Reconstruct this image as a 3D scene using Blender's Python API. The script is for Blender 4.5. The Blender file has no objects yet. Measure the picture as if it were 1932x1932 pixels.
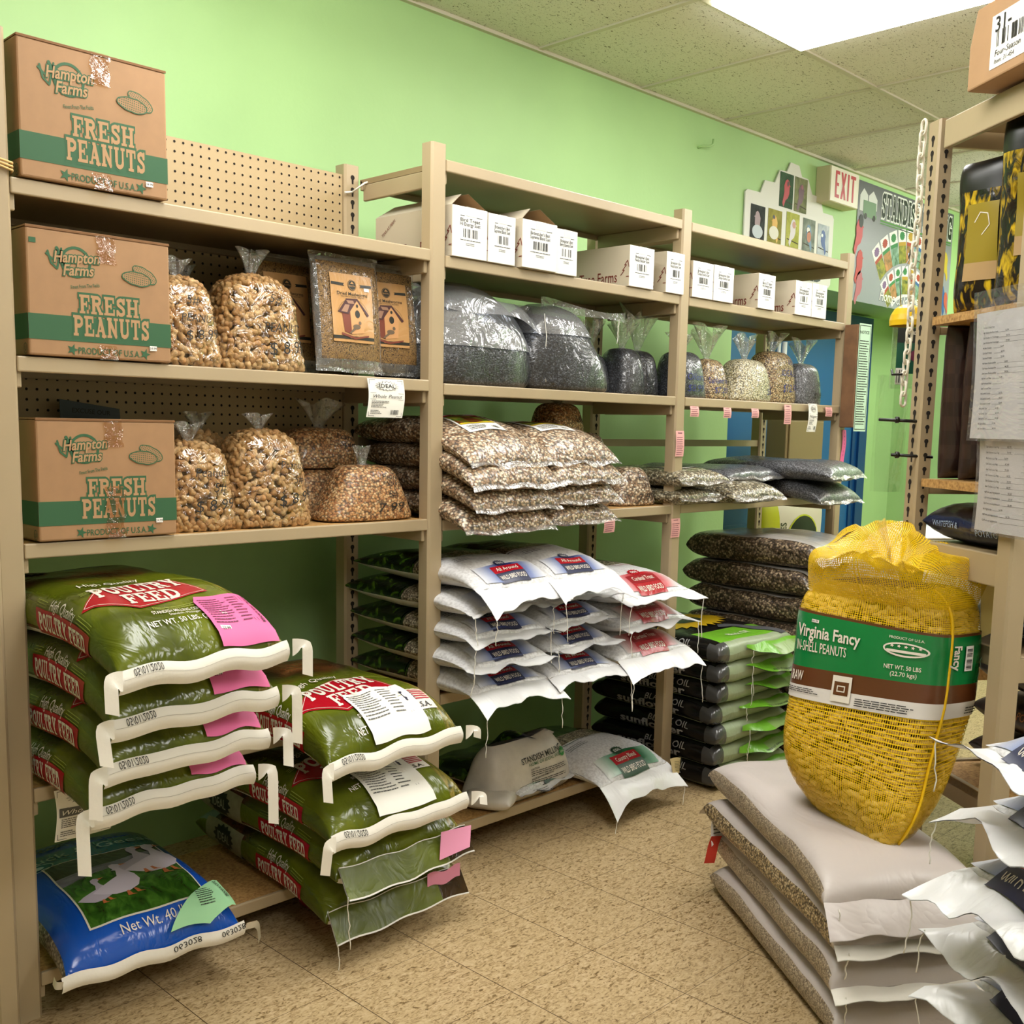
import bpy, bmesh, math, random
from mathutils import Vector, Matrix, noise
S = bpy.context.scene
COL = S.collection
R = math.radians
# ---------------------------------------------------------------- camera, world, exposure
cam = bpy.data.cameras.new('camera'); co = bpy.data.objects.new('camera', cam); COL.objects.link(co)
cam.sensor_width = 36; cam.sensor_fit = 'HORIZONTAL'; cam.lens = 37.579; cam.shift_y = 0.0525; cam.clip_start = .02
rr = Vector((.70268, -.71122, .0198)).normalized(); uu = Vector((.0782, .1048, .9914)).normalized()
ff = uu.cross(rr).normalized(); uu = rr.cross(ff)
co.matrix_world = Matrix(((rr.x, uu.x, -ff.x, -1.3372), (rr.y, uu.y, -ff.y, -2.8872), (rr.z, uu.z, -ff.z, 1.2718), (0, 0, 0, 1)))
S.camera = co
w = bpy.data.worlds.new('world'); S.world = w; w.use_nodes = True
w.node_tree.nodes['Background'].inputs[0].default_value = (.9, .95, 1, 1)
w.node_tree.nodes['Background'].inputs[1].default_value = .25
S.view_settings.view_transform = 'Standard'; S.view_settings.look = 'None'
S.view_settings.gamma = 1; S.view_settings.use_curve_mapping = False
S.view_settings.exposure = 0.22
PANEL = 12.5
S.cycles.max_bounces = 6; S.cycles.diffuse_bounces = 3; S.cycles.glossy_bounces = 3; S.cycles.transparent_max_bounces = 16
S.cycles.transmission_bounces = 4; S.cycles.caustics_reflective = False; S.cycles.caustics_refractive = False
S.cycles.sample_clamp_indirect = 4
# ---------------------------------------------------------------- materials
def lin(c):
    if isinstance(c, str):
        c = c.lstrip('#'); c = [int(c[i:i + 2], 16) / 255 for i in (0, 2, 4)]
    return tuple((x / 12.92 if x <= .04045 else ((x + .055) / 1.055) ** 2.4) for x in c) + (1,)
MATS = {}
class NT:
    def __init__(s, name):
        s.m = bpy.data.materials.new(name); s.m.use_nodes = True; s.t = s.m.node_tree
        s.b = s.t.nodes['Principled BSDF']; s.o = s.t.nodes['Material Output']
    def n(s, t, **k):
        x = s.t.nodes.new(t)
        for a, v in k.items():
            if a[0] == '_': x.inputs[int(a[1:])].default_value = v
            elif hasattr(x, a): setattr(x, a, v)
            else: x.inputs[a.replace('_', ' ')].default_value = v
        return x
    def l(s, a, ao, b, bi):
        s.t.links.new(a.outputs[ao], b.inputs[bi])
    def ramp(s, src, so, stops, interp='LINEAR'):
        r = s.n('ShaderNodeValToRGB'); r.color_ramp.interpolation = interp; e = r.color_ramp.elements
        while len(e) < len(stops): e.new(.5)
        for k, (p, c) in enumerate(stops): e[k].position = p; e[k].color = lin(c)
        s.l(src, so, r, 0); return r
    def coords(s, scale=(1, 1, 1), kind='Object', rot=(0, 0, 0)):
        tc = s.n('ShaderNodeTexCoord'); mp = s.n('ShaderNodeMapping'); s.l(tc, kind, mp, 0)
        mp.inputs['Scale'].default_value = scale; mp.inputs['Rotation'].default_value = rot; return mp
    def bump(s, src, so, st=.3, dist=.01, target=None):
        b = s.n('ShaderNodeBump'); b.inputs['Strength'].default_value = st; b.inputs['Distance'].default_value = dist
        s.l(src, so, b, 'Height'); s.l(b, 0, target or s.b, 'Normal'); return b
def P(name, col, rough=.5, metal=0, spec=.5, noise_amt=0, nscale=6, bump=0, bscale=40, coat=0, emit=0):
    if name in MATS: return MATS[name]
    t = NT(name); b = t.b
    b.inputs['Base Color'].default_value = lin(col); b.inputs['Roughness'].default_value = rough
    b.inputs['Metallic'].default_value = metal; b.inputs['Specular IOR Level'].default_value = spec
    b.inputs['Coat Weight'].default_value = coat; b.inputs['Coat Roughness'].default_value = .12
    if noise_amt:
        c = t.coords(); nz = t.n('ShaderNodeTexNoise', Scale=nscale, Detail=3.); t.l(c, 0, nz, 0)
        L = lin(col); h = lambda k: tuple(min(1, x * k) for x in L[:3]) + (1,)
        r = t.n('ShaderNodeValToRGB'); r.color_ramp.elements[0].color = h(1 - noise_amt); r.color_ramp.elements[1].color = h(1 + noise_amt)
        r.color_ramp.elements[0].position = .3; r.color_ramp.elements[1].position = .7
        t.l(nz, 0, r, 0); t.l(r, 0, b, 'Base Color')
    if bump:
        c = t.coords(); nz = t.n('ShaderNodeTexNoise', Scale=bscale, Detail=4.); t.l(c, 0, nz, 0); t.bump(nz, 0, bump, .01)
    if emit: b.inputs['Emission Color'].default_value = lin(col); b.inputs['Emission Strength'].default_value = emit
    MATS[name] = t.m; return t.m
def wrinkle(t, sc=14, st=.5, dist=.012, target_coat=False):
    """crinkled film bump: ridged noise"""
    c = t.coords((1, .55, 1)); nz = t.n('ShaderNodeTexNoise', Scale=sc, Detail=3., Distortion=1.2); t.l(c, 0, nz, 0)
    m = t.n('ShaderNodeMath', operation='SUBTRACT'); t.l(nz, 0, m, 0); m.inputs[1].default_value = .5
    a = t.n('ShaderNodeMath', operation='ABSOLUTE'); t.l(m, 0, a, 0)
    b = t.n('ShaderNodeBump'); b.inputs['Strength'].default_value = st; b.inputs['Distance'].default_value = dist
    t.l(a, 0, b, 'Height')
    if target_coat: t.l(b, 0, t.b, 'Coat Normal')
    else: t.l(b, 0, t.b, 'Normal')
def film_print(name, col, rough=.22, sc=14, st=.55, spec=.5, amt=0.0):
    """glossy printed plastic of one colour"""
    if name in MATS: return MATS[name]
    t = NT(name); t.b.inputs['Base Color'].default_value = lin(col); t.b.inputs['Roughness'].default_value = rough
    t.b.inputs['Specular IOR Level'].default_value = spec; wrinkle(t, sc, st); MATS[name] = t.m; return t.m
def grain(name, cols, scale=90, stretch=(1, 1, 1), coat=.7, rough=.6, wr=14, wst=.6, dark=.25, pos=None, bump=.6, crough=.12):
    """seeds or grain seen through glossy film: one colour per cell, dark gaps"""
    if name in MATS: return MATS[name]
    t = NT(name); c = t.coords(stretch)
    v = t.n('ShaderNodeTexVoronoi', Scale=scale); t.l(c, 0, v, 'Vector')
    sep = t.n('ShaderNodeSeparateColor'); t.l(v, 'Color', sep, 0)
    n = len(cols); st = [((i + .0) / n, k) for i, k in enumerate(cols)]
    r = t.ramp(sep, 0, st, 'CONSTANT')
    d = t.ramp(v, 'Distance', [(.35, '#ffffff'), (.75, (dark,) * 3)])
    mx = t.n('ShaderNodeMix', data_type='RGBA', blend_type='MULTIPLY'); mx.inputs[0].default_value = 1
    t.l(r, 0, mx, 6); t.l(d, 0, mx, 7); t.l(mx, 2, t.b, 'Base Color')
    t.b.inputs['Roughness'].default_value = rough; t.b.inputs['Coat Weight'].default_value = coat
    t.b.inputs['Coat Roughness'].default_value = crough; t.b.inputs['Coat IOR'].default_value = 1.5
    inv = t.n('ShaderNodeMath', operation='MULTIPLY'); inv.inputs[1].default_value = -1; t.l(v, 'Distance', inv, 0)
    t.bump(inv, 0, bump, .004)
    wrinkle(t, wr, wst, .012, True); MATS[name] = t.m; return t.m
def film(name, tint='#ffffff', lo=.04, hi=.5, rough=.08, sc=18, st=.8, white=.0):
    """clear plastic film"""
    if name in MATS: return MATS[name]
    t = NT(name); tr = t.n('ShaderNodeBsdfTransparent'); tr.inputs[0].default_value = lin(tint)
    g = t.n('ShaderNodeBsdfGlossy'); g.inputs['Roughness'].default_value = rough; g.inputs[0].default_value = (1, 1, 1, 1)
    c = t.coords((1, .6, 1)); nz = t.n('ShaderNodeTexNoise', Scale=sc, Detail=3., Distortion=1.5); t.l(c, 0, nz, 0)
    b = t.n('ShaderNodeBump'); b.inputs['Strength'].default_value = st; b.inputs['Distance'].default_value = .015; t.l(nz, 0, b, 'Height')
    t.l(b, 0, g, 'Normal')
    lw = t.n('ShaderNodeLayerWeight'); lw.inputs[0].default_value = .35; t.l(b, 0, lw, 'Normal')
    mr = t.n('ShaderNodeMapRange'); mr.inputs[3].default_value = lo; mr.inputs[4].default_value = hi; t.l(lw, 'Facing', mr, 0)
    mx = t.n('ShaderNodeMixShader'); t.l(mr, 0, mx, 0); t.l(tr, 0, mx, 1); t.l(g, 0, mx, 2)
    out = mx
    if white:
        df = t.n('ShaderNodeBsdfDiffuse'); df.inputs[0].default_value = (.85, .87, .9, 1)
        m2 = t.n('ShaderNodeMixShader'); m2.inputs[0].default_value = white; t.l(mx, 0, m2, 1); t.l(df, 0, m2, 2); out = m2
    t.l(out, 0, t.o, 0); MATS[name] = t.m; return t.m
def uvramp(name, stops, axis=0, rough=.3, sc=14, st=.4):
    """printed gradient panel (ink fade printed on the bag)"""
    if name in MATS: return MATS[name]
    t = NT(name); tc = t.n('ShaderNodeTexCoord'); sp = t.n('ShaderNodeSeparateXYZ'); t.l(tc, 'UV', sp, 0)
    r = t.ramp(sp, axis, stops); t.l(r, 0, t.b, 'Base Color'); t.b.inputs['Roughness'].default_value = rough
    wrinkle(t, sc, st); MATS[name] = t.m; return t.m
def blotch(name, stops, scale=9, rough=.25, stretch=(1, 1, 1), detail=5, st=.5, sc=14, dist=.8):
    """printed picture-like mottling: foliage, feathers, grass"""
    if name in MATS: return MATS[name]
    t = NT(name); c = t.coords(stretch); nz = t.n('ShaderNodeTexNoise', Scale=scale, Detail=detail, Distortion=dist); t.l(c, 0, nz, 0)
    r = t.ramp(nz, 0, stops); t.l(r, 0, t.b, 'Base Color'); t.b.inputs['Roughness'].default_value = rough
    wrinkle(t, sc, st); MATS[name] = t.m; return t.m
# ---------------------------------------------------------------- tagging
def tag(o, label=None, cat=None, group=None, kind=None):
    if label: o['label'] = label
    if cat: o['category'] = cat
    if group: o['group'] = group
    if kind: o['kind'] = kind
    return o
def empty(name, loc=(0, 0, 0), rz=0, rx=0, label=None, cat=None, group=None, ry=0):
    o = bpy.data.objects.new(name, None); o.empty_display_size = .05; COL.objects.link(o)
    o.location = loc; o.rotation_euler = (rx, ry, rz); return tag(o, label, cat, group)
# ---------------------------------------------------------------- mesh builder
class MB:
    def __init__(s): s.v = []; s.f = []; s.mi = []; s.uv = []; s.mats = []; s.sm = []
    def mid(s, m):
        if m not in s.mats: s.mats.append(m)
        return s.mats.index(m)
    def add(s, vs, fs, m, fn=None, uvs=None, smooth=True):
        o = len(s.v); s.v += [tuple(fn(Vector(p)) if fn else p) for p in vs]
        ms = m if isinstance(m, list) else [m] * len(fs)
        for f, mm in zip(fs, ms):
            s.f.append([o + i for i in f]); s.mi.append(s.mid(mm)); s.sm.append(smooth)
            s.uv.append([uvs[i] for i in f] if uvs else [(0, 0)] * len(f))
    def grid(s, fn, nu, nv, m, cu=False, cv=False, smooth=True):
        """fn(u,v) with u,v in 0..1"""
        U = nu if cu else nu + 1; V = nv if cv else nv + 1
        vs = [fn(i / nu, j / nv) for j in range(V) for i in range(U)]; fs = []; ms = []; uv = [(i / nu, j / nv) for j in range(V) for i in range(U)]
        for j in range(nv):
            for i in range(nu):
                a, b, c, d = j * U + i, j * U + (i + 1) % U, ((j + 1) % V) * U + (i + 1) % U, ((j + 1) % V) * U + i
                fs.append((a, b, c, d)); ms.append(m((i + .5) / nu, (j + .5) / nv) if callable(m) else m)
        s.add(vs, fs, ms, uvs=uv, smooth=smooth)
    def box(s, x0, x1, y0, y1, z0, z1, m, fn=None):
        vs = [(x, y, z) for z in (z0, z1) for y in (y0, y1) for x in (x0, x1)]
        s.add(vs, [(0, 2, 3, 1), (4, 5, 7, 6), (0, 1, 5, 4), (2, 6, 7, 3), (0, 4, 6, 2), (1, 3, 7, 5)], m, fn, smooth=False)
    def tube(s, pts, r, m, n=6, cap=True):
        pts = [Vector(p) for p in pts]; vs = []; fs = []
        for k, p in enumerate(pts):
            d = (pts[min(k + 1, len(pts) - 1)] - pts[max(k - 1, 0)]).normalized()
            a = d.orthogonal().normalized() if k == 0 else (pa - d * pa.dot(d)).normalized()
            pa = a; b = d.cross(a); rad = r[k] if isinstance(r, (list, tuple)) else r
            vs += [p + (a * math.cos(2 * math.pi * i / n) + b * math.sin(2 * math.pi * i / n)) * rad for i in range(n)]
        for k in range(len(pts) - 1):
            for i in range(n): fs.append((k * n + i, k * n + (i + 1) % n, (k + 1) * n + (i + 1) % n, (k + 1) * n + i))
        if cap: fs += [tuple(range(n))[::-1], tuple((len(pts) - 1) * n + i for i in range(n))]
        s.add(vs, fs, m)
    def prism(s, poly, z0, z1, m, fn=None, mtop=None):
        n = len(poly); vs = [(x, y, z0) for x, y in poly] + [(x, y, z1) for x, y in poly]
        fs = [tuple(range(n))[::-1], tuple(range(n, 2 * n))] + [(i, (i + 1) % n, n + (i + 1) % n, n + i) for i in range(n)]
        s.add(vs, fs, [m, mtop or m] + [m] * n, fn, smooth=False)
    def put(s, mesh2d, fn, m, cut=0, uv=False):
        """2-d mesh (verts, faces) cut on a grid of step `cut` and laid on a surface by fn(x,y)->point"""
        vs, fs = mesh2d
        if not vs: return
        if not uv and 1 < len(fs) < 1600: vs, fs = union(vs, fs)
        if cut: vs, fs = cutgrid(vs, fs, cut)
        uvs = None
        if uv:
            x0 = min(p[0] for p in vs); x1 = max(p[0] for p in vs); y0 = min(p[1] for p in vs); y1 = max(p[1] for p in vs)
            uvs = [((p[0] - x0) / (x1 - x0), (p[1] - y0) / (y1 - y0)) for p in vs]
        s.add([fn(p[0], p[1]) for p in vs], fs, m, uvs=uvs)
    def build(s, name, parent=None, loc=None, rz=0, smooth=True, bevel=0, mat_index=None):
        me = bpy.data.meshes.new(name); me.from_pydata(s.v, [], s.f)
        for m in s.mats: me.materials.append(m)
        me.polygons.foreach_set('material_index', s.mi)
        me.polygons.foreach_set('use_smooth', [bool(a and smooth) for a in s.sm])
        uvl = me.uv_layers.new(name='uv'); fl = [c for f in s.uv for p in f for c in p]; uvl.data.foreach_set('uv', fl)
        me.update(); o = bpy.data.objects.new(name, me); COL.objects.link(o)
        if parent: o.parent = parent
        if loc: o.location = loc
        if rz: o.rotation_euler = (0, 0, rz)
        if bevel:
            b = o.modifiers.new('bevel', 'BEVEL'); b.width = bevel; b.segments = 2; b.limit_method = 'ANGLE'
        return o
def ccw(vs, f):
    a = sum(vs[f[i - 1]][0] * vs[f[i]][1] - vs[f[i]][0] * vs[f[i - 1]][1] for i in range(len(f)))
    return list(f) if a > 0 else list(f)[::-1]
def area2(vs, f): return sum(vs[f[i - 1]][0] * vs[f[i]][1] - vs[f[i]][0] * vs[f[i - 1]][1] for i in range(len(f))) / 2
def union(vs, fs):
    """flatten overlapping 2-d pieces into one layer"""
    from mathutils.geometry import delaunay_2d_cdt
    x0 = min(q[0] for q in vs); x1 = max(q[0] for q in vs); y0 = min(q[1] for q in vs); y1 = max(q[1] for q in vs); sc = 1 / max(x1 - x0, y1 - y0, 1e-9)
    ff = [f for f in fs if abs(area2(vs, f)) * sc * sc > 1e-8]
    if not ff: return vs, fs
    r = delaunay_2d_cdt([Vector(((q[0] - x0) * sc, (q[1] - y0) * sc)) for q in vs], [], [ccw(vs, f) for f in ff], 0, 1e-5)
    nv = [(q.x / sc + x0, q.y / sc + y0) for q in r[0]]; nf = [tuple(f) for f, src in zip(r[2], r[5]) if src]
    if sum(abs(area2(nv, f)) for f in nf) > 1.01 * sum(abs(area2(vs, f)) for f in fs): return vs, ff
    return nv, nf
def cutgrid(vs, fs, step):
    bm = bmesh.new(); bv = [bm.verts.new((p[0], p[1], 0)) for p in vs]
    for f in fs:
        try: bm.faces.new([bv[i] for i in f])
        except ValueError: pass
    for ax in (0, 1):
        lo = min(p[ax] for p in vs); hi = max(p[ax] for p in vs); k = math.floor(lo / step) + 1
        while k * step < hi:
            co_ = [0, 0, 0]; co_[ax] = k * step; no = [0, 0, 0]; no[ax] = 1
            bmesh.ops.bisect_plane(bm, geom=bm.verts[:] + bm.edges[:] + bm.faces[:], plane_co=co_, plane_no=no, dist=1e-6); k += 1
    bm.verts.index_update(); r = ([(v.co.x, v.co.y) for v in bm.verts], [[v.index for v in f.verts] for f in bm.faces]); bm.free(); return r
# ---------------------------------------------------------------- 2-d shapes and lettering
def rect(x0, y0, x1, y1): return ([(x0, y0), (x1, y0), (x1, y1), (x0, y1)], [(0, 1, 2, 3)])
def poly(pts): return (list(pts), [tuple(range(len(pts)))])
def disc(cx, cy, rx, ry=None, n=20):
    ry = ry or rx; return poly([(cx + rx * math.cos(2 * math.pi * i / n), cy + ry * math.sin(2 * math.pi * i / n)) for i in range(n)])
def ring(cx, cy, rx, ry, t, n=28):
    vs = []; fs = []
    for i in range(n):
        a = 2 * math.pi * i / n
        vs += [(cx + rx * math.cos(a), cy + ry * math.sin(a)), (cx + (rx - t) * math.cos(a), cy + (ry - t) * math.sin(a))]
        j = (i + 1) % n; fs.append((2 * i, 2 * j, 2 * j + 1, 2 * i + 1))
    return vs, fs
def burst(cx, cy, rx, ry, n=16, inner=.78):
    vs = [(cx, cy)] + [(cx + rx * (1 if i % 2 == 0 else inner) * math.cos(math.pi * i / n), cy + ry * (1 if i % 2 == 0 else inner) * math.sin(math.pi * i / n)) for i in range(2 * n)]
    return vs, [(0, 1 + i, 1 + (i + 1) % (2 * n)) for i in range(2 * n)]
def star(cx, cy, r): return burst(cx, cy, r, r, 5, .4) if True else None
def join(*ms):
    vs = []; fs = []
    for v, f in ms: o = len(vs); vs += list(v); fs += [tuple(o + i for i in q) for q in f]
    return vs, fs
def xf(m, sx=1, sy=None, dx=0, dy=0, rot=0, shear=0):
    sy = sx if sy is None else sy; c, s_ = math.cos(rot), math.sin(rot); out = []
    for x, y in [(p[0], p[1]) for p in m[0]]:
        x, y = (x + shear * y) * sx, y * sy; out.append((x * c - y * s_ + dx, x * s_ + y * c + dy))
    return out, m[1]
def line(pts, w, closed=False, caps=True):
    """thick polyline"""
    out = []; pts = list(pts) + ([pts[0]] if closed else [])
    for (x0, y0), (x1, y1) in zip(pts, pts[1:]):
        d = math.hypot(x1 - x0, y1 - y0) or 1; nx, ny = -(y1 - y0) / d * w / 2, (x1 - x0) / d * w / 2
        out.append(([(x0 + nx, y0 + ny), (x0 - nx, y0 - ny), (x1 - nx, y1 - ny), (x1 + nx, y1 + ny)], [(0, 1, 2, 3)]))
    if caps: out += [disc(x, y, w / 2, n=8) for x, y in pts]
    return join(*out)
def frame(x0, y0, x1, y1, t): return join(rect(x0, y0, x1, y0 + t), rect(x0, y1 - t, x1, y1), rect(x0, y0, x0 + t, y1), rect(x1 - t, y0, x1, y1))
TXT = {}
def text(s_, h=1.0, bold=0.0, shear=0.0, align='C', w=None, cx=0, cy=0, rot=0, space=1.0, res=2):
    """built-in sans lettering as a 2-d mesh; cap height h, centred on (cx,cy)"""
    k = (s_, bold, space, res)
    if k not in TXT:
        c = bpy.data.curves.new('t', 'FONT'); c.body = s_; c.resolution_u = res; c.offset = bold; c.space_character = space
        o = bpy.data.objects.new('t', c); me = bpy.data.meshes.new_from_object(o)
        TXT[k] = ([(v.co.x, v.co.y) for v in me.vertices], [tuple(p.vertices) for p in me.polygons])
        bpy.data.objects.remove(o); bpy.data.curves.remove(c); bpy.data.meshes.remove(me)
    v, f = TXT[k]
    if not v: return [], []
    sc = h / .7; x0 = min(p[0] for p in v); x1 = max(p[0] for p in v); sx = sc if w is None else w / (x1 - x0)
    ox = (x0 + x1) / 2 if align == 'C' else (x0 if align == 'L' else x1)
    m = ([(p[0] - ox, p[1] - .35) for p in v], f)
    return xf(m, sx, sc, cx, cy, rot, shear)
def micro(x0, y0, x1, y1, n, rnd, h=.45, gap=0):
    """unreadable small print: rows of short bars"""
    out = []; dy = (y1 - y0) / n
    for i in range(n):
        y = y1 - (i + .5) * dy; x = x0; end = x1 - rnd.random() * gap * (x1 - x0)
        while x < end:
            wd = min((.05 + rnd.random() * .12) * (x1 - x0), end - x); out.append(rect(x, y - dy * h / 2, x + wd, y + dy * h / 2)); x += wd + .018 * (x1 - x0)
    return join(*out) if out else ([], [])
def barcode(x0, y0, x1, y1, rnd, n=22):
    out = []; dx = (x1 - x0) / n
    for i in range(n):
        if rnd.random() < .75: out.append(rect(x0 + i * dx, y0, x0 + i * dx + dx * (.35 + .5 * rnd.random()), y1))
    return join(*out)
def _r(*a): return ('r',) + a
def _l(w_, *pts): return ('l', w_, pts)
T_ = .2
def _stem(x, ser=(1, 1), y1=1): 
    o = [_r(x, 0, x + .24, y1)]
    if ser[0]: o.append(_r(x - .1, 0, x + .34, .13))
    if ser[1]: o.append(_r(x - .1, .87, x + .34, 1))
    return o
SLAB = {
 'F': (.84, _stem(.1) + [_r(.1, .85, .8, 1), _r(.68, .64, .8, 1), _r(.1, .44, .58, .57), _r(.5, .35, .6, .66)]),
 'E': (.9, _stem(.1) + [_r(.1, .85, .82, 1), _r(.7, .66, .82, 1), _r(.1, .44, .6, .57), _r(.52, .35, .62, .66), _r(.1, 0, .86, .15), _r(.74, 0, .86, .36)]),
 'R': (.98, _stem(.1) + [_l(.2, (.2, .9), (.56, .9), (.7, .8), (.7, .64), (.56, .54), (.2, .54)), _l(.22, (.48, .52), (.74, .1)), _r(.62, 0, .96, .13)]),
 'P': (.9, _stem(.1) + [_l(.2, (.2, .9), (.56, .9), (.74, .8), (.74, .6), (.56, .49), (.2, .49))]),
 'B': (.95, _stem(.1) + [_l(.2, (.2, .9), (.56, .9), (.7, .8), (.7, .64), (.56, .54), (.2, .54)), _l(.2, (.56, .52), (.76, .42), (.76, .2), (.6, .1), (.2, .1))]),
 'S': (.8, [_l(.2, (.64, .72), (.56, .87), (.38, .9), (.18, .82), (.18, .64), (.36, .54), (.5, .48), (.64, .36), (.64, .18), (.5, .1), (.3, .1), (.14, .26)), _r(.62, .66, .74, 1), _r(.04, 0, .16, .34)]),
 'H': (1.04, _stem(.1) + _stem(.68) + [_r(.2, .43, .8, .57)]),
 'A': (1.04, [_l(.14, (.22, .06), (.5, .93)), _l(.26, (.5, .87), (.8, .08)), _r(.3, .26, .7, .38), _r(.02, 0, .38, .13), _r(.6, 0, 1.02, .13), _r(.32, .87, .6, 1)]),
 'N': (1.06, _stem(.1) + [_r(.72, 0, .88, 1), _r(.62, .87, 1, 1), _l(.24, (.2, .9), (.8, .1))]),
 'U': (1.02, [_r(.1, .3, .34, 1), _r(0, .87, .44, 1), _r(.7, .3, .86, 1), _r(.6, .87, .98, 1), _l(.2, (.22, .32), (.28, .16), (.44, .1), (.62, .12), (.76, .22), (.78, .34))]),
 'T': (.92, [_r(.34, 0, .58, 1), _r(.22, 0, .7, .13), _r(.04, .85, .88, 1), _r(.04, .62, .17, 1), _r(.75, .62, .88, 1)]),
 'O': (.98, [_l(.22, (.49, .9), (.28, .84), (.17, .66), (.17, .34), (.28, .16), (.49, .1), (.7, .16), (.81, .34), (.81, .66), (.7, .84), (.49, .9))]),
 'C': (.9, [_l(.22, (.72, .72), (.6, .87), (.44, .9), (.26, .84), (.17, .66), (.17, .34), (.26, .16), (.44, .1), (.64, .14), (.76, .28)), _r(.7, .64, .82, 1)]),
 'G': (.98, [_l(.22, (.72, .74), (.6, .87), (.44, .9), (.26, .84), (.17, .66), (.17, .34), (.26, .16), (.44, .1), (.64, .14)), _r(.64, .02, .86, .46), _r(.5, .38, .94, .5), _r(.7, .66, .82, 1)]),
 'L': (.84, _stem(.1) + [_r(.1, 0, .8, .15), _r(.68, 0, .8, .4)]),
 'Y': (.98, [_r(.38, 0, .62, .45), _r(.26, 0, .74, .13), _l(.24, (.2, .93), (.5, .42)), _l(.18, (.5, .42), (.8, .93)), _r(0, .87, .42, 1), _r(.62, .87, .98, 1)]),
 'D': (1.0, _stem(.1) + [_l(.2, (.2, .9), (.54, .9), (.74, .78), (.82, .5), (.74, .22), (.54, .1), (.2, .1))]),
 'I': (.46, _stem(.11)),
 'M': (1.3, _stem(.1) + _stem(.94) + [_l(.22, (.22, .9), (.62, .12)), _l(.16, (.62, .12), (1.04, .9))]),
 '2': (.8, [_l(.2, (.16, .7), (.22, .85), (.4, .9), (.62, .82), (.62, .6), (.16, .12)), _r(.08, 0, .74, .17)]),
 ' ': (.5, [])}
def slab(s_, h=1.0, cx=0, cy=0, w=None, grow=0.0, rot=0, gap=.06):
    out = []; x = 0
    for ch in s_:
        wd, sh = SLAB[ch]
        for q in sh:
            if q[0] == 'r': out.append(rect(x + q[1] - grow, q[2] - grow, x + q[3] + grow, q[4] + grow))
            else: out.append(line([(x + a, b) for a, b in q[2]], q[1] + 2 * grow))
        x += wd + gap
    x -= gap; m = join(*out); m = ([(p[0] - x / 2, p[1] - .5) for p in m[0]], m[1])
    return xf(m, h if w is None else w / x, h, cx, cy, rot)
def arc_text(m, rad):
    """bend a 2-d mesh upwards along a circle of radius rad"""
    return [(math.sin(x / rad) * (rad + y), math.cos(x / rad) * (rad + y) - rad) for x, y in [(p[0], p[1]) for p in m[0]]], m[1]
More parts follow.
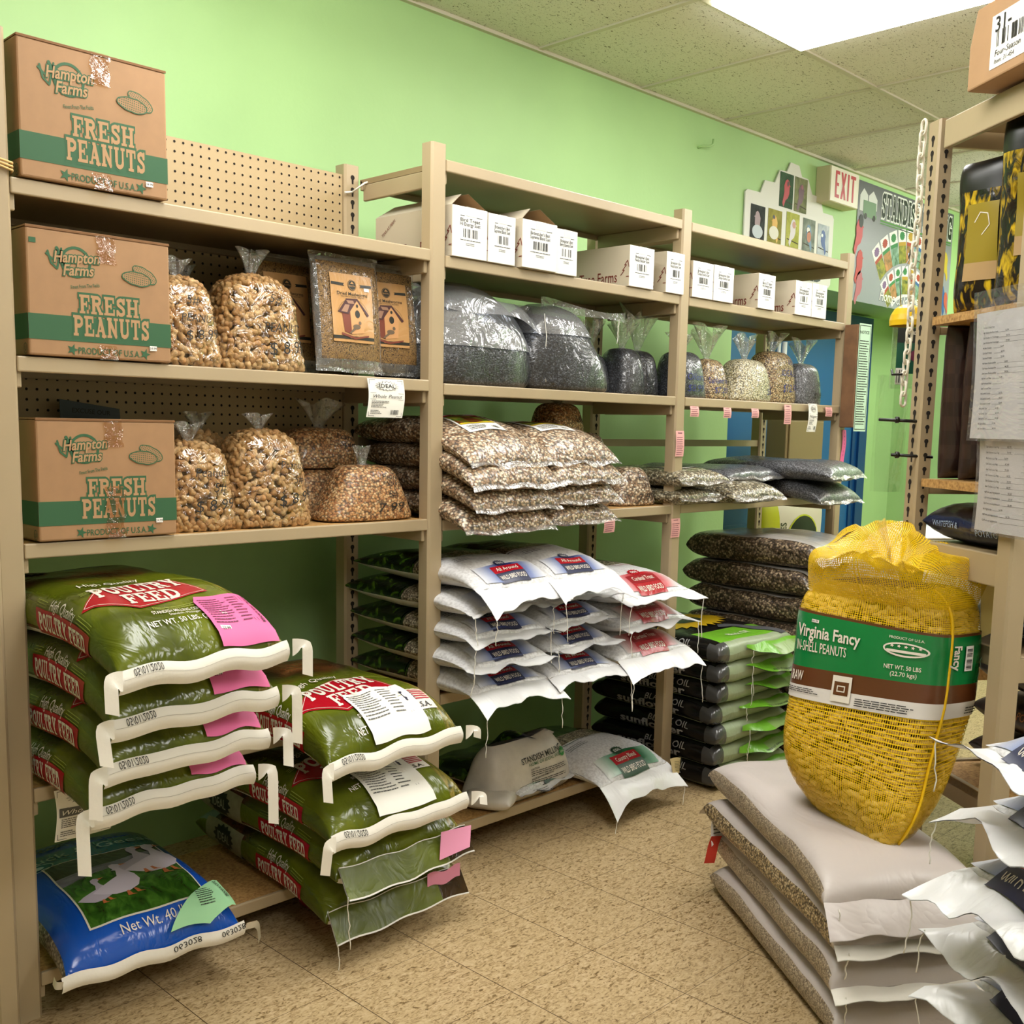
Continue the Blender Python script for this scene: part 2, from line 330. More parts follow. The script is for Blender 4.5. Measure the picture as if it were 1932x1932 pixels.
# ---------------------------------------------------------------- bags
def sp(c, e): return math.copysign(abs(c) ** e, c)
class Bag:
    """filled sack lying flat: x across, y along (front at -L/2), z up from 0"""
    def __init__(s, W, L, T, nx=5, nz=2.4, pe=7, qe=2.2, seed=0, amp=.006, droop=None, zc=.45, fz=0, bz=0, taper=0, pleat=.004, ear=.03):
        s.W, s.L, s.T, s.nx, s.nz, s.pe, s.qe, s.seed, s.amp, s.droop, s.zc, s.fz, s.bz, s.taper, s.pleat, s.ear = W, L, T, nx, nz, pe, qe, seed, amp, droop, zc, fz, bz, taper, pleat, ear
        s.off = Vector((seed * 3.7, seed * 1.9, seed * 5.3))
    def half(s, t):
        t = max(-1, min(1, t)); e = max(0., 1 - abs(t) ** s.pe) ** (1 / s.qe)
        hw = s.W / 2 * (1 + s.ear * abs(t) ** 10 - s.taper * max(0, -t) ** 2); return hw, s.T / 2 * e
    def cz(s, t):
        return s.T * s.zc + (s.fz * max(0, -t) ** 3 + s.bz * max(0, t) ** 3) * s.T
    def dfm(s, p, t, e):
        q = p * 5 + s.off; d = noise.noise(q) * s.amp * 1.6 + noise.noise(q * 2.6) * s.amp * .8
        d2 = s.pleat * math.sin(p.x * 46 + s.seed * 2 + 2.2 * noise.noise(q * .7)) * math.exp(-(1 - abs(t)) * 7)
        z = p.z + (d if p.z > s.T * s.zc else d * .3) * (.35 + .65 * e) + d2; x = p.x + noise.noise(q + Vector((9, 2, 4))) * s.amp * .8
        y = p.y
        if s.droop and y < s.droop[0]: dd = s.droop[0] - y; z -= s.droop[1] * dd * dd; y += .35 * s.droop[1] * dd * dd * dd
        return Vector((x, y, z))
    def pt(s, th, t):
        hw, hz = s.half(t); p = Vector((hw * sp(math.cos(th), 2 / s.nx), t * s.L / 2, s.cz(t) + hz * sp(math.sin(th), 2 / s.nz)))
        return s.dfm(p, t, hz / (s.T / 2))
    def top(s, x, y, o=.002, bottom=False):
        t = 2 * y / s.L; hw, hz = s.half(t); r = min(1, abs(x) / hw)
        zz = hz * (max(0, 1 - r ** s.nx)) ** (1 / s.nz); sg = -1 if bottom else 1
        p = s.dfm(Vector((x, y, s.cz(t) + sg * zz)), t, hz / (s.T / 2))
        if o:
            # offset along the local surface normal so that prints never sink in on steep ends
            e = .004; a = s.top(x + e, y, 0, bottom) - s.top(x - e, y, 0, bottom); b = s.top(x, y + e, 0, bottom) - s.top(x, y - e, 0, bottom)
            n = a.cross(b)
            n = n.normalized() if n.length > 1e-12 else Vector((0, 0, 1))
            p = p + n * o * sg
        return p
    def side(s, sg, y, z, o=.002):
        """z measured from the mid seam in units of half thickness (-1..1)"""
        t = 2 * y / s.L; hw, hz = s.half(t); r = min(.999, abs(z)); x = hw * (1 - r ** s.nz) ** (1 / s.nx)
        p = s.dfm(Vector((sg * x, y, s.cz(t) + hz * z)), t, hz / (s.T / 2)); return p + Vector((sg * o, 0, o * .6 * z))
    def body(s, mb, m, nu=44, nv=34):
        """m: material or fn(x,y,zn,top)->material in normalised coords"""
        def tt(v): a = 2 * v - 1; return math.copysign(1 - (1 - abs(a)) ** 1.7, a)
        def th(u):
            a = 2 * math.pi * u; return a - .5 * math.sin(4 * a) * .32
        mm = (lambda u, v: m(math.cos(th(u)), tt(v), math.sin(th(u)))) if callable(m) else m
        mb.grid(lambda u, v: s.pt(th(u), tt(v)), nu, nv, mm, cu=True)
    def flange(s, mb, m, length=.05, front=True, drop=.3, wave=.008, wk=30, wid=1.06, nu=28, thick=.0015, corner=0, sk=0):
        """flat sewn end sticking out of the bag"""
        sg = -1 if front else 1
        def fn(u, v):
            x = (2 * u - 1); t = sg; hw, hz = s.half(t); b = s.dfm(Vector((hw * x, sg * s.L / 2, s.cz(t))), t, 0)
            q = v * length * (1 + corner * abs(x) ** 3 + sk * x)
            z = b.z - drop * q * (1 + .6 * v) + wave * .6 * v * math.sin(x * wk / 6 + s.seed * 1.7 + 2.5 * noise.noise(Vector((x * 2.2, s.seed, 0)))) + wave * 1.6 * v * noise.noise(Vector((x * 2.6, v, s.seed * 3.))) + wave * .5 * noise.noise(Vector((x * 6, v * 2, s.seed * 5.)))
            return Vector((b.x * (1 + (wid - 1) * v), b.y + sg * q, z))
        mb.grid(fn, nu, 4, m); mb.grid(lambda u, v: fn(u, v) + Vector((0, 0, -thick)), nu, 4, m)
        s.fl = fn
        return fn
def string(mb, p, length, m, seed=0, r=.0013):
    rnd = random.Random(seed); pts = []; x = y = 0
    n = 9
    for i in range(n + 1):
        pts.append((p[0] + x, p[1] + y, p[2] - length * i / n)); x += (rnd.random() - .5) * .006; y += (rnd.random() - .5) * .006
    mb.tube(pts, r, m, 5)
def upright(root): return root
class Pouch:
    """upright filled clear bag: sections given as (height, half width, half depth)"""
    def __init__(s, prof, n=3.2, seed=0, amp=.004, lean=(0, 0)):
        s.prof, s.n, s.seed, s.amp, s.lean = prof, n, seed, amp, lean
        s.off = Vector((seed * 2.1, seed * 4.3, seed * .7))
    def sec(s, t):
        pr = s.prof; k = t * (len(pr) - 1); i = min(int(k), len(pr) - 2); f = k - i
        def cr(j):
            a, b, c, d = [pr[max(0, min(len(pr) - 1, i + q))][j] for q in (-1, 0, 1, 2)]
            return b + .5 * f * (c - a + f * (2 * a - 5 * b + 4 * c - d + f * (3 * (b - c) + d - a)))
        return cr(0), max(.001, cr(1)), max(.001, cr(2))
    def pt(s, th, t, g=0.0):
        z, a, b = s.sec(t); p = Vector(((a + g) * sp(math.cos(th), 2 / s.n), (b + g) * sp(math.sin(th), 2 / s.n), z))
        q = p * 7 + s.off; k = 1 + s.amp * 20 * noise.noise(q) ; p.x *= k; p.y *= k
        p.x += s.lean[0] * z; p.y += s.lean[1] * z; return p
    def front(s, x, z, o=.002):
        """point on the front (-y) at local x and height z"""
        lo, hi = 0., 1.
        for _ in range(22):
            m = (lo + hi) / 2
            if s.sec(m)[0] < z: lo = m
            else: hi = m
        zz, a, b = s.sec(lo); r = min(.98, abs(x) / a); y = -b * (1 - r ** s.n) ** (1 / s.n)
        p = Vector((x, y, z)); k = 1 + s.amp * 20 * noise.noise(p * 7 + s.off); p.x *= k; p.y *= k; p.y -= o
        p.x += s.lean[0] * z; p.y += s.lean[1] * z; return p
    def body(s, mb, m, nu=32, nv=24, g=0.0, cap=True):
        mb.grid(lambda u, v: s.pt(2 * math.pi * u - math.pi / 2, v, g), nu, nv, m, cu=True)
        if cap: mb.add([s.pt(2 * math.pi * i / nu, 0, g) for i in range(nu)], [tuple(range(nu))[::-1]], m)
def ruffle(mb, base, r0, h, r1, m, seed=0, lean=(0, 0), lobes=5, flat=.55):
    """gathered plastic above the tie"""
    rnd = random.Random(seed); ph = rnd.random() * 6
    def fn(u, v):
        a = 2 * math.pi * u; k = r0 + (r1 - r0) * v ** 1.1
        rr_ = k * (1 + .45 * v * math.sin(lobes * a + ph) + .2 * v * math.sin((lobes + 3) * a))
        return Vector((base[0] + rr_ * math.cos(a) + lean[0] * v * h, base[1] + rr_ * flat * math.sin(a) + lean[1] * v * h, base[2] + h * v * (1 + .18 * math.sin(3 * a + ph))))
    mb.grid(fn, 40, 8, m, cu=True)
# ================================================================ lights of the room
H = 2.659; DF = -.684; YR = -.306
def light_panel(x0, y0, label, drop=.16):  # diffuser drop added to spill light onto the ceiling, deepest on unseen panels
    t = empty('ceiling_light', (x0 + .305, y0 + .61, H), label=label, cat='ceiling light', group='fluorescent ceiling panels')
    m = MB(); fr = P('panel_frame', '#cfc9ae', .5)
    for a in ((-.305, .305, -.61, -.585), (-.305, .305, .585, .61), (-.305, -.28, -.585, .585), (.28, .305, -.585, .585)): m.box(a[0], a[1], a[2], a[3], -.012, .0, fr)
    m.build('frame', t)
    d = MB(); em = NT('panel_light') if 'panel_light' not in MATS else None
    if em:
        em.b.inputs['Base Color'].default_value = (.9, .9, .9, 1); em.b.inputs['Emission Color'].default_value = (1, .985, .955, 1); em.b.inputs['Emission Strength'].default_value = PANEL; MATS['panel_light'] = em.m
    d.box(-.28, .28, -.585, .585, -drop, -.003, MATS['panel_light']); d.build('diffuser', t)
light_panel(1.6775, -1.95, 'lit ceiling panel nearest the green wall, above the shelves', .026)
light_panel(-.1525, -1.95, 'lit ceiling panel over the left end of the shelves, out of view above')
light_panel(-1.3725, -4.39, 'lit ceiling panel behind the photographer')
light_panel(1.0675, -4.39, 'lit ceiling panel over the next aisle on the right')
light_panel(3.5075, -3.17, 'lit ceiling panel over the far aisle, beyond the right rack')
light_panel(4.7275, -1.95, 'lit ceiling panel near the far green wall')
# ================================================================ room shell
GREEN = P('green_wall_paint', '#a8cf8c', .55, noise_amt=.05, nscale=2.2, bump=.06, bscale=55)
def struct(o, **k): o['kind'] = 'structure'; return o
m = MB(); AX, AZ, AY = 3.05, 2.02, .45
m.box(-4, AX, 0, .6, 0, H, GREEN); m.box(AX, 5.74, 0, .6, AZ, H, GREEN); m.box(AX, 5.74, AY, .6, 0, AZ, GREEN)
struct(m.build('wall_left'))
m = MB(); m.box(5.74, 5.9, -5.5, .6, 0, H, GREEN); struct(m.build('wall_back'))
CREAM = P('cream_wall_paint', '#d9d6c4', .6)
m = MB(); m.box(-4, 5.9, -5.65, -5.5, 0, H, CREAM); struct(m.build('wall_right'))
m = MB(); m.box(-4.15, -4, -5.65, .6, 0, H, CREAM); struct(m.build('wall_front'))
# ceiling tiles
t = NT('ceiling_tile'); c = t.coords()
tc = t.n('ShaderNodeTexCoord'); sx = t.n('ShaderNodeSeparateXYZ'); t.l(tc, 'Object', sx, 0)
def cell(axis, off, step):
    a = t.n('ShaderNodeMath', operation='ADD'); a.inputs[1].default_value = off; t.l(sx, axis, a, 0)
    d = t.n('ShaderNodeMath', operation='DIVIDE'); d.inputs[1].default_value = step; t.l(a, 0, d, 0)
    f = t.n('ShaderNodeMath', operation='FLOOR'); t.l(d, 0, f, 0); return f
fx, fy = cell(0, -.4575, .61), cell(1, .73, 1.22)
cb = t.n('ShaderNodeCombineXYZ'); t.l(fx, 0, cb, 0); t.l(fy, 0, cb, 1)
wn = t.n('ShaderNodeTexWhiteNoise', noise_dimensions='3D'); t.l(cb, 0, wn, 0)
base = t.ramp(wn, 0, [(0, '#e2dfd2'), (.35, '#ebe8de'), (.7, '#e4e1d4'), (1, '#eeece4')])
c2 = t.coords((75, 150, 75)); v1 = t.n('ShaderNodeTexNoise', Scale=1., Detail=2., Distortion=1.0); t.l(c2, 0, v1, 0)
r1 = t.ramp(v1, 0, [(.0, '#ffffff'), (.63, '#ffffff'), (.69, '#6f654c')])
c3 = t.coords((230, 230, 230)); v2 = t.n('ShaderNodeTexNoise', Scale=1., Detail=1.); t.l(c3, 0, v2, 0)
r2 = t.ramp(v2, 0, [(0, '#ffffff'), (.68, '#ffffff'), (.73, '#8a8066')])
mx = t.n('ShaderNodeMix', data_type='RGBA', blend_type='MULTIPLY'); mx.inputs[0].default_value = 1; t.l(base, 0, mx, 6); t.l(r1, 0, mx, 7)
m2 = t.n('ShaderNodeMix', data_type='RGBA', blend_type='MULTIPLY'); m2.inputs[0].default_value = .8; t.l(mx, 2, m2, 6); t.l(r2, 0, m2, 7)
t.l(m2, 2, t.b, 'Base Color'); t.b.inputs['Roughness'].default_value = .9; t.bump(r1, 0, .5, .004)
m = MB(); m.box(-4, 5.9, -5.65, .6, H, H + .1, t.m); struct(m.build('ceiling'))
TBAR = P('grid_bar_paint', '#cfc9b4', .5); m = MB()
k = -7
while k < 9:
    x = 1.0675 + .61 * k; m.box(x - .011, x + .011, -5.5, 0, H - .006, H, TBAR); k += 1
for k in range(-4, 1):
    y = -.73 + 1.22 * k; m.box(-4, 5.74, y - .011, y + .011, H - .007, H + .0, TBAR)
m.box(-4, 5.74, -.018, -.0, H - .012, H, TBAR); m.box(5.722, 5.74, -5.5, 0, H - .012, H, TBAR)
struct(m.build('trim_1'))
# floor tiles
t = NT('floor_tile'); c = t.coords((52, 120, 1), rot=(0, 0, .5)); nz = t.n('ShaderNodeTexNoise', Scale=1., Detail=3., Distortion=1.5); t.l(c, 0, nz, 0)
r = t.ramp(nz, 0, [(.30, '#6b5535'), (.40, '#9a825c'), (.48, '#b29a72'), (.60, '#bca57e'), (.72, '#c6b18c')])
c = t.coords((70, 95, 1), rot=(0, 0, -.4)); n2 = t.n('ShaderNodeTexNoise', Scale=1., Detail=2., Distortion=2.); t.l(c, 0, n2, 0)
r2 = t.ramp(n2, 0, [(.27, '#8a7250'), (.36, '#ffffff')])
mx = t.n('ShaderNodeMix', data_type='RGBA', blend_type='MULTIPLY'); mx.inputs[0].default_value = .8; t.l(r, 0, mx, 6); t.l(r2, 0, mx, 7)
tc = t.n('ShaderNodeTexCoord'); sx = t.n('ShaderNodeSeparateXYZ'); t.l(tc, 'Object', sx, 0)
def seam(axis, off, step, wd):
    a = t.n('ShaderNodeMath', operation='ADD'); a.inputs[1].default_value = off; t.l(sx, axis, a, 0)
    d = t.n('ShaderNodeMath', operation='PINGPONG'); d.inputs[1].default_value = step / 2; t.l(a, 0, d, 0)
    f = t.n('ShaderNodeMath', operation='LESS_THAN'); f.inputs[1].default_value = wd; t.l(d, 0, f, 0); return f
a, b = seam(0, 4.21, .282, .0011), seam(1, 5.695, .2745, .0007)
mxm = t.n('ShaderNodeMath', operation='MAXIMUM'); t.l(a, 0, mxm, 0); t.l(b, 0, mxm, 1)
m2 = t.n('ShaderNodeMix', data_type='RGBA'); t.l(mxm, 0, m2, 0); t.l(mx, 2, m2, 6); m2.inputs[7].default_value = lin('#4a3820')
t.l(m2, 2, t.b, 'Base Color'); t.b.inputs['Roughness'].default_value = .38; t.b.inputs['Specular IOR Level'].default_value = .4
c = t.coords((6, 6, 6)); n3 = t.n('ShaderNodeTexNoise', Scale=1., Detail=3.); t.l(c, 0, n3, 0); t.bump(n3, 0, .05, .02)
m = MB(); m.box(-4, 5.9, -5.65, .6, -.1, 0, t.m); struct(m.build('floor'))
# alcove door
BLUE = P('blue_door_paint', '#1c5c93', .35, noise_amt=.06, nscale=3); DBLUE = P('dark_blue_frame_paint', '#0e3f74', .3)
t_ = tag(empty('door_1', (4.3, AY, 0)), 'blue double door set back in the green wall behind the shelves', 'door'); t_['kind'] = 'structure'
m = MB(); y0 = -.05
m.box(-1.15, -1.05, -.06, 0, 0, 2.0, DBLUE); m.box(.86, .96, -.06, 0, 0, 2.0, DBLUE); m.box(-1.05, .86, -.06, 0, 1.9, 2.0, DBLUE)
m.box(.80, .86, -.045, 0, 0, 1.9, DBLUE); m.build('frame', t_)
for x0, x1 in ((-1.05, -.1), (-.09, .8)):
    m = MB(); m.box(x0, x1, -.035, 0, .01, 1.9, BLUE); m.box(x0 + .05, x1 - .05, -.04, -.035, .15, .75, BLUE); m.build('leaf', t_, bevel=.004)
m = MB(); m.box(-.85, -.3, -.06, -.035, .98, 1.03, P('steel', '#9aa0a4', .3, metal=.9)); m.tube([(-.85, -.09, 1.0), (-.3, -.09, 1.0)], .012, MATS['steel']); m.build('push_bar', t_)
m = MB(); wht = P('white_plastic', '#e8ebe8', .35); m.tube([(-.19, -.07, 1.62), (-.19, -.07, 1.78)], .012, wht); m.tube([(-.13, -.07, 1.58), (-.13, -.07, 1.78)], .016, wht); m.box(-.22, -.08, -.06, -.035, 1.6, 1.64, DBLUE); m.build('closer', t_)
# ================================================================ shelving
TAN = P('tan_shelf_paint', '#ab997a', .38, noise_amt=.04, nscale=5, bump=.03, bscale=30)
TANB = P('tan_inner_paint', '#94805f', .45, noise_amt=.05, nscale=5)
t = NT('particle_board'); c = t.coords((60, 60, 60)); nz = t.n('ShaderNodeTexNoise', Scale=2.2, Detail=4.); t.l(c, 0, nz, 0)
r = t.ramp(nz, 0, [(.3, '#8a6235'), (.5, '#b08850'), (.7, '#c49c62')]); t.l(r, 0, t.b, 'Base Color'); t.b.inputs['Roughness'].default_value = .6; MATS['board'] = t.m
BOARD = t.m; HOLE = P('hole_dark', '#1a130b', .9)
def keyhole(x, z, s=1.15):
    return join(disc(x, z + .004 * s, .0062 * s, n=12), poly([(x - .0032 * s, z), (x + .0032 * s, z), (x + .0024 * s, z - .012 * s), (x - .0024 * s, z - .012 * s)]))
def post_mesh(mb, x0, x1, y0, y1, z1, holes=None):
    b = .006
    mb.prism([(x0 + b, y0), (x1 - b, y0), (x1, y0 + b), (x1, y1), (x0, y1), (x0, y0 + b)], 0, z1, TAN)
    if holes:
        z = .07
        while z < z1 - .03:
            if 'y' in holes: mb.put(keyhole((x0 + x1) / 2, z), lambda a, b_: Vector((a, y0 - .0008, b_)), HOLE)
            if 'x' in holes: mb.put(keyhole((y0 + y1) / 2, z), lambda a, b_: Vector((x1 + .0008, a, b_)), HOLE)
            if 'X' in holes: mb.put(keyhole((y0 + y1) / 2, z), lambda a, b_: Vector((x0 - .0008, a, b_)), HOLE)
            z += .0345
def add_post(par, ox, x0, x1, y0, y1, z1, holes=None, name='post'):
    m = MB(); post_mesh(m, x0 - ox, x1 - ox, y0, y1, z1, holes); return m.build(name, par)
def shelf(par, ox, x0, x1, zt, deck, ends=True, y0=DF, y1=YR + .0, hb=.031):
    x0 -= ox; x1 -= ox
    d = MB(); d.box(x0 + .0005, x1 - .0005, y0 + .012, y1, zt - .016, zt - .001, deck); o = d.build('shelf', par)
    def beam(a, nm='beam'):
        m = MB(); m.box(*a, TAN); m.build(nm, o, bevel=.003)
    beam((x0 + .0005, x1 - .0005, y0 + .002, y0 + .012, zt - hb, zt)); beam((x0 + .0005, x1 - .0005, y1 - .012, y1, zt - hb, zt - .002))
    if ends:
        for xa in (x0 + .0005, x1 - .0125): beam((xa, xa + .012, y0 + .014, y1 - .014, zt - .062, zt - .016), 'end_beam')
    return o
XA0, XA, XB0, XB, XC0, XC, XD0, XD = -.5525, -.4995, .576, .629, 1.691, 1.745, 2.847, 2.90
ZT = 2.007; RY0, RY1 = YR - .0, YR + .045
b1 = empty('shelving_unit', (0, 0, 0), label='left tan steel shelving bay with pegboard back and three brown cartons', cat='shelving unit', group='tan steel shelving bays')
add_post(b1, 0, XA0, XA, DF, DF + .04, 2.005); add_post(b1, 0, XA0, XA, RY0, RY1, 2.005, 'yx')
for z, dk in ((1.7325, TANB), (1.3912, TANB), (1.0164, BOARD), (.5033, BOARD), (.0969, BOARD)): shelf(b1, 0, XA, XB0, z, dk)
m = MB(); PEG = P('pegboard_paint', '#ab9670', .5, noise_amt=.04, nscale=4)
m.box(XA, XB0 - .001, YR + .012, YR + .018, 1.02, 1.978, PEG)
x = XA + .02
while x < XB0 - .01:
    z = 1.045
    while z < 1.97: m.put(disc(x, z, .0034, n=8), lambda a, b: Vector((a, YR + .0112, b)), HOLE); z += .0243
    x += .0243
m.build('pegboard', b1)
b2 = empty('shelving_unit', (0, 0, 0), label='middle tan steel shelving bay holding white bird food bags and black seed sacks', cat='shelving unit', group='tan steel shelving bays')
add_post(b2, 0, XB0, XB, DF, DF + .04, ZT); add_post(b2, 0, XB0, XB, RY0, RY1, ZT, 'yx')
for z, dk in ((1.9706, TANB), (1.7232, TANB), (1.3843, TANB), (1.0116, BOARD), (.516, BOARD), (.1125, BOARD)): shelf(b2, 0, XB, XC0, z, dk)
m = MB(); m.box(XB, XC0, RY0 + .01, RY0 + .03, 1.205, 1.232, TAN); m.build('back_rail', b2)
b3 = empty('shelving_unit', (0, 0, 0), label='right tan steel shelving bay standing before the blue door', cat='shelving unit', group='tan steel shelving bays')
for a, b in ((XC0, XC), (XD0, XD)): add_post(b3, 0, a, b, DF, DF + .04, ZT); add_post(b3, 0, a, b, RY0, RY1, ZT, 'yx')
for z, dk in ((1.9706, TANB), (1.7232, TANB), (1.384, TANB), (1.0116, BOARD)): shelf(b3, 0, XC, XD0, z, dk)
m = MB(); m.box(XC, XD0, RY0 + .01, RY0 + .03, 1.205, 1.232, TAN); m.build('back_rail', b3)
m = MB(); post_mesh(m, -.6, -.556, DF - .03, DF + .02, 2.0); tag(m.build('shelf_upright'), 'pale tan upright of the neighbouring shelf at the left edge, beside the cartons', 'shelf upright')
m = MB(); TWINE = P('twine', '#c9a66a', .8)
for k in range(3): m.tube([(-.56, -.69, 1.745 + .006 * k), (-.53, -.695, 1.748 + .006 * k), (-.497, -.69, 1.742 + .007 * k), (-.49, -.66, 1.74 + .006 * k)], .0025, TWINE, 5)
tag(m.build('twine'), 'short strand of tan twine tied round the left post below the top carton', 'twine')
# white cable tie between pegboard and post
m = MB(); m.tube([(.595, -.315, 1.93), (.62, -.34, 1.955), (.635, -.34, 1.962)], .003, P('cord_white', '#e6e2d6', .5)); m.tube([(.57, -.312, 1.925), (.595, -.315, 1.93)], .003, MATS['cord_white'])
tag(m.build('cord'), 'short white cord tied to the back post at the pegboard corner', 'cord')
# ================================================================ cartons
KRAFT = P('kraft_cardboard', '#9f7a55', .7, noise_amt=.05, nscale=30); KRAFT2 = P('kraft_edge', '#7a5430', .8)
PGREEN = P('carton_green_ink', '#2c5a37', .65); KLET = P('kraft_letter', '#ac875f', .7); STICK = P('price_sticker_white', '#f2efe8', .5); INK = P('black_ink', '#15130f', .6)
TAPE = film('packing_tape', '#f0dcc0', .06, .5, .1, 40, .5)
def peanut2d(cx, cy, L, rot):
    top = []; n = 28
    for i in range(n):
        a = 2 * math.pi * i / n; x = math.cos(a); r = (.42 + .1 * math.cos(2 * a) ** 2 + .05 * x) ; top.append((x * L / 2, math.sin(a) * L * .5 * r * (1 - .22 * math.exp(-(x * 3.2) ** 2))))
    c, s_ = math.cos(rot), math.sin(rot); pts = [(cx + x * c - y * s_, cy + x * s_ + y * c) for x, y in top]
    out = [line(pts, L * .035, True, False)]
    for i in range(-6, 7):
        for j in range(-3, 4):
            x, y = i * L * .07, j * L * .07
            if (x / (L * .46)) ** 2 + (y / (L * .2)) ** 2 < 1: out.append(rect(cx + x * c - y * s_ - L * .014, cy + x * s_ + y * c - L * .018, cx + x * c - y * s_ + L * .018, cy + x * s_ + y * c + L * .012))
    return pts, join(*out)
def peanut_carton(x0, z0, W, Hh, D, rz, label, price, tape_mid, sq=False, tors=0, cu=True, openlid=True):
    t = empty('peanut_carton', (x0, -.69, z0), rz, label=label, cat='carton', group='brown cartons of fresh peanuts')
    m = MB(); m.box(0, W, 0, D, .002, Hh, KRAFT)
    f = lambda o: (lambda x, y: Vector((x, -o, y)))
    m.put(rect(0, .135 * Hh, W, .335 * Hh), f(.0006), PGREEN)
    m.put(rect(0, .135 * Hh, D * .999, .335 * Hh), lambda x, y: Vector((-.0006, x, y)), PGREEN)
    m.put(join(slab('FRESH', .15 * Hh, .55 * W, .44 * Hh, .42 * W, .12), slab('PEANUTS', .165 * Hh, .565 * W, .265 * Hh, .54 * W, .12)), f(.0009), PGREEN)
    m.put(join(slab('FRESH', .15 * Hh, .55 * W, .44 * Hh, .42 * W), slab('PEANUTS', .165 * Hh, .565 * W, .265 * Hh, .54 * W)), f(.0014), KLET)
    m.put(join(text('PRODUCT OF U.S.A.', .052 * Hh, .012, cx=.545 * W, cy=.065 * Hh, w=.44 * W), star(.285 * W, .068 * Hh, .05 * Hh), star(.80 * W, .068 * Hh, .05 * Hh)), f(.0012), PGREEN)
    lg = [ring(.325 * W, .765 * Hh, .105 * W, .125 * Hh, .018 * W)]
    m.put(join(*lg), f(.0008), PGREEN)
    for bold, mt, o in ((.085, PGREEN, .0012), (.02, KLET, .0017)):
        m.put(join(text('Hampton', .085 * Hh, bold, .25, w=(.30 + bold * .2) * W, cx=.335 * W, cy=.805 * Hh, rot=.06), text('Farms', .085 * Hh, bold, .25, w=(.2 + bold * .2) * W, cx=.345 * W, cy=.705 * Hh, rot=.06)), f(o), mt)
    m.put(join(line([(.14 * W, .83 * Hh), (.16 * W, .74 * Hh), (.2 * W, .70 * Hh)], .004), line([(.2 * W, .70 * Hh), (.23 * W, .86 * Hh)], .004), line([(.13 * W, .81 * Hh), (.17 * W, .77 * Hh)], .004), line([(.2 * W, .86 * Hh), (.24 * W, .74 * Hh)], .007)), f(.0012), PGREEN)
    m.put(xf(text('Finest From The Fields', .028 * Hh, .01, w=.2 * W, rot=.16), 1, 1, .385 * W, .585 * Hh), f(.0012), PGREEN)
    p1, h1 = peanut2d(.81 * W, .73 * Hh, .19 * W, -.5); p2, h2 = peanut2d(.75 * W, .69 * Hh, .21 * W, -.12)
    m.put(poly(p1), f(.0008), KRAFT); m.put(h1, f(.001), PGREEN); m.put(poly(p2), f(.0013), KRAFT); m.put(h2, f(.0017), PGREEN)
    if sq: m.put(rect(.02 * W, .88 * Hh, .065 * W, .92 * Hh), f(.0009), PGREEN)
    if cu: m.put(join(ring(.012 * W + .012, .06 * Hh, .009, .011, .0014), text('U', .009, .02, cx=.012 * W + .012, cy=.06 * Hh)), lambda x, y: Vector((-.0012, x, y)), PGREEN)
    m.build('body', t, bevel=.004)
    m = MB()
    for a, b, y0, y1, rx in ((.0, W, 0, D / 2 - .002, .05), (0, W, D / 2 + .002, D, -.04)):
        m.box(a + .001, b - .001, y0, y1, Hh + .001, Hh + .004, KRAFT)
    m.box(.0, W, -.001, .001, Hh - .001, Hh + .0032, KRAFT2); m.build('flap', t)
    m = MB(); m.put(rect(.47 * W, .78 * Hh, .6 * W, Hh), lambda x, y: Vector((x + .003 * math.sin(y * 200), -.0024 - .0008 * math.sin(y * 140 + x * 90), y)), TAPE, .01)
    m.build('packing_tape', t); m = MB()
    m.put(rect(.47 * W, 0.0, .6 * W, tape_mid * Hh), lambda x, y: Vector((x + .004 * math.sin(y * 160), -.0026 - .001 * math.sin(y * 150 + x * 120), y)), TAPE, .01)
    m.build('packing_tape', t); m = MB(); m.put(rect(.47 * W, 0, .6 * W, D * .9), lambda x, y: Vector((x, y, Hh + .005)), TAPE, .02); m.build('packing_tape', t)
    m = MB(); m.put(rect(.86 * W - .008, price - .005, .86 * W + .008, price + .005), f(.003), STICK); m.put(text('34.99', .005, 0, cx=.86 * W, cy=price), f(.0034), INK); m.build('price_sticker', t)
    return t
peanut_carton(-.482, 1.7335, .306, .262, .29, -.01, 'brown peanut carton on the top shelf, open gap along its lid', .028, .12)
peanut_carton(-.478, 1.3922, .303, .25, .29, 0, 'brown peanut carton on the second shelf with a green square at its top left corner', .03, .12, sq=True)
peanut_carton(-.472, 1.0174, .302, .249, .29, 0, 'brown peanut carton on the third shelf, creased tape across the word PEANUTS', .035, .45)
# ================================================================ clear bags of peanuts
SHELLS = []
for k, cc in enumerate(('#c9a06a', '#bd9159', '#d6b07c', '#b98a55')):
    t = NT('peanut_shell'); c = t.coords((1, 1, 1)); nz = t.n('ShaderNodeTexNoise', Scale=140., Detail=2.); t.l(c, 0, nz, 0)
    L = lin(cc); r = t.n('ShaderNodeValToRGB'); r.color_ramp.elements[0].color = tuple(x * .62 for x in L[:3]) + (1,); r.color_ramp.elements[1].color = L; r.color_ramp.elements[0].position = .35; r.color_ramp.elements[1].position = .6
    t.l(nz, 0, r, 0); t.l(r, 0, t.b, 'Base Color'); t.b.inputs['Roughness'].default_value = .65; t.bump(nz, 0, .4, .003); SHELLS.append(t.m)
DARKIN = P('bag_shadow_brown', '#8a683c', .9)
CLEAR = film('clear_bag_film', '#fbfaf6', .03, .42, .07, 20, .9)
CLEARTOP = film('gathered_film', '#f2f3f0', .10, .75, .12, 26, 1., .10)
NP_, NR = 7, 7
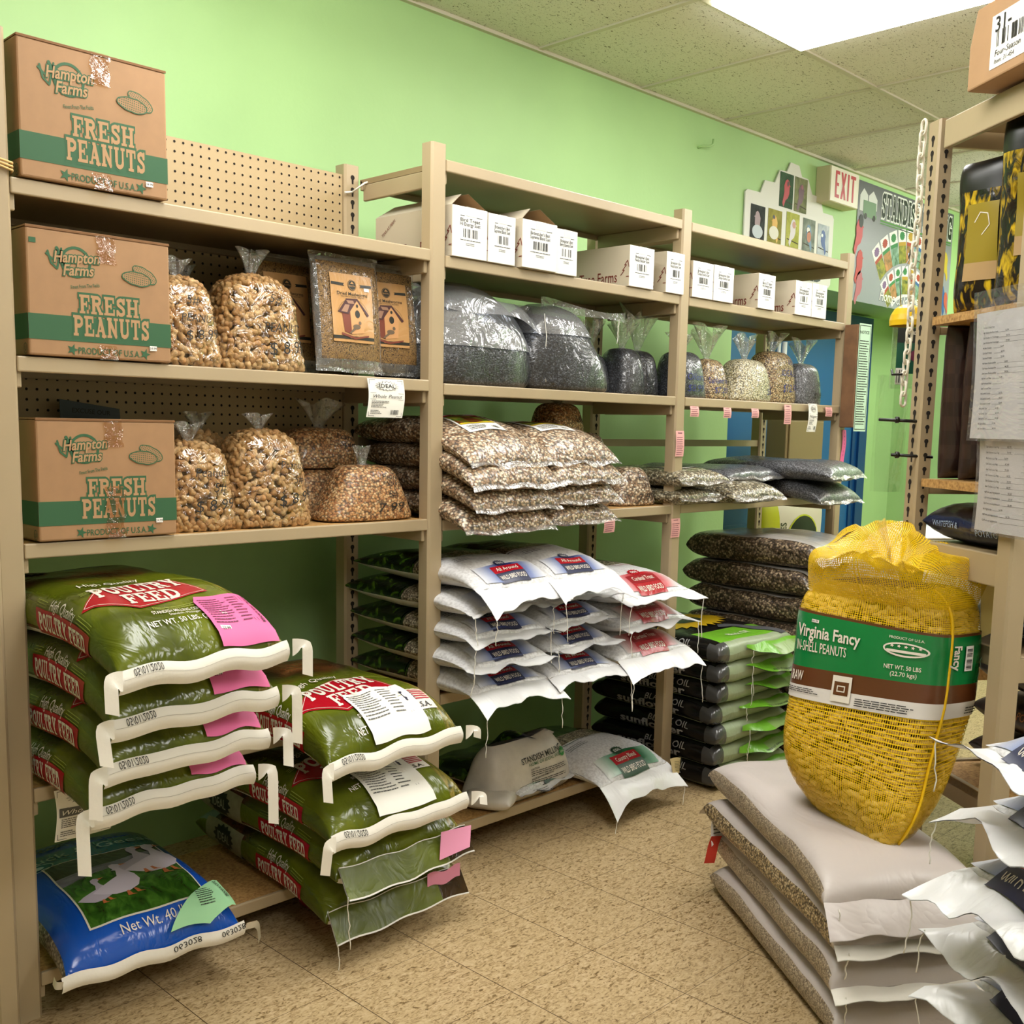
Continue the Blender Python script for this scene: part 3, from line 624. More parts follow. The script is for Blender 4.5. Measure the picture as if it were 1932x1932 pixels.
def peanut_verts(L, r, bend):
    vs = []; fs = []
    for j in range(NR):
        tt = -1 + 2 * (j + .5) / NR * .999; tt = math.copysign(abs(tt) ** .8, tt); z = tt * L / 2
        rad = r * math.sqrt(max(.03, 1 - tt ** 4)) * (1 - .26 * math.exp(-(tt * 3) ** 2)) * (1 + .08 * tt)
        for i in range(NP_):
            a = 2 * math.pi * i / NP_; vs.append(Vector((rad * math.cos(a) + bend * (1 - tt * tt), rad * math.sin(a), z)))
    for j in range(NR - 1):
        for i in range(NP_): fs.append((j * NP_ + i, j * NP_ + (i + 1) % NP_, (j + 1) * NP_ + (i + 1) % NP_, (j + 1) * NP_ + i))
    fs += [tuple(range(NP_))[::-1], tuple((NR - 1) * NP_ + i for i in range(NP_))]
    return vs, fs
def scatter_peanuts(mb, pts, rnd, L=.0275, r=.0094, horiz=0, mats=None):
    """pts: list of (position, outward normal)"""
    mats = mats or SHELLS
    for p, n in pts:
        k = .8 + .4 * rnd.random(); one = rnd.random() < .12
        vs, fs = peanut_verts(L * k * (.6 if one else 1), r * (.92 + .2 * rnd.random()), (rnd.random() - .5) * .002)
        a = n.orthogonal().normalized(); b = n.cross(a); ang = rnd.random() * math.pi
        d = a * math.cos(ang) + b * math.sin(ang)
        if horiz and rnd.random() < horiz: d = (Vector((0, 0, 1)).cross(n).normalized() + Vector((0, 0, .5 * (rnd.random() - .5)))).normalized()
        d = (d + n * (rnd.random() - .5) * .5).normalized(); e = (n - d * n.dot(d)).normalized(); g = d.cross(e)
        mat = Matrix((e, g, d)).transposed()
        mb.add([p + mat @ v for v in vs], fs, mats[rnd.randrange(len(mats))])
def pouch_points(po, rnd, spacing, t0=.0, t1=.95, depth=.0055, backskip=False):
    out = []; grid_ = {}
    def ok(p):
        k = tuple(int(math.floor(c / spacing)) for c in p)
        for dx in (-1, 0, 1):
            for dy in (-1, 0, 1):
                for dz in (-1, 0, 1):
                    for q in grid_.get((k[0] + dx, k[1] + dy, k[2] + dz), ()):
                        if (q - p).length < spacing: return False
        grid_.setdefault(k, []).append(p); return True
    for _ in range(9000):
        a = rnd.random() * 2 * math.pi; t = t0 + (t1 - t0) * rnd.random(); p = po.pt(a, t)
        if backskip and p.y > .03: continue
        if not ok(p): continue
        e = .02; du = po.pt(a + e, t) - po.pt(a - e, t); dv = po.pt(a, min(1, t + e)) - po.pt(a, max(0, t - e)); n = du.cross(dv)
        if n.length < 1e-9: continue
        n.normalize(); out.append((p - n * depth * (.6 + .8 * rnd.random()), n))
    return out
def marker(mb, po, rows, m, o=.012):
    for s_, x, z, h, wd, rot in rows:
        mb.put(text(s_, h, -.005, .18, cx=x, cy=z, w=wd, rot=rot), lambda a, b: po.front(a, b, o), m, .02)
def peanut_bag(loc, rz, wd, ht, dp, rows, label, seed, neck=.05, group='clear bags of whole peanuts', topdx=0):
    t = empty('peanut_bag', loc, rz, label=label, cat='bag of peanuts', group=group); rnd = random.Random(seed)
    po = Pouch([(0, wd * .49, dp * .47), (ht * .08, wd * .52, dp * .52), (ht * .35, wd * .47, dp * .5), (ht * .65, wd * .42, dp * .46), (ht * .86, wd * .36, dp * .38), (ht * .97, wd * .2, dp * .24), (ht * 1.0, .012, .012)], 3.0, seed, .003)
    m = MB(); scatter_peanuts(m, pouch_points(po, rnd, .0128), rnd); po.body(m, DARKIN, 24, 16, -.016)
    o = m.build('peanuts', t); o['kind'] = 'stuff'
    m = MB(); po.body(m, CLEAR, 36, 26, .005)
    ruffle(m, (0, 0, ht * .995), .010, neck, .03, CLEARTOP, seed, (topdx, 0)); m.build('clear_bag', t)
    m = MB(); marker(m, po, rows, INK); m.build('marker_writing', t)
    return t
Z2, Z3 = 1.393, 1.018
peanut_bag((-.105, -.585, Z2), 0, .17, .2, .15, [('5#', .0, .145, .02, None, 0), ('PEANUTS', .02, .105, .017, .1, -.02), ('$ 8.99', .02, .07, .022, .085, .1)], 'clear bag of peanuts squeezed against the second carton, price 8 99', 3, .04)
peanut_bag((.09, -.585, Z2), -.02, .235, .225, .16, [('5#', .02, .165, .022, None, -.3), ('PEANUTS', .045, .1, .022, .12, 0), ('$ 8.99', .05, .055, .03, .11, .1)], 'clear bag of peanuts with tied top, beside the dried mealworms', 5, .055, topdx=.1)
peanut_bag((-.01, -.44, Z2), .2, .18, .20, .12, [], 'clear peanut bag half hidden behind the two on the second shelf', 8, .05)
peanut_bag((-.075, -.575, Z3), 0, .19, .205, .15, [('Peanuts', .02, .135, .02, .09, .0), ('5#', .035, .1, .022, None, 0), ('$ 8.99', .02, .06, .026, .10, .05)], 'clear bag of peanuts touching the third carton, marked 5#', 11, .04)
peanut_bag((.115, -.575, Z3), .02, .235, .235, .165, [('Peanuts', .045, .15, .02, .08, 0), ('5#', .055, .115, .02, None, 0), ('$ 8.99', .05, .07, .026, .11, .12)], 'clear bag of peanuts with wide base, left of the peanut splits', 13, .035)
peanut_bag((.03, -.43, Z3), 0, .17, .23, .12, [], 'clear peanut bag behind the two on the third shelf', 17, .04)
# ================================================================ peanut split bags
SPLIT = grain('peanut_splits', ['#b98550', '#d3ab78', '#a06a40', '#e0bf90', '#c89763', '#ad7c4e'], 150, (1, 1, 1.25), .55, .6, 18, .7, .5, bump=.3)
SPLITL = grain('peanut_split_mix', ['#8f6f52', '#d6c2a4', '#ab8e6e', '#e2d4bb', '#7d5f48', '#c2a788', '#9a7c5e'], 122, (1, 1.1, 1.3), .7, .6, 15, .9, .45, bump=.3)
def grain_pouch(name, loc, rz, wd, ht, dp, mat, rows, label, cat, group, seed, ink=None, top=.05, taper=.75, topr=.035, topdx=0, n=3.2, filmtop=True, flat=.55):
    t = empty(name, loc, rz, label=label, cat=cat, group=group)
    po = Pouch([(0, wd * .47, dp * .46), (ht * .07, wd * .5, dp * .5), (ht * .4, wd * (.5 + taper * .5) / 2 * 1.0 if False else wd * .5 * (1 - (1 - taper) * .45), dp * .49), (ht * .8, wd * .5 * taper, dp * .4), (ht * .96, wd * .5 * taper * .75, dp * .25), (ht, wd * .5 * taper * .3, dp * .1)], n, seed, .003)
    m = MB(); po.body(m, mat, 36, 22); top_c = (0, 0, ht * .985); m.add([po.pt(2 * math.pi * i / 36, 1) for i in range(36)], [tuple(range(36))], mat)
    m.build('filled_bag', t)
    if top:
        m = MB(); ruffle(m, top_c, .012 if filmtop else wd * .2, top, topr, CLEARTOP, seed, (topdx, 0), flat=flat)
        if filmtop:
            m.grid(lambda u, v: Vector(((wd * .5 * taper * .9 * (1 - v) + .012 * v) * math.cos(2 * math.pi * u), (dp * .36 * (1 - v) + .012 * v) * math.sin(2 * math.pi * u), ht * (.84 + .155 * v ** .7) + .003)), 32, 6, CLEARTOP, cu=True)
        m.build('gathered_top', t)
    if rows: m = MB(); marker(m, po, rows, ink or INK, .003); m.build('marker_writing', t)
    return t
GS = 'small clear bags of peanut splits'
grain_pouch('peanut_splits_bag', (.425, -.585, Z3), -.02, .29, .145, .15, SPLIT, [('Peanut', .055, .115, .016, .07, 0), ('Splits', .06, .098, .014, .06, 0), ('5#', .05, .07, .018, None, 0), ('7.99', .045, .035, .024, .09, .03)], 'peanut splits bag in front on the third shelf, marked 7.99', 'bag of peanut splits', GS, 21, top=.045, taper=.62, topr=.02)
grain_pouch('peanut_splits_bag', (.40, -.44, Z3), .1, .26, .13, .13, SPLIT, [], 'dark lower peanut splits bag behind the one marked 7.99', 'bag of peanut splits', GS, 22, top=0, taper=.9)
grain_pouch('peanut_splits_bag', (.40, -.42, Z3 + .131), .0, .24, .11, .13, SPLIT, [('Peanut', .06, .085, .014, .07, -.1), ('Splits', .065, .065, .014, .07, -.1)], 'peanut splits bag lying on top of another, against the pegboard', 'bag of peanut splits', GS, 23, top=.07, taper=.8, topr=.06)
m = MB(); m.prism([(0, 0), (.15, -.012), (.145, .06), (0, .08)], -.001, .001, P('dark_slate_card', '#34424a', .5), lambda p: Vector((p.x, p.z, p.y)))
m.put(text('EXCUSE OUR', .011, .01, cx=.075, cy=.052, rot=-.06), lambda x, y: Vector((x, -.0018, y)), P('card_grey_ink', '#121a1e', .6))
o = tag(m.build('sign_card', loc=(-.28, -.35, 1.235)), 'dark slate sign card leaning on the pegboard behind the third carton', 'sign')
# ================================================================ dried mealworms
WORM = NT('mealworms'); c = WORM.coords((1, 1, .5)); v = WORM.n('ShaderNodeTexNoise', Scale=85., Detail=3., Distortion=3.5); WORM.l(c, 0, v, 0)
r = WORM.ramp(v, 0, [(.36, '#2a1a0a'), (.46, '#6b4d26'), (.54, '#a5824a'), (.6, '#5a3d1c'), (.7, '#8a6a38')]); WORM.l(r, 0, WORM.b, 'Base Color'); WORM.b.inputs['Roughness'].default_value = .5
WORM.b.inputs['Coat Weight'].default_value = .7; WORM.b.inputs['Coat Roughness'].default_value = .1; WORM.bump(v, 0, .7, .004); wrinkle(WORM, 22, .8, .01, True); WORM = WORM.m
CARD = film_print('kraft_label', '#c1945f', .28, 20, .35); DK = P('label_dark', '#2a2a24', .4); ROOF = P('birdhouse_roof', '#4a2a2c', .4); ROOFL = P('birdhouse_roof_light', '#a07a62', .4); WOODL = P('birdhouse_front', '#cf9a66', .4); WOODR = P('birdhouse_side', '#7a3d2c', .4); BIRDG = P('print_bird_grey', '#6d5c4a', .4)
def mealworm_bag(loc, rz, label, seed, price=False):
    W, L = .212, .278
    t = empty('mealworm_bag', loc, rz, R(84), label=label, cat='bag of mealworms', group='bags of dried mealworms'); rnd = random.Random(seed)
    b = Bag(W, L, .05, 3, 2, 4, 2, seed, .004, pleat=.002)
    m = MB(); b.body(m, lambda x, y, z: WORM if abs(x) < .90 and -.86 < y < .88 else CLEARTOP, 40, 30)
    # local +y is up the bag
    f = lambda o: (lambda x, y: b.top(x, y, o))
    w2 = .066
    m.put(rect(-w2, -.075, w2, .095), f(.003), CARD, .02); m.put(rect(-w2, -.068, w2, -.060), f(.0036), DK, .03)
    m.put(text('Dried Mealworms', .0085, .008, cx=0, cy=.046, w=.096), f(.004), DK, .02); m.put(text('WILD BIRD & POULTRY ADDITIVE', .0032, 0, cx=0, cy=.0385, w=.074), f(.004), DK)
    m.put(disc(0, .068, .0135), f(.0036), DK); m.put(ring(0, .068, .0122, .0122, .0007), f(.0042), CARD); m.put(text('Bird Pro', .004, .01, cx=0, cy=.066), f(.0044), CARD); m.put(poly([(-.006, .071), (0, .077), (.006, .071)]), f(.0044), CARD)
    for s_ in (-1, 1): m.put(poly([(s_ * .064, .073), (s_ * .024, .071), (s_ * .028, .0675), (s_ * .024, .064), (s_ * .064, .066)]), f(.0038), DK, .02)
    m.put(line([(.05 * math.cos(a), -.012 + .046 * math.sin(a)) for a in [math.pi * (.08 + .84 * i / 16) for i in range(17)]], .0006, caps=False), f(.0038), DK)
    m.put(poly([(-.032, -.05), (-.038, .0), (-.012, .01), (-.008, -.056)]), f(.0038), WOODR, .02)
    m.put(poly([(-.01, -.055), (-.012, .006), (.012, .03), (.034, .002), (.03, -.05)]), f(.0042), WOODL, .02)
    m.put(join(poly([(-.05, -.002), (-.022, .032), (.012, .03), (-.018, -.006)]), poly([(.008, .034), (.014, .034), (.05, -.004), (.044, -.008)]), poly([(-.024, .033), (.014, .035), (.018, .03), (-.02, .028)])), f(.0046), ROOF, .02)
    m.put(join(poly([(-.04, .0), (-.026, .018), (-.012, .018), (-.022, -.002)]), poly([(-.016, .021), (-.022, .029), (.0, .029), (.004, .021)])), f(.005), ROOFL)
    m.put(join(disc(.011, -.004, .0078, .0098), disc(.0115, .0165, .0035, .0045)), f(.0048), DK)
    m.put(poly([(-.042, -.052), (.004, -.062), (.046, -.055), (.046, -.059), (.002, -.068), (-.042, -.058)]), f(.0046), WOODR, .02)
    m.put(join(disc(.006, -.036, .012, .006), disc(.017, -.026, .0045), poly([(-.002, -.038), (-.018, -.052), (-.014, -.054), (.004, -.042)])), f(.0052), BIRDG)
    m.put(text('NET WT. 2 LBS', .0034, .01, cx=0, cy=-.064), f(.0042), CARD)
    if price: m.put(rect(.038, .056, .055, .064), f(.0042), STICK)
    m.build('bag', t)
    m = MB(); m.grid(lambda u, v: Vector(((2 * u - 1) * W * .52, L * (.49 + .045 * v), .024 + .004 * math.sin(u * 9 + seed))), 20, 3, CLEARTOP); m.build('seal_strip', t); m = MB(); m.grid(lambda u, v: Vector(((2 * u - 1) * W * .5, -L * (.49 + .04 * v), .022 + .005 * math.sin(u * 8 + seed))), 20, 3, CLEARTOP); m.build('seal_strip', t)
mealworm_bag((.345, -.60, Z2 + .152), .04, 'front dried mealworms bag, left of the pair, price sticker on its label', 31, True)
mealworm_bag((.50, -.555, Z2 + .152), -.10, 'dried mealworms bag at the right, next to the middle post', 32)
mealworm_bag((.235, -.475, Z2 + .152), .05, 'dark dried mealworms bag set back between peanut bag and front bag', 33)
# ================================================================ ideal paper tags on shelf edges
PAPER = P('white_paper', '#efece3', .6)
def ideal_sheet(loc, wd, ht, label, rows, dark=False, ry=0.):
    t = MB(); rnd = random.Random(4)
    t.grid(lambda u, v: Vector(((u - .5) * wd + .003 * math.sin(v * 4), -.004 * math.sin(v * 3.2) - .003 * math.sin(u * 3), -v * ht)), 10, 12, PAPER)
    f = lambda x, y: Vector((x + .003 * math.sin(-y / ht * 4), -.0012 - .004 * math.sin(-y / ht * 3.2) - .003 * math.sin((x / wd + .5) * 3), y))
    t.put(frame(-wd * .46, -ht * .97, wd * .46, -ht * .03, .0009), f, INK)
    bw, bh = wd * .33, ht * .17
    t.put(burst(0, -ht * .18, bw, bh * .8, 16, .7), f, INK); g = lambda x, y: f(x, y) + Vector((0, -.0004, 0)); t.put(burst(0, -ht * .18, bw * .94, bh * .74, 16, .68), g, PAPER)
    t.put(text('IDEAL', ht * .10, .012, cx=0, cy=-ht * .18, w=wd * .44), lambda x, y: f(x, y) + Vector((0, -.0008, 0)), INK)
    t.put(join(rect(-wd * .46, -ht * .37, wd * .46, -ht * .363), rect(-wd * .46, -ht * .535, wd * .46, -ht * .528)), f, INK)
    if dark: t.put(rect(-wd * .46, -ht * .535, wd * .46, -ht * .37), f, P('grey_band_print', '#5b5a57', .6), .03)
    for s_, x, w_ in rows: t.put(text(s_, ht * .09, .0, .35, cx=x * wd, cy=-ht * .45, w=w_ * wd), lambda x, y: f(x, y) + Vector((0, -.0008, 0)), PAPER if dark else INK)
    t.put(micro(-wd * .42, -ht * .75, wd * .1, -ht * .56, 5, rnd, .4, .5), f, P('small_print', '#55524c', .6)); t.put(barcode(wd * .12, -ht * .92, wd * .36, -ht * .8, rnd), f, INK); t.put(micro(-wd * .42, -ht * .92, -wd * .1, -ht * .8, 3, rnd, .4, .5), f, MATS['small_print'])
    o = t.build('product_tag', loc=loc, rz=ry); return tag(o, label, 'paper tag', 'printed paper tags hanging from shelf edges')
ideal_sheet((.417, -.692, 1.386), .118, .098, 'white Whole Peanut paper tag hanging under the dried mealworms', [('Whole', -.22, .36), ('Peanut', .22, .38)])
ideal_sheet((-.405, -.70, .496), .122, .112, 'white paper tag with grey band hanging under the left poultry stack', [('Whole', -.18, .5), ('Peanut', .33, .3)], True)
# ================================================================ poultry feed sacks
OLIVE = NT('olive_poultry_print'); c = OLIVE.coords((1, 1, 1)); n1 = OLIVE.n('ShaderNodeTexNoise', Scale=7., Detail=5., Distortion=.6); OLIVE.l(c, 0, n1, 0)
ra = OLIVE.ramp(n1, 0, [(.3, '#3f480a'), (.55, '#5c6612'), (.75, '#74791c')]); rb = OLIVE.ramp(n1, 0, [(.3, '#0f0a06'), (.45, '#2d170b'), (.56, '#5a2f16'), (.68, '#8f5f35'), (.8, '#3c230f')])
tc = OLIVE.n('ShaderNodeTexCoord'); sx = OLIVE.n('ShaderNodeSeparateXYZ'); OLIVE.l(tc, 'Object', sx, 0)
ad = OLIVE.n('ShaderNodeMath', operation='ADD'); OLIVE.l(sx, 1, ad, 0); mu = OLIVE.n('ShaderNodeMath', operation='MULTIPLY'); OLIVE.l(n1, 0, mu, 0); mu.inputs[1].default_value = .25; OLIVE.l(mu, 0, ad, 1)
mr = OLIVE.n('ShaderNodeMapRange'); mr.inputs[1].default_value = .12; mr.inputs[2].default_value = .2; OLIVE.l(ad, 0, mr, 0)
mx = OLIVE.n('ShaderNodeMix', data_type='RGBA'); OLIVE.l(mr, 0, mx, 0); OLIVE.l(ra, 0, mx, 6); OLIVE.l(rb, 0, mx, 7); OLIVE.l(mx, 2, OLIVE.b, 'Base Color')
OLIVE.b.inputs['Roughness'].default_value = .2; wrinkle(OLIVE, 13, .55); OLIVE = OLIVE.m
OLIVES = blotch('olive_side_print', [(.3, '#434c0c'), (.6, '#5f6a14'), (.8, '#707a1a')], 5, .36)
GRASSP = blotch('golden_grass_print', [(.3, '#2c2a0c'), (.45, '#5b5a1c'), (.6, '#8e7c34'), (.75, '#3e3a14')], 30, .25, (3, .5, 1))
SKYP = film_print('pale_sky_print', '#7f9494', .25)
WHITEPOLY = P('white_woven_poly', '#d8d4cb', .55, noise_amt=.04, nscale=14, bump=.15, bscale=60); RED = film_print('red_banner_ink', '#a50f1f', .25, 14, .4); LETW = P('cream_letters', '#e4ddd0', .35)
LIME = P('lime_line_ink', '#8f9a3a', .4); TAPEW = P('white_sewn_tape', '#e4dfd3', .6, bump=.1, bscale=50); PINK = P('pink_feed_tag', '#e0679c', .6, bump=.06, bscale=40); PINKL = P('pale_pink_paper', '#dd8fae', .6); TAGINK = P('tag_ink', '#6a2a48', .6)
CREAMP = P('cream_side_panel', '#8f8a70', .4, noise_amt=.12, nscale=60); BLACKP = P('print_black', '#0d0c0a', .35); THREAD = P('sewing_thread', '#e9e6dd', .7)
FLAGR = P('flag_red', '#b0333f', .4); FLAGB = P('flag_navy', '#20233a', .4)
def script(s_, h, w, cx, cy, rot=0): return text(s_, h, .0, .35, w=w, cx=cx, cy=cy, rot=rot)
def poultry_bag(loc, rz, L, W, T, label, seed, tagcol='pink', front='tape', ideal=False, droop=(-.05, .6), topprint=True, amp=.006, group='sacks of poultry feed', strips=(1, 1), txt2=True):
    t = empty('poultry_feed_sack', loc, rz, label=label, cat='feed sack', group=group); rnd = random.Random(seed)
    b = Bag(W, L, T, 6, 2.6, 8, 2.2, seed, amp, droop, fz=-.22, pleat=.003); hl = L / 2
    m = MB()
    def mt(x, y, z):
        if z < -.45: return WHITEPOLY
        if abs(x) > .93: return OLIVES
        if x > .55 and z > 0 and y < .45: return GRASSP
        if y > .72 and z > 0: return SKYP
        return OLIVE
    b.body(m, mt, 52, 40)
    f = lambda o: (lambda x, y: b.top(x, y, o)); cy = -.125
    if topprint:
        ban = [(-.47 * W, cy - .040), (-.27 * W, cy + .042), (.02 * W, cy + .072), (.20 * W, cy + .066), (.27 * W, cy - .046), (-.02 * W, cy - .066), (-.22 * W, cy - .094)]
        m.put(poly(ban), f(.002), RED, .025)
        m.put(line([((x + .1 * W) * .95 - .1 * W, (y - cy) * .93 + cy) for x, y in ban], .0012, True, False), f(.0026), LETW, .025)
        g = lambda s_, h, w, y: ([(p[0] - .12 * W, p[1] + .16 * p[0] - .6 * p[0] ** 2 * 1.2 + cy + y) for p in slab(s_, h, .02, 0, w)[0]], slab(s_, h, .02, 0, w)[1])
        m.put(g('POULTRY', .058, .56 * W, .026), f(.003), LETW, .025); m.put(g('FEED', .052, .35 * W, -.038), f(.003), LETW, .025)
        m.put(script('High Quality', .024, .4 * W, -.12 * W, cy + .096, .14), f(.0024), LETW, .03)
        for s_ in (-1, 1):
            for k in range(3): m.put(line([(s_ * .40 * W, cy + .035 + .006 * k - .02 * (s_ < 0)), (s_ * (.26 - .03 * k) * W, cy + .052 + .007 * k - .02 * (s_ < 0))], .0016, caps=False), f(.0022), LIME, .03)
        for k in range(2): m.put(line([(-.16 * W, cy - .094 - .006 * k), (-.1 * W, cy - .098 - .007 * k), (.24 * W, cy - .075 - .007 * k), (.32 * W, cy - .066 - .006 * k)], .0018, caps=False), f(.0022), LIME, .03)
        if txt2:
            m.put(text('Another Quality Product Packed By', .0065, 0, w=.33 * W, cx=.0 * W, cy=cy - .094, rot=.09), f(.0024), LIME, .03)
            m.put(text('STANDISH MILLING COMPANY', .0095, .012, w=.38 * W, cx=.0 * W, cy=cy - .108, rot=.09), f(.0024), LETW, .03)
            m.put(text('Standish, Michigan', .0065, 0, w=.2 * W, cx=.0 * W, cy=cy - .119, rot=.09), f(.0024), LETW, .03)
            m.put(text('NET WT. 50 LBS. (22.68 kg)', .0125, .01, w=.52 * W, cx=.0 * W, cy=cy - .137, rot=.09), f(.0024), LETW, .03)
        m.put(burst(-.25 * W, .36 * L, .14 * W, .035, 18, .72), f(.002), BLACKP, .04); m.put(text('IDEAL', .03, .01, w=.16 * W, cx=-.25 * W, cy=.36 * L), f(.0026), P('print_grey', '#3c3f3a', .4), .04)
    # left gusset: y runs along the sack, second coordinate -1..1 over its height
    sd = lambda o: (lambda x, y: b.side(-1, -x, y, o))
    m.put(poly([(-.0 * L, -.62), (.0 * L, .28), (.335 * L, .30), (.32 * L, -.62)]), sd(.002), RED, .04)
    m.put(slab('POULTRY FEED', .62, .165 * L, -.16, .29 * L), sd(.003), LETW, .04)
    m.put(text('High Quality', .36, 0, .02, w=.15 * L, cx=.16 * L, cy=.5), sd(.0024), LETW, .04)
    for k in range(3): m.put(join(rect(.0 * L, .36 + .1 * k, .06 * L, .385 + .1 * k), rect(.25 * L, .36 + .1 * k, .33 * L, .385 + .1 * k)), sd(.0022), LIME, .04)
    if ideal:
        m.put(rect(-.42 * L, -.7, -.12 * L, .62), sd(.0018), CREAMP, .04); m.put(burst(-.27 * L, -.02, .085 * L, .62, 14, .8), sd(.0024), BLACKP, .04); m.put(text('IDEAL', .4, .005, w=.1 * L, cx=-.27 * L, cy=-.02), sd(.003), P('print_silver', '#a8a89a', .4), .04)
    if tagcol == 'white':
        # flag panel printed beside the tag
        fx, fy = .30 * W, cy - .10
        m.put(rect(fx - .1 * W, fy - .035, fx + .1 * W, fy + .035), f(.0022), LETW, .02)
        for k in range(5): m.put(rect(fx - .02 * W, fy - .008 + .008 * k, fx + .09 * W, fy - .0035 + .008 * k), f(.0028), FLAGR, .02)
        m.put(rect(fx - .09 * W, fy - .006, fx - .02 * W, fy + .03), f(.0028), FLAGB, .02); m.put(text('U.S.A.', .013, .02, w=.13 * W, cx=fx, cy=fy - .023), f(.0028), BLACKP, .02)
    m.build('sack', t)
    if front == 'tape':
        m = MB(); yq = -hl; e = b.top(0, -hl, 0); zt = b.cz(-1)
        def tp(u, v):
            x = (2 * u - 1) * W * .52; p = b.dfm(Vector((x, -hl, b.cz(-1))), -1, 0); wv = .003 * math.sin(x * 34 + seed)
            return Vector((p.x, p.y - .004 - .010 * math.sin(math.pi * v) - .002 * v, p.z + .014 - .044 * v + wv))
        m.grid(tp, 30, 5, TAPEW); m.put(rect(.02, .36, .98, .385), lambda x, y: tp(x, y) + Vector((0, -.0012, .0004)), P('stitch_grey', '#b9b3a6', .7), .05)
        m.put(xf(text('05/01/2020', .3, 0, w=.16), 1, 1, .16, .2), lambda x, y: tp(x, y) + Vector((0, -.0014, .0006)), INK, .05)
        m.build('sewn_tape', t)
        for s_, ln in zip((-1, 1), strips):
            if not ln: continue
            m = MB(); p0 = tp(.5 + .5 * s_, .3); wob = (rnd.random() - .5)
            def st(u, v, s_=s_, p0=p0, ln=ln, wob=wob):
                a = 1.5708 * min(1, v * 2.4); k = max(0, v - .3); w_ = (u - .5) * .034
                cx_ = s_ * (.03 * math.sin(a) + .012 * k * wob); cz_ = .004 * math.sin(a) - .105 * k * ln
                return Vector((p0.x + cx_ + s_ * w_ * math.sin(a) * .8, p0.y - .010 - .012 * math.sin(a) + .02 * k * wob, p0.z + cz_ + w_ * math.cos(a) * 1.1 - .3 * w_ * math.sin(a) * s_))
            m.grid(st, 3, 14, TAPEW); m.build('tape_end', t)
    else:
        m = MB()
        def fl(u, v):
            x = (2 * u - 1) * W * .5; p = b.dfm(Vector((x, -hl, b.cz(-1))), -1, 0)
            return Vector((p.x * (1 + .03 * v), p.y - .004 - .05 * v * (1 - .35 * u) , p.z + .028 - .062 * v + .004 * math.sin(5 * u + seed)))
        m.grid(fl, 24, 5, lambda u, v: OLIVES if u < .8 else blotch('brown_fold_print', [(.3, '#1e1408'), (.7, '#46321a')], 6, .25))
        m.grid(lambda u, v: fl(u, v) + Vector((0, .003, -.003)), 24, 3, WHITEPOLY); m.put(line([(0, .02), (1, .02)], .03, caps=False), lambda x, y: fl(x, y) + Vector((0, -.001, .001)), THREAD, .05)
        m.put(line([(0, .995), (1, .995)], .05, caps=False), lambda x, y: fl(x, y) + Vector((0, -.001, .0)), WHITEPOLY, .05); m.build('folded_end', t)
        m = MB(); string(m, fl(0, .9), .13, THREAD, seed); m.build('thread', t)
    if tagcol in ('pink', 'white'):
        pm = PINK if tagcol == 'pink' else PAPER; ink = TAGINK if tagcol == 'pink' else P('small_print2', '#5a5a58', .6)
        x0, x1 = (.10, .47) if tagcol == 'pink' else (-.17, .27); m = MB()
        y0, y1 = -hl + .004, -hl + (.125 if tagcol == 'pink' else .135)
        def tg(o): return lambda x, y: b.top(x, max(y, -hl + .002), o) + Vector((0, -.004 if y < -hl + .02 else 0, .002 * math.sin(x * 60)))
        m.put(poly([(x0 * W, y0), (x1 * W, y0), (x1 * W, y1), (x0 * W + .012, y1), (x0 * W, y1 - .02)]), tg(.004), pm, .012)
        hx = (x1 - x0) * W
        m.put(micro(x0 * W + .01, y0 + .03, x0 * W + hx * .5, y1 - .012, 11, rnd, .32, .25), tg(.0052), ink); m.put(micro(x0 * W + hx * .55, y0 + .03, x0 * W + hx * .78, y1 - .012, 9, rnd, .3, .4), tg(.0052), ink)
        m.put(join(rect(x1 * W - .026, y0 + .03, x1 * W - .025, y1 - .01), rect(x1 * W - .034, y0 + .03, x1 * W - .033, y1 - .01)), tg(.0052), ink)
        if tagcol == 'pink':
            m.put(text('IDEAL 16% LAYER', .0075, .02, w=.085, rot=-math.pi / 2, cx=x1 * W - .0145, cy=(y0 + y1) / 2 + .008), tg(.0054), BLACKP); m.put(rect(x0 * W + .012, y0 + .016, x0 * W + .036, y0 + .026), tg(.0054), STICK); m.put(text('23.99', .006, 0, cx=x0 * W + .024, cy=y0 + .021), tg(.006), INK)
        m.build('feed_tag', t)
    elif tagcol in ('flag_a', 'flag_b'):
        p = b.top(W * .40, -hl * .99, 0); m = MB(); bb = tagcol == 'flag_b'
        m.grid(lambda u, v: Vector((p.x - .075 + (.09 if bb else .085) * u + (0 if bb else .022 * v), p.y - .02 - .02 * u + (.0 if bb else -.02 * (1 - v)), p.z - .012 + (.035 * v + .012 * u * u + .004 * math.sin(u * 9) if bb else -.03 + .062 * v * (1 - .25 * u) + .018 * u))), 12, 6, PINKL)
        m.build('pink_tag', t)
    return t
GP1 = 'poultry feed sacks in the left stack'
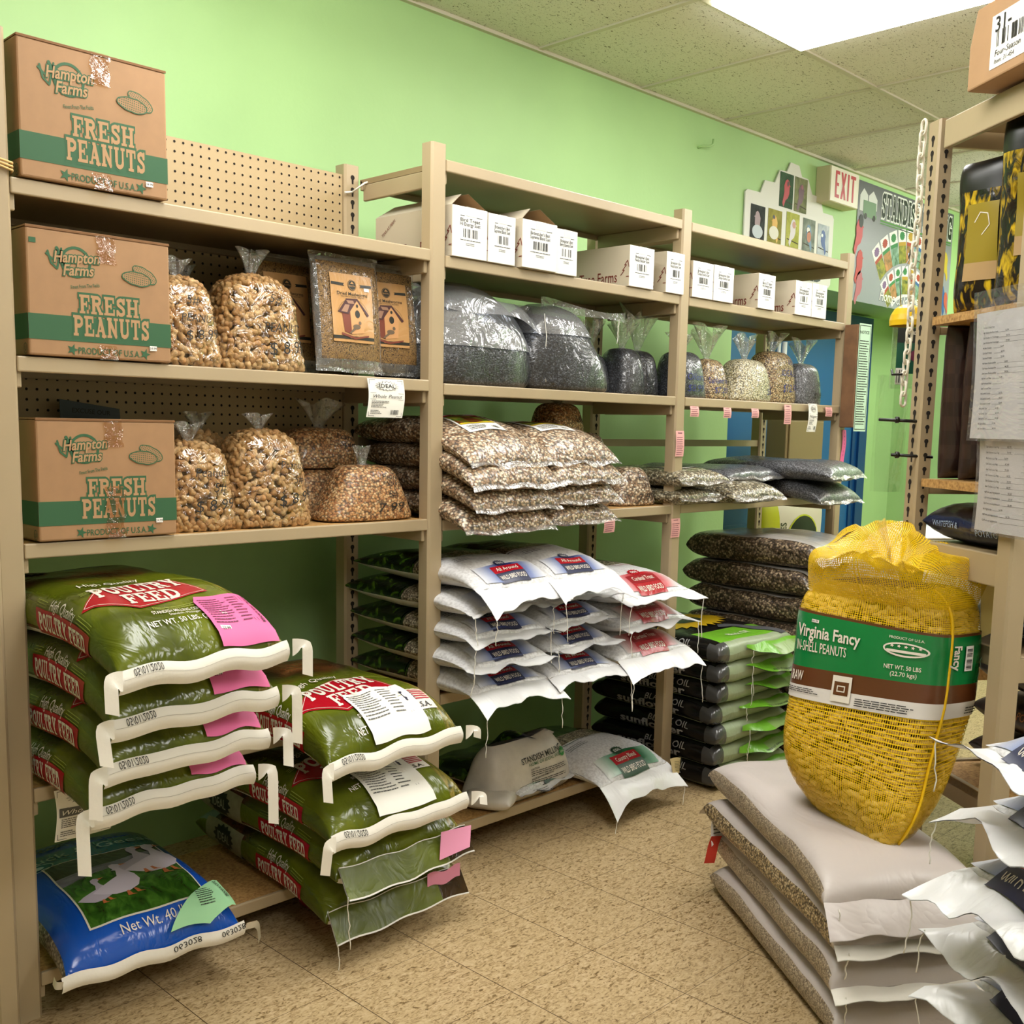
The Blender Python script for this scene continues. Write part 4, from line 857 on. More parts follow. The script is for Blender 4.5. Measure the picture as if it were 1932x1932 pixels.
for k, (yc, zz, lab) in enumerate(((-.893, 0, 'bottom poultry feed sack of the left stack, lying on the shelf board'), (-.945, 1, 'poultry feed sack second from the bottom of the left stack'), (-.985, 2, 'poultry feed sack third from the bottom of the left stack'), (-1.035, 3, 'topmost poultry feed sack of the left stack, its red banner fully showing'))):
    L = .64; a = R((3, 3.5, 3, 4)[k]); xc = (-.292, -.286, -.288, -.293)[k]
    poultry_bag((xc - math.sin(a) * L / 2, yc + math.cos(a) * L / 2, .505 + .107 * zz), a, L, .365, .11, lab, 41 + k, droop=((-.1, .5), (-.08, .6), (-.06, .65), (-.05, .65))[k], group=GP1, topprint=(k == 3 or k == 1 or k == 2), strips=((1.5, 1.7), (1.1, 1.0), (.9, 1.6), (.8, .9))[k])
GP2 = 'poultry feed sacks by the middle post'
poultry_bag((.213 + .02, -.955 + .29, .505), R(3), .585, .405, .125, 'single poultry feed sack with white tag lying on the shelf right of the left stack', 51, 'white', droop=(-.1, .9), group=GP2, strips=(.9, .3))
poultry_bag((.25, -.955 + .33, .1 + .222), R(1), .68, .41, .115, 'upper poultry feed sack of the low stack, white tag and flag on its front', 52, 'white', ideal=True, droop=(-.12, .5), group=GP2, strips=(.9, .3))
poultry_bag((.285, -.93 + .33, .1 + .111), R(0), .68, .40, .113, 'middle poultry feed sack of the low stack with green folded end and pink tag', 53, 'flag_a', 'fold', ideal=True, droop=(-.12, .5), topprint=False, group=GP2)
poultry_bag((.295, -.915 + .33, .1), R(-3), .67, .40, .113, 'bottom poultry feed sack of the low stack with curling pink tag', 54, 'flag_b', 'fold', ideal=True, droop=(-.12, .5), topprint=False, group=GP2)
m = MB(); m.prism([(0, 0), (.09, -.02), (.1, .2), (0, .2)], .001, .05, P('red_plastic', '#8e1420', .35)); tag(m.build('red_bag_corner', loc=(.20, -.80, 0), bevel=.012), 'red folded bag corner on the floor beneath the low poultry stack', 'bag')
# ================================================================ duck and geese sack
DUCKBLUE = NT('duck_bag_blue'); tc = DUCKBLUE.n('ShaderNodeTexCoord'); sx = DUCKBLUE.n('ShaderNodeSeparateXYZ'); DUCKBLUE.l(tc, 'Object', sx, 0)
mr = DUCKBLUE.n('ShaderNodeMapRange'); mr.inputs[1].default_value = -.28; mr.inputs[2].default_value = .28; DUCKBLUE.l(sx, 1, mr, 0)
rp = DUCKBLUE.ramp(mr, 0, [(0, '#0f52b8'), (.55, '#0c47a8'), (.64, '#0b3c8c'), (.655, '#14606a'), (.80, '#145a66'), (.815, '#0c3f8c'), (1, '#0a3068')], 'LINEAR'); DUCKBLUE.l(rp, 0, DUCKBLUE.b, 'Base Color')
DUCKBLUE.b.inputs['Roughness'].default_value = .2; wrinkle(DUCKBLUE, 12, .5); DUCKBLUE = DUCKBLUE.m
PELLET = grain('grey_pellets', ['#8a8272', '#a39a88', '#756d5e', '#b0a794'], 170, (1, 1, 1), .6, .6, 16, .7, .5)
GRASSG = blotch('photo_grass', [(.3, '#1e3a10'), (.5, '#2f5a18'), (.7, '#4a7a28')], 40, .22, (1, .5, 1)); POND = blotch('photo_water', [(.3, '#5c5868'), (.6, '#7f7888'), (.8, '#8f8a94')], 14, .22, (.6, 3, 1)); DARKBG = blotch('photo_dark_bank', [(.3, '#15140c'), (.6, '#2e2a16'), (.8, '#47301c')], 12, .22)
GOOSE = P('goose_white', '#cfc4d0', .4); BEAK = P('goose_orange', '#c06a3a', .4)
def goose(cx, cy, s_, flip=1):
    """2-d goose print, facing +x"""
    q = lambda pts: poly([(cx + flip * x * s_, cy + y * s_) for x, y in pts])
    body = q([(-.5, .02), (-.3, .18), (-.02, .34), (.1, .40), (.16, .62), (.12, .82), (.14, .94), (.24, 1.0), (.34, .94), (.34, .84), (.28, .78), (.30, .6), (.42, .36), (.44, .12), (.34, -.08), (.1, -.22), (-.14, -.22), (-.34, -.1)])
    return body, join(q([(.33, .93), (.48, .9), (.34, .84)]), q([(.05, -.2), (.1, -.2), (.12, -.34), (.2, -.38), (.02, -.38)]), q([(.2, -.17), (.25, -.16), (.3, -.3), (.38, -.33), (.22, -.33)]))
L, W = .56, .385; t = empty('duck_feed_sack', (-.283, -.535, .0985), R(-4), label='blue feed sack picturing white geese on the lowest shelf at the left', cat='feed sack'); rnd = random.Random(6)
b = Bag(W, L, .135, 4.5, 2.2, 6, 2, 61, .005, (-.1, .5), fz=-.15); m = MB()
b.body(m, lambda x, y, z: (DUCKBLUE if z > -.05 and (abs(x) < .965 or z > .55) else PELLET) if z > -.6 else WHITEPOLY, 52, 40); f = lambda o: (lambda x, y: b.top(x, y, o))
x0, x1, y0, y1 = -.12, .14, -.225, .075
m.put(rect(x0 - .004, y0 - .004, x1 + .004, y1 + .004), f(.002), LETW, .025); m.put(rect(x0, y0, x1, -.05), f(.0026), GRASSG, .025); m.put(poly([(x0, -.05), (x1, -.05), (x1, .01), (x0, -.045)]), f(.0026), GRASSG, .025)
m.put(poly([(x0, -.05), (x1, .01), (x1, .035), (x0, -.005)]), f(.0026), POND, .025); m.put(poly([(x0, -.005), (x1, .035), (x1, y1), (x0, y1)]), f(.0026), DARKBG, .025)
for cx, cy, s_, gm in ((-.075, -.14, .085, '#b9aebb'), (-.02, -.125, .12, '#cfc4d0'), (.052, -.045, .12, '#b3a8b5'), (.088, -.062, .14, '#d4cad4')):
    g, bk = goose(cx, cy, s_); m.put(g, f(.0034 + .0004 * (gm == '#d4cad4' or gm == '#cfc4d0')), P('goose_' + gm[1:], gm, .4), .02); m.put(bk, f(.004), BEAK, .02)
m.put(text('Duck & Geese', .034, .0, w=.335, cx=.0, cy=.135, rot=.02), f(.0026), P('sage_letters', '#8fae9e', .4), .02)
m.put(text('Kalmbach', .02, .015, .3, w=.14, cx=-.09, cy=.195), f(.0026), BLACKP, .03) if False else m.put(text('master', .026, .02, .3, w=.15, cx=-.1, cy=.2, rot=.05), f(.0026), BLACKP, .03)
m.put(ring(-.128, .09, .036, .022, .003), f(.0026), P('pale_teal', '#9fc0bd', .4), .03); m.put(disc(-.128, .09, .014, .009), f(.0026), MATS['pale_teal'], .03)
m.put(text('Net Wt. 40 lb', .019, .0, w=.15, cx=.01, cy=-.247, rot=.02), f(.0026), LETW, .02); m.build('sack', t)
m = MB(); e = lambda u, v: (lambda p: Vector((p.x, p.y - .004 - .008 * math.sin(math.pi * v), p.z + .012 - .034 * v)))(b.dfm(Vector(((2 * u - 1) * W * .53, -L / 2, b.cz(-1))), -1, 0))
m.grid(e, 30, 4, TAPEW)
m.put(xf(text('063028', .34, .0, w=.16), 1, 1, .66, .3), lambda x, y: e(x, y) + Vector((0, -.0015, .0006)), INK, .05); m.put(xf(text('063028', .34, 0, w=.14), 1, 1, .93, .3), lambda x, y: e(min(1, x), y) + Vector((0, -.0015, .0006)), INK, .05); m.build('sewn_tape', t)
for s_ in (-1, 1):
    m = MB(); p0 = e(.5 + .5 * s_, .4)
    m.grid(lambda u, v: Vector((p0.x + s_ * .03 * math.sin(min(1, v * 2) * 1.57) * (1 if s_ > 0 else .4), p0.y - .006 + .012 * u + (.02 if s_ < 0 else -.01) * v, p0.z + .012 - (.055 if s_ > 0 else -.01) * max(0, v - .3) - .022 * u)), 3, 10, TAPEW); m.build('tape_end', t)
m = MB(); GT = P('mint_feed_tag', '#9fd8a4', .6)
def gt(x, y): q = b.top(x, max(y, -L / 2 + .004), 0); k = max(0, (x - .03) / .16); return q + Vector((0, -.012, .006 + .02 * k + .004 * math.sin(x * 40)))
m.put(poly([(.03, -.272), (.1, -.225), (.188, -.182), (.19, -.262), (.12, -.276)]), gt, GT, .012); m.put(micro(.11, -.255, .15, -.215, 8, rnd, .35, .3), lambda x, y: gt(x, y) + Vector((0, -.001, .0012)), INK); m.put(text('DUCK N GOOSE', .008, .02, w=.05, rot=-1.3, cx=.172, cy=-.222), lambda x, y: gt(x, y) + Vector((0, -.001, .0012)), INK, .02); m.build('feed_tag', t)
# ================================================================ clear sacks of peanut split mix
LABW = film_print('white_label', '#ece9e2', .3, 20, .3); LABPIC = blotch('label_photo', [(.3, '#2a1408'), (.45, '#6a2e14'), (.55, '#3d6a1e'), (.7, '#b9a03a')], 22, .3)
FILMSEAM = film('film_seam', '#f4efe8', .08, .3, .2, 26, .7, .05)
def split_sack(loc, rz, L, W, T, label, seed, lab=False, droop=(-.12, .9), mat=None, group='clear sacks of peanut splits', name='peanut_splits_sack', cat='sack of peanut splits', ends=True, labx=0, laby=.0, nz=2.1):
    t = empty(name, loc, rz, label=label, cat=cat, group=group); rnd = random.Random(seed)
    b = Bag(W, L, T, 4.2, nz, 8, 2, seed, .007, droop, pleat=.003, ear=.02); m = MB(); b.body(m, mat or SPLITL, 46, 36)
    if lab:
        f = lambda o: (lambda x, y: b.top(x + labx, y + laby, o))
        m.put(rect(-.075, -.07, .075, .10), f(.0022), LABW, .02); m.put(rect(-.068, -.025, .068, .058), f(.0028), LABPIC, .02); m.put(burst(0, .078, .04, .016, 16, .8), f(.0028), P('label_green', '#1d4a26', .4), .02); m.put(text('IDEAL', .014, .02, w=.045, cx=0, cy=.078), f(.0034), LABW, .02); m.put(rect(-.068, .046, .068, .058), f(.0034), RED, .02); m.put(rect(-.068, -.025, .068, -.016), f(.0034), P('label_yellow', '#c9b02c', .4), .02)
        m.put(micro(-.06, -.062, .02, -.034, 4, rnd, .4, .3), f(.0028), INK); m.put(barcode(.03, -.06, .06, -.045, rnd, 12), f(.0028), INK)
    m.build('sack', t)
    if ends: m = MB(); b.flange(m, FILMSEAM, .014, True, .5, .004, 26, 1.02, 26); m.build('sealed_end', t)
    return t
GL = 'left column of clear peanut split sacks'
names_l = ('bottom clear peanut split sack in the left column, sagging over the shelf edge', 'second clear peanut split sack from the bottom, left column', 'third clear peanut split sack from the bottom, left column', 'topmost clear peanut split sack of the left column with picture label')
names_r = ('bottom clear peanut split sack in the right column of four', 'second clear peanut split sack from the bottom, right column', 'third clear peanut split sack from the bottom, right column', 'topmost clear peanut split sack of the right column with picture label')
for k in range(4):
    split_sack((.785 + .004 * (k % 2), -.545 - .012 * (k % 3) , 1.013 + .067 * k), R((-1, 1.5, -.5, 1)[k]), .52, .345, .086, names_l[k], 70 + k, k == 3, ((-.06, 1.5), (-.03, 1.25), (-.01, 1.12), (.02, 1.0))[k], labx=-.02, laby=-.10)
    split_sack((1.105 + .006 * (k % 2), -.535 - .010 * (k % 3), 1.013 + .065 * k), R((1, -1.5, 1, -3)[k]), .52, .30, .084, names_r[k], 80 + k, k == 3, ((-.06, 1.3), (-.04, 1.15), (-.02, 1.05), (.01, .98))[k], labx=-.02, laby=-.09)
GQ = 'small peanut split bags right of the sacks'
grain_pouch('peanut_splits_bag', (1.375, -.55, 1.0125), .1, .19, .125, .14, SPLITL, [('7.99', .04, .03, .02, .07, 0)], 'small peanut splits bag low against the right column of sacks', 'bag of peanut splits', GQ, 91, top=0, taper=.9)
grain_pouch('peanut_splits_bag', (1.57, -.575, 1.0125), -.1, .205, .13, .14, SPLITL, [('Peanut', .03, .095, .018, .07, 0), ('5#', .03, .07, .016, None, 0), ('7.99', .03, .03, .024, .08, .05)], 'small peanut splits bag beside the middle right post, marked 7.99', 'bag of peanut splits', GQ, 92, top=0, taper=.6)
grain_pouch('peanut_splits_bag', (1.40, -.50, 1.138), .1, .2, .12, .15, SPLITL, [('7', .05, .05, .02, None, 0)], 'small peanut splits bag second from the top of the leaning pile', 'bag of peanut splits', GQ, 93, top=0, taper=.85)
grain_pouch('peanut_splits_bag', (1.345, -.45, 1.258), .15, .2, .095, .14, SPLIT, [('7.99', .03, .04, .02, .06, -.2)], 'small peanut splits bag topmost of the pile, under the black seed shelf', 'bag of peanut splits', GQ, 94, top=.02, taper=.7, topr=.05)
# ================================================================ white wild bird food sacks
SEEDW = grain('seed_window', ['#8a7c66', '#b5a88e', '#6d5f4b', '#c4b79c', '#978a72'], 190, (1, 1, 1), .6, .6, 16, .8, .5)
MILK = NT('white_bird_food_film'); c = MILK.coords(); v = MILK.n('ShaderNodeTexNoise', Scale=120., Detail=2.); MILK.l(c, 0, v, 0)
r = MILK.ramp(v, 0, [(.35, '#c6c5c6'), (.6, '#dededf')]); MILK.l(r, 0, MILK.b, 'Base Color'); MILK.b.inputs['Roughness'].default_value = .3; wrinkle(MILK, 14, .65); MILK = MILK.m
WHITEFILM = film_print('white_sack_film', '#e6e6e6', .28, 12, .55); FOREST = blotch('forest_print', [(.4, '#07100a'), (.5, '#16260c'), (.57, '#3c5c16'), (.66, '#5d7f20'), (.72, '#0f1a0a')], 26, .25)
BLUEFADE = uvramp('blue_fade_panel', [(0, '#d8dae0'), (.25, '#6f7fae'), (.42, '#1b2660'), (.62, '#1b2660'), (.8, '#7482b0'), (1, '#d8dae0')]); REDFADE = uvramp('red_fade_panel', [(0, '#dcd4d4'), (.22, '#c56a70'), (.4, '#a3101e'), (.62, '#a3101e'), (.82, '#c56a70'), (1, '#dcd4d4')]); GREENFADE = uvramp('green_fade_panel', [(0, '#d8dcd8'), (.25, '#6fa288'), (.45, '#0f5f36'), (.75, '#0f5f36'), (1, '#8fb8a0')])
NAVY = P('navy_ink', '#161d42', .35)
def bird_food(loc, rz, L, W, T, label, seed, kind='all', droop=(-.12, .8), fl=.055, group=None, corner=.5, skew=0, rx=0, edge='#7a2030', drop=.5, strings=True, cap=False, fz=-.05, name='bird_food_sack', wave=.008, front_zone=-.30, big=1.0, amp=.008, labx=0):
    t = empty(name, loc, rz, label=label, cat='sack of bird food', group=group); rnd = random.Random(seed)
    b = Bag(W, L, T, 3.6, 1.9, 3.0, 1.7, seed, amp, droop, fz=fz, pleat=.002); m = MB(); z0 = front_zone
    def mt(x, y, z):
        if z < -.25: return WHITEFILM
        if y < z0: return MILK
        if y < z0 + .26: return SEEDW
        return FOREST
    b.body(m, mt, 46, 36); f = lambda o: (lambda x, y: b.top(x + labx, y, o)); pan, ink = {'all': (BLUEFADE, NAVY), 'card': (REDFADE, RED), 'green': (GREENFADE, P('dark_green_ink', '#0c3a22', .4))}[kind]
    yb = z0 * L / 2
    m.put(line([(-W * .44, yb - .004), (-.2 * W, yb - .012), (0, yb - .006), (.2 * W, yb - .012), (.44 * W, yb - .002)], .003), f(.0022), {'all': NAVY, 'card': RED, 'green': MATS.get('dark_green_ink', NAVY)}[kind], .03)
    ys = -L * .43; k = big; hh = .034 * k
    m.put(rect(-.36 * W, max(ys - hh, -L * .485), .40 * W, ys + hh), f(.0022), pan, .02, uv=True)
    m.put(burst(.0, ys + hh * 1.1, .024 * k, .014 * k, 14, .78), f(.0030), ink, .02); m.put(text('IDEAL', .0085 * k, .01, w=.026 * k, cx=0, cy=ys + hh * 1.1), f(.0038), WHITEFILM, .02)
    m.put(rect(-.052 * k, ys - .002 * k, .062 * k, ys + .024 * k), f(.0028), RED if kind != 'card' else P('deep_red_ink', '#8d0c1a', .3), .02); m.put(rect(-.052 * k, ys - .033 * k, .062 * k, ys - .003 * k), f(.0028), {'all': NAVY, 'card': RED, 'green': MATS.get('dark_green_ink', NAVY)}[kind], .02)
    m.put(text({'all': 'All Around', 'card': 'Cardinal Treat', 'green': 'Country Blend'}[kind], .0125 * k, .004, w=.085 * k, cx=.005 * k, cy=ys + .011 * k), f(.0036), LETW, .02)
    m.put(text('WILD BIRD FOOD', .0125 * k, .008, w=.1 * k, cx=.005 * k, cy=ys - .018 * k), f(.0036), LETW, .02)
    m.put(micro(-.36 * W, yb - .06, -.1 * W, yb - .03, 3, rnd, .3, .4), f(.0026), P('grey_print', '#6a6a70', .5))
    # printing low on the front underside
    m.put(rect(.02, -L * .485, .06, -L * .455), lambda x, y: b.top(x, y, .003, True), BLACKP, .015); m.put(micro(-.02, -L * .45, .08, -L * .44, 1, rnd, .5), lambda x, y: b.top(x, y, .003, True), BLACKP)
    sd = lambda o: (lambda x, y: b.side(-1, -x, y, o))
    m.put(rect(-.42 * L, -.1, -.02 * L, .75), sd(.0018), FOREST, .05)
    m.build('sack', t)
    m = MB(); fn = b.flange(m, WHITEFILM, fl, True, drop, wave, 34, 1.06, 30, corner=corner, sk=skew); m.build('front_flap', t)
    if strings:
        m = MB(); p = fn(.02, .95); string(m, p, .06 + .06 * rnd.random(), THREAD, seed, .0012); m.build('thread', t)
        if strings == 2: m = MB(); p = fn(.97, .95); string(m, p, .09 + .05 * rnd.random(), THREAD, seed + 9, .0013); m.build('thread', t)
    return t
GA = 'white All Around bird food sacks on the middle shelf'
posn = ('bottom', 'second from the bottom', 'middle', 'second from the top', 'topmost')
for k in range(5):
    bird_food((.755 + (.012, 0, .0, -.005, .01)[k], -.545 - (.01, .02, .01, .0, .03)[k], .5165 + .077 * k), R((1, -1, 0, 2, 1)[k]), .53, .315, .086, posn[k] + ' blue panel bird food sack, column touching the middle post', 100 + k, droop=((-.13, .35), (-.12, .6), (-.12, .4), (-.12, .5), (-.1, .9))[k], group=GA, fl=(.05, .03, .035, .03, .05)[k], corner=(.6, .2, .4, .3, .5)[k], drop=(.4, .1, .15, .1, .5)[k], skew=(0, 0, 0, 0, -.3)[k])
    bird_food((1.06 + (.025, .02, .0, .02, -.01)[k], -.545 - (.02, .0, .0, .0, .02)[k], .5165 + .077 * k), R((-2, 1, 1, -1, 0)[k]), .53, .30, .085, posn[k] + ' blue panel bird food sack, second column from the middle post', 110 + k, droop=((-.13, .4), (-.12, .4), (-.12, .35), (-.12, .5), (-.1, .8))[k], group=GA, fl=(.04, .03, .03, .03, .05)[k], corner=(.4, .5, .1, .3, .8)[k], drop=(.3, .1, .1, .1, .5)[k], strings=2 if k in (0, 3) else 1)
GC = 'white bird food sacks with red panel'
for k in range(3):
    bird_food((1.405 + (.005, .015, .01)[k], -.55 - (.02, .0, .01)[k], .5165 + .098 * k), R((0, 2, -2)[k]), .54, .36, .112, ('bottom', 'middle', 'topmost')[k] + ' white bird food sack with red panel, stack of three by the right post', 120 + k, 'card', droop=((-.14, .5), (-.12, .4), (-.12, .5))[k], group=GC, fl=(.055, .035, .04)[k], corner=(.3, .6, .9)[k], drop=(.5, .1, .2)[k], strings=2, big=1.25)
# ---------------- bottom shelf of the middle bay
bird_food((1.40, -.53, .113), R(2), .50, .36, .10, 'white bird food sack with green panel drooping off the bottom shelf', 131, 'green', droop=(-.10, .9), fl=.055, corner=.5, drop=.6, strings=2, big=1.2, front_zone=-.1)
m = MB(); m.grid(lambda u, v: Vector((.062 * u + .01 * v, -.012 * math.sin(u * 3 + v), -.062 * v + .004 * math.sin(u * 5))), 8, 8, P('buff_tag', '#d8c795', .6)); rnd = random.Random(9)
m.put(join(barcode(.04, -.02, .058, -.004, rnd, 9), micro(.012, -.045, .035, -.008, 7, rnd, .3, .2), rect(.04, -.045, .048, -.037)), lambda x, y: Vector((x - y * .16, -.014 * math.sin(x * 48) - .003, y)), INK)
tag(m.build('feed_tag', loc=(1.575, -.80, .155)), 'buff printed feed tag on the corner of the green panel sack', 'paper tag')
bird_food((1.10, -.46, .1135), R(8), .42, .36, .085, 'dark green printed sack lying behind the crumpled white sack', 133, 'green', droop=None, fl=.02, corner=0, drop=.1, strings=0, front_zone=-.9, amp=.012)
t = empty('crumpled_seed_sack', (1.05, -.585, .113), R(2), label='crumpled white seed sack with black print standing on the bottom shelf', cat='sack of bird food'); rnd = random.Random(77)
WOVEN = P('white_woven_sack', '#cfc8bc', .45, noise_amt=.08, nscale=22, bump=.25, bscale=28)
po = Pouch([(0, .185, .07), (.02, .20, .085), (.07, .18, .085), (.12, .165, .075), (.155, .15, .05), (.175, .14, .02)], 3.4, 77, .006); m = MB(); po.body(m, WOVEN, 44, 24)
m.grid(lambda u, v: Vector(((2 * u - 1) * .145 + .01 * v, .004 - .03 * v + .012 * math.sin(u * 7), .172 + .03 * v * math.sin(u * 5 + .6) + .012 * v)), 18, 4, lambda u, v: FOREST if u < .45 else (FLAGB if u < .7 else WOVEN))
f = lambda o: (lambda x, y: po.front(x, y, o))
m.put(join(text('STANDISH MILLING', .017, .012, w=.19, cx=.03, cy=.128, rot=.06)), f(.003), BLACKP, .02); m.put(text('HOME OF IDEAL FEED', .010, .004, w=.15, cx=.04, cy=.112, rot=.06), f(.003), P('green_ink', '#1f5a34', .5), .02)
m.put(burst(.125, .118, .018, .015, 14, .85), f(.003), P('seal_green', '#2f8a3c', .5), .02); m.put(text('IDEAL', .006, .01, cx=.125, cy=.118), f(.004), LETW)
m.put(text('CAUTION:', .006, .01, align='L', cx=-.03, cy=.092, rot=.05), f(.003), BLACKP); m.put(micro(-.03, .07, .14, .088, 3, rnd, .35, .1), f(.003), BLACKP); m.put(text('ALLERGEN INFORMATION:', .006, .01, align='L', cx=-.03, cy=.062, rot=.05), f(.003), BLACKP); m.put(micro(-.03, .046, .14, .058, 2, rnd, .35, .1), f(.003), BLACKP)
m.put(join(poly([(-.02, .028), (.005, .042), (.012, .036), (.05, .038), (.055, .03), (.03, .026), (.015, .01), (.008, .02)]), poly([(.028, .006), (.045, .024), (.06, .022), (.058, .004)])), f(.003), BLACKP, .02)
m.put(frame(.085, .008, .125, .034, .0014), f(.003), BLACKP, .02); m.put(micro(.092, .012, .118, .026, 4, rnd, .4), f(.003), INK); m.build('sack', t)
m = MB(); b = Bag(.14, .16, .055, 3, 2, 4, 2, 78, .008); b.body(m, WOVEN, 26, 18); o = m.build('sack_corner', t, (-.165, -.035, 0), R(30))
# ================================================================ suet cartons on the second shelf
CWHITE = P('white_carton', '#e9e9e6', .55); CSIDE = P('carton_side_grey', '#c3b8a2', .65); CIN = P('carton_inside', '#9b7b55', .7); DRED = P('dark_red_ink', '#6d2118', .6); LABT = P('carton_tape', '#d7d7d4', .35)
def suet_carton(x0, x1, z1, D, label, seed, open_=False, l1="Birdwatcher's Best", l2='Supreme Blend Suet', yf=-.69, side=True):
    W = x1 - x0; Hh = z1 - 1.7237; t = empty('suet_carton', (x0, yf, 1.7237), 0, label=label, cat='carton', group='white suet cartons'); rnd = random.Random(seed)
    m = MB(); m.box(0, W, .002, D, 0, Hh if not open_ else Hh, CSIDE); m.box(.0005, W - .0005, 0, .002, .0005, Hh - .0005, CWHITE)
    f = lambda o: (lambda x, y: Vector((x, -o, y)))
    m.put(rect(.38 * W, .82 * Hh, .66 * W, Hh), f(.0005), LABT)
    m.put(text(l1, .0095, .008, w=.56 * W, cx=.5 * W, cy=.74 * Hh), f(.0008), INK); m.put(text(l2, .0095, .008, w=.58 * W, cx=.5 * W, cy=.66 * Hh), f(.0008), INK)
    m.put(join(barcode(.3 * W, .40 * Hh, .72 * W, .57 * Hh, rnd, 20), micro(.22 * W, .80 * Hh, .34 * W, .83 * Hh, 1, rnd), micro(.68 * W, .80 * Hh, .84 * W, .83 * Hh, 1, rnd), micro(.22 * W, .335 * Hh, .8 * W, .36 * Hh, 1, rnd, .5), micro(.38 * W, .24 * Hh, .62 * W, .30 * Hh, 2, rnd, .3)), f(.0008), INK)
    g = lambda o: (lambda x, y: Vector((-o, -x, y)))
    if side:
        m.put(text('Tree Farms', .034, .004, w=.16, cx=-.13, cy=.032, shear=0), g(.0012), DRED); m.put(join(line([(-.035, .035), (-.02, .05), (-.028, .05), (-.012, .066), (-.02, .066), (-.008, .08)], .0025), line([(-.008, .08), (-.002, .06)], .0025), line([(-.012, .03), (-.002, .03)], .0025)), g(.0012), DRED)
        m.put(text('TEAR AT PERFS', .009, .0, w=.07, cx=-.27, cy=.10, rot=.6), g(.0012), DRED)
    m.build('body', t, bevel=.002)
    if open_:
        for pts, nm in (([(0, .004, Hh), (0, D, Hh), (.045, D - .03, Hh + .034), (.05, .02, Hh + .036)], 'flap'), ([(W, .004, Hh), (W, D * .8, Hh), (W - .06, D * .8, Hh + .038), (W - .055, .02, Hh + .04)], 'flap')):
            a, b_, c_, d_ = [Vector(q) for q in pts]; m = MB()
            m.grid(lambda u, v: (a * (1 - u) + b_ * u) * (1 - v) + (d_ * (1 - u) + c_ * u) * v, 4, 2, CSIDE, smooth=False); m.grid(lambda u, v: (a * (1 - u) + b_ * u) * (1 - v) + (d_ * (1 - u) + c_ * u) * v + Vector((0, 0, -.0015)), 4, 2, CIN, smooth=False); m.build(nm, t)
    return t
suet_carton(.645, .775, 1.858, .33, 'open suet carton nearest the middle post, flaps raised, printed Bird Treat', 1, True, 'Bird Treat', 'Hi Energy Suet', side=True)
suet_carton(.779, .886, 1.856, .30, 'narrow suet carton squeezed between the two open cartons', 2)
suet_carton(.905, 1.050, 1.858, .32, 'second open suet carton, flap bent up, slightly forward', 3, True, yf=-.70)
suet_carton(1.053, 1.152, 1.854, .30, 'suet carton right of the second open carton', 4, l2='Berry Essential Suet')
suet_carton(1.405, 1.532, 1.852, .33, 'closed suet carton with long printed side, standing alone mid shelf', 5, l2='Nutty Butter Suet')
suet_carton(1.60, 1.70, 1.857, .30, 'suet carton against the left side of the right post', 6, l2='Nutty Butter Suet')
suet_carton(1.75, 1.872, 1.845, .30, 'suet carton just right of the right post', 7, l2='Orange Essence Suet')
suet_carton(1.876, 2.0, 1.846, .30, 'suet carton second from the right post in the far bay', 8, l2='Orange Essence Suet')
suet_carton(2.165, 2.28, 1.85, .33, 'suet carton with dark red tree on its side, middle of the far bay', 9, l1='Bird Treat', l2='Hi Energy Suet')
suet_carton(2.43, 2.553, 1.853, .33, 'suet carton left of the last one in the far bay', 10, l1='Woodpecker', l2='Energy Suet')
suet_carton(2.557, 2.672, 1.855, .30, 'last suet carton at the far right end of the row', 11, l1='Woodpecker', l2='Energy Suet')
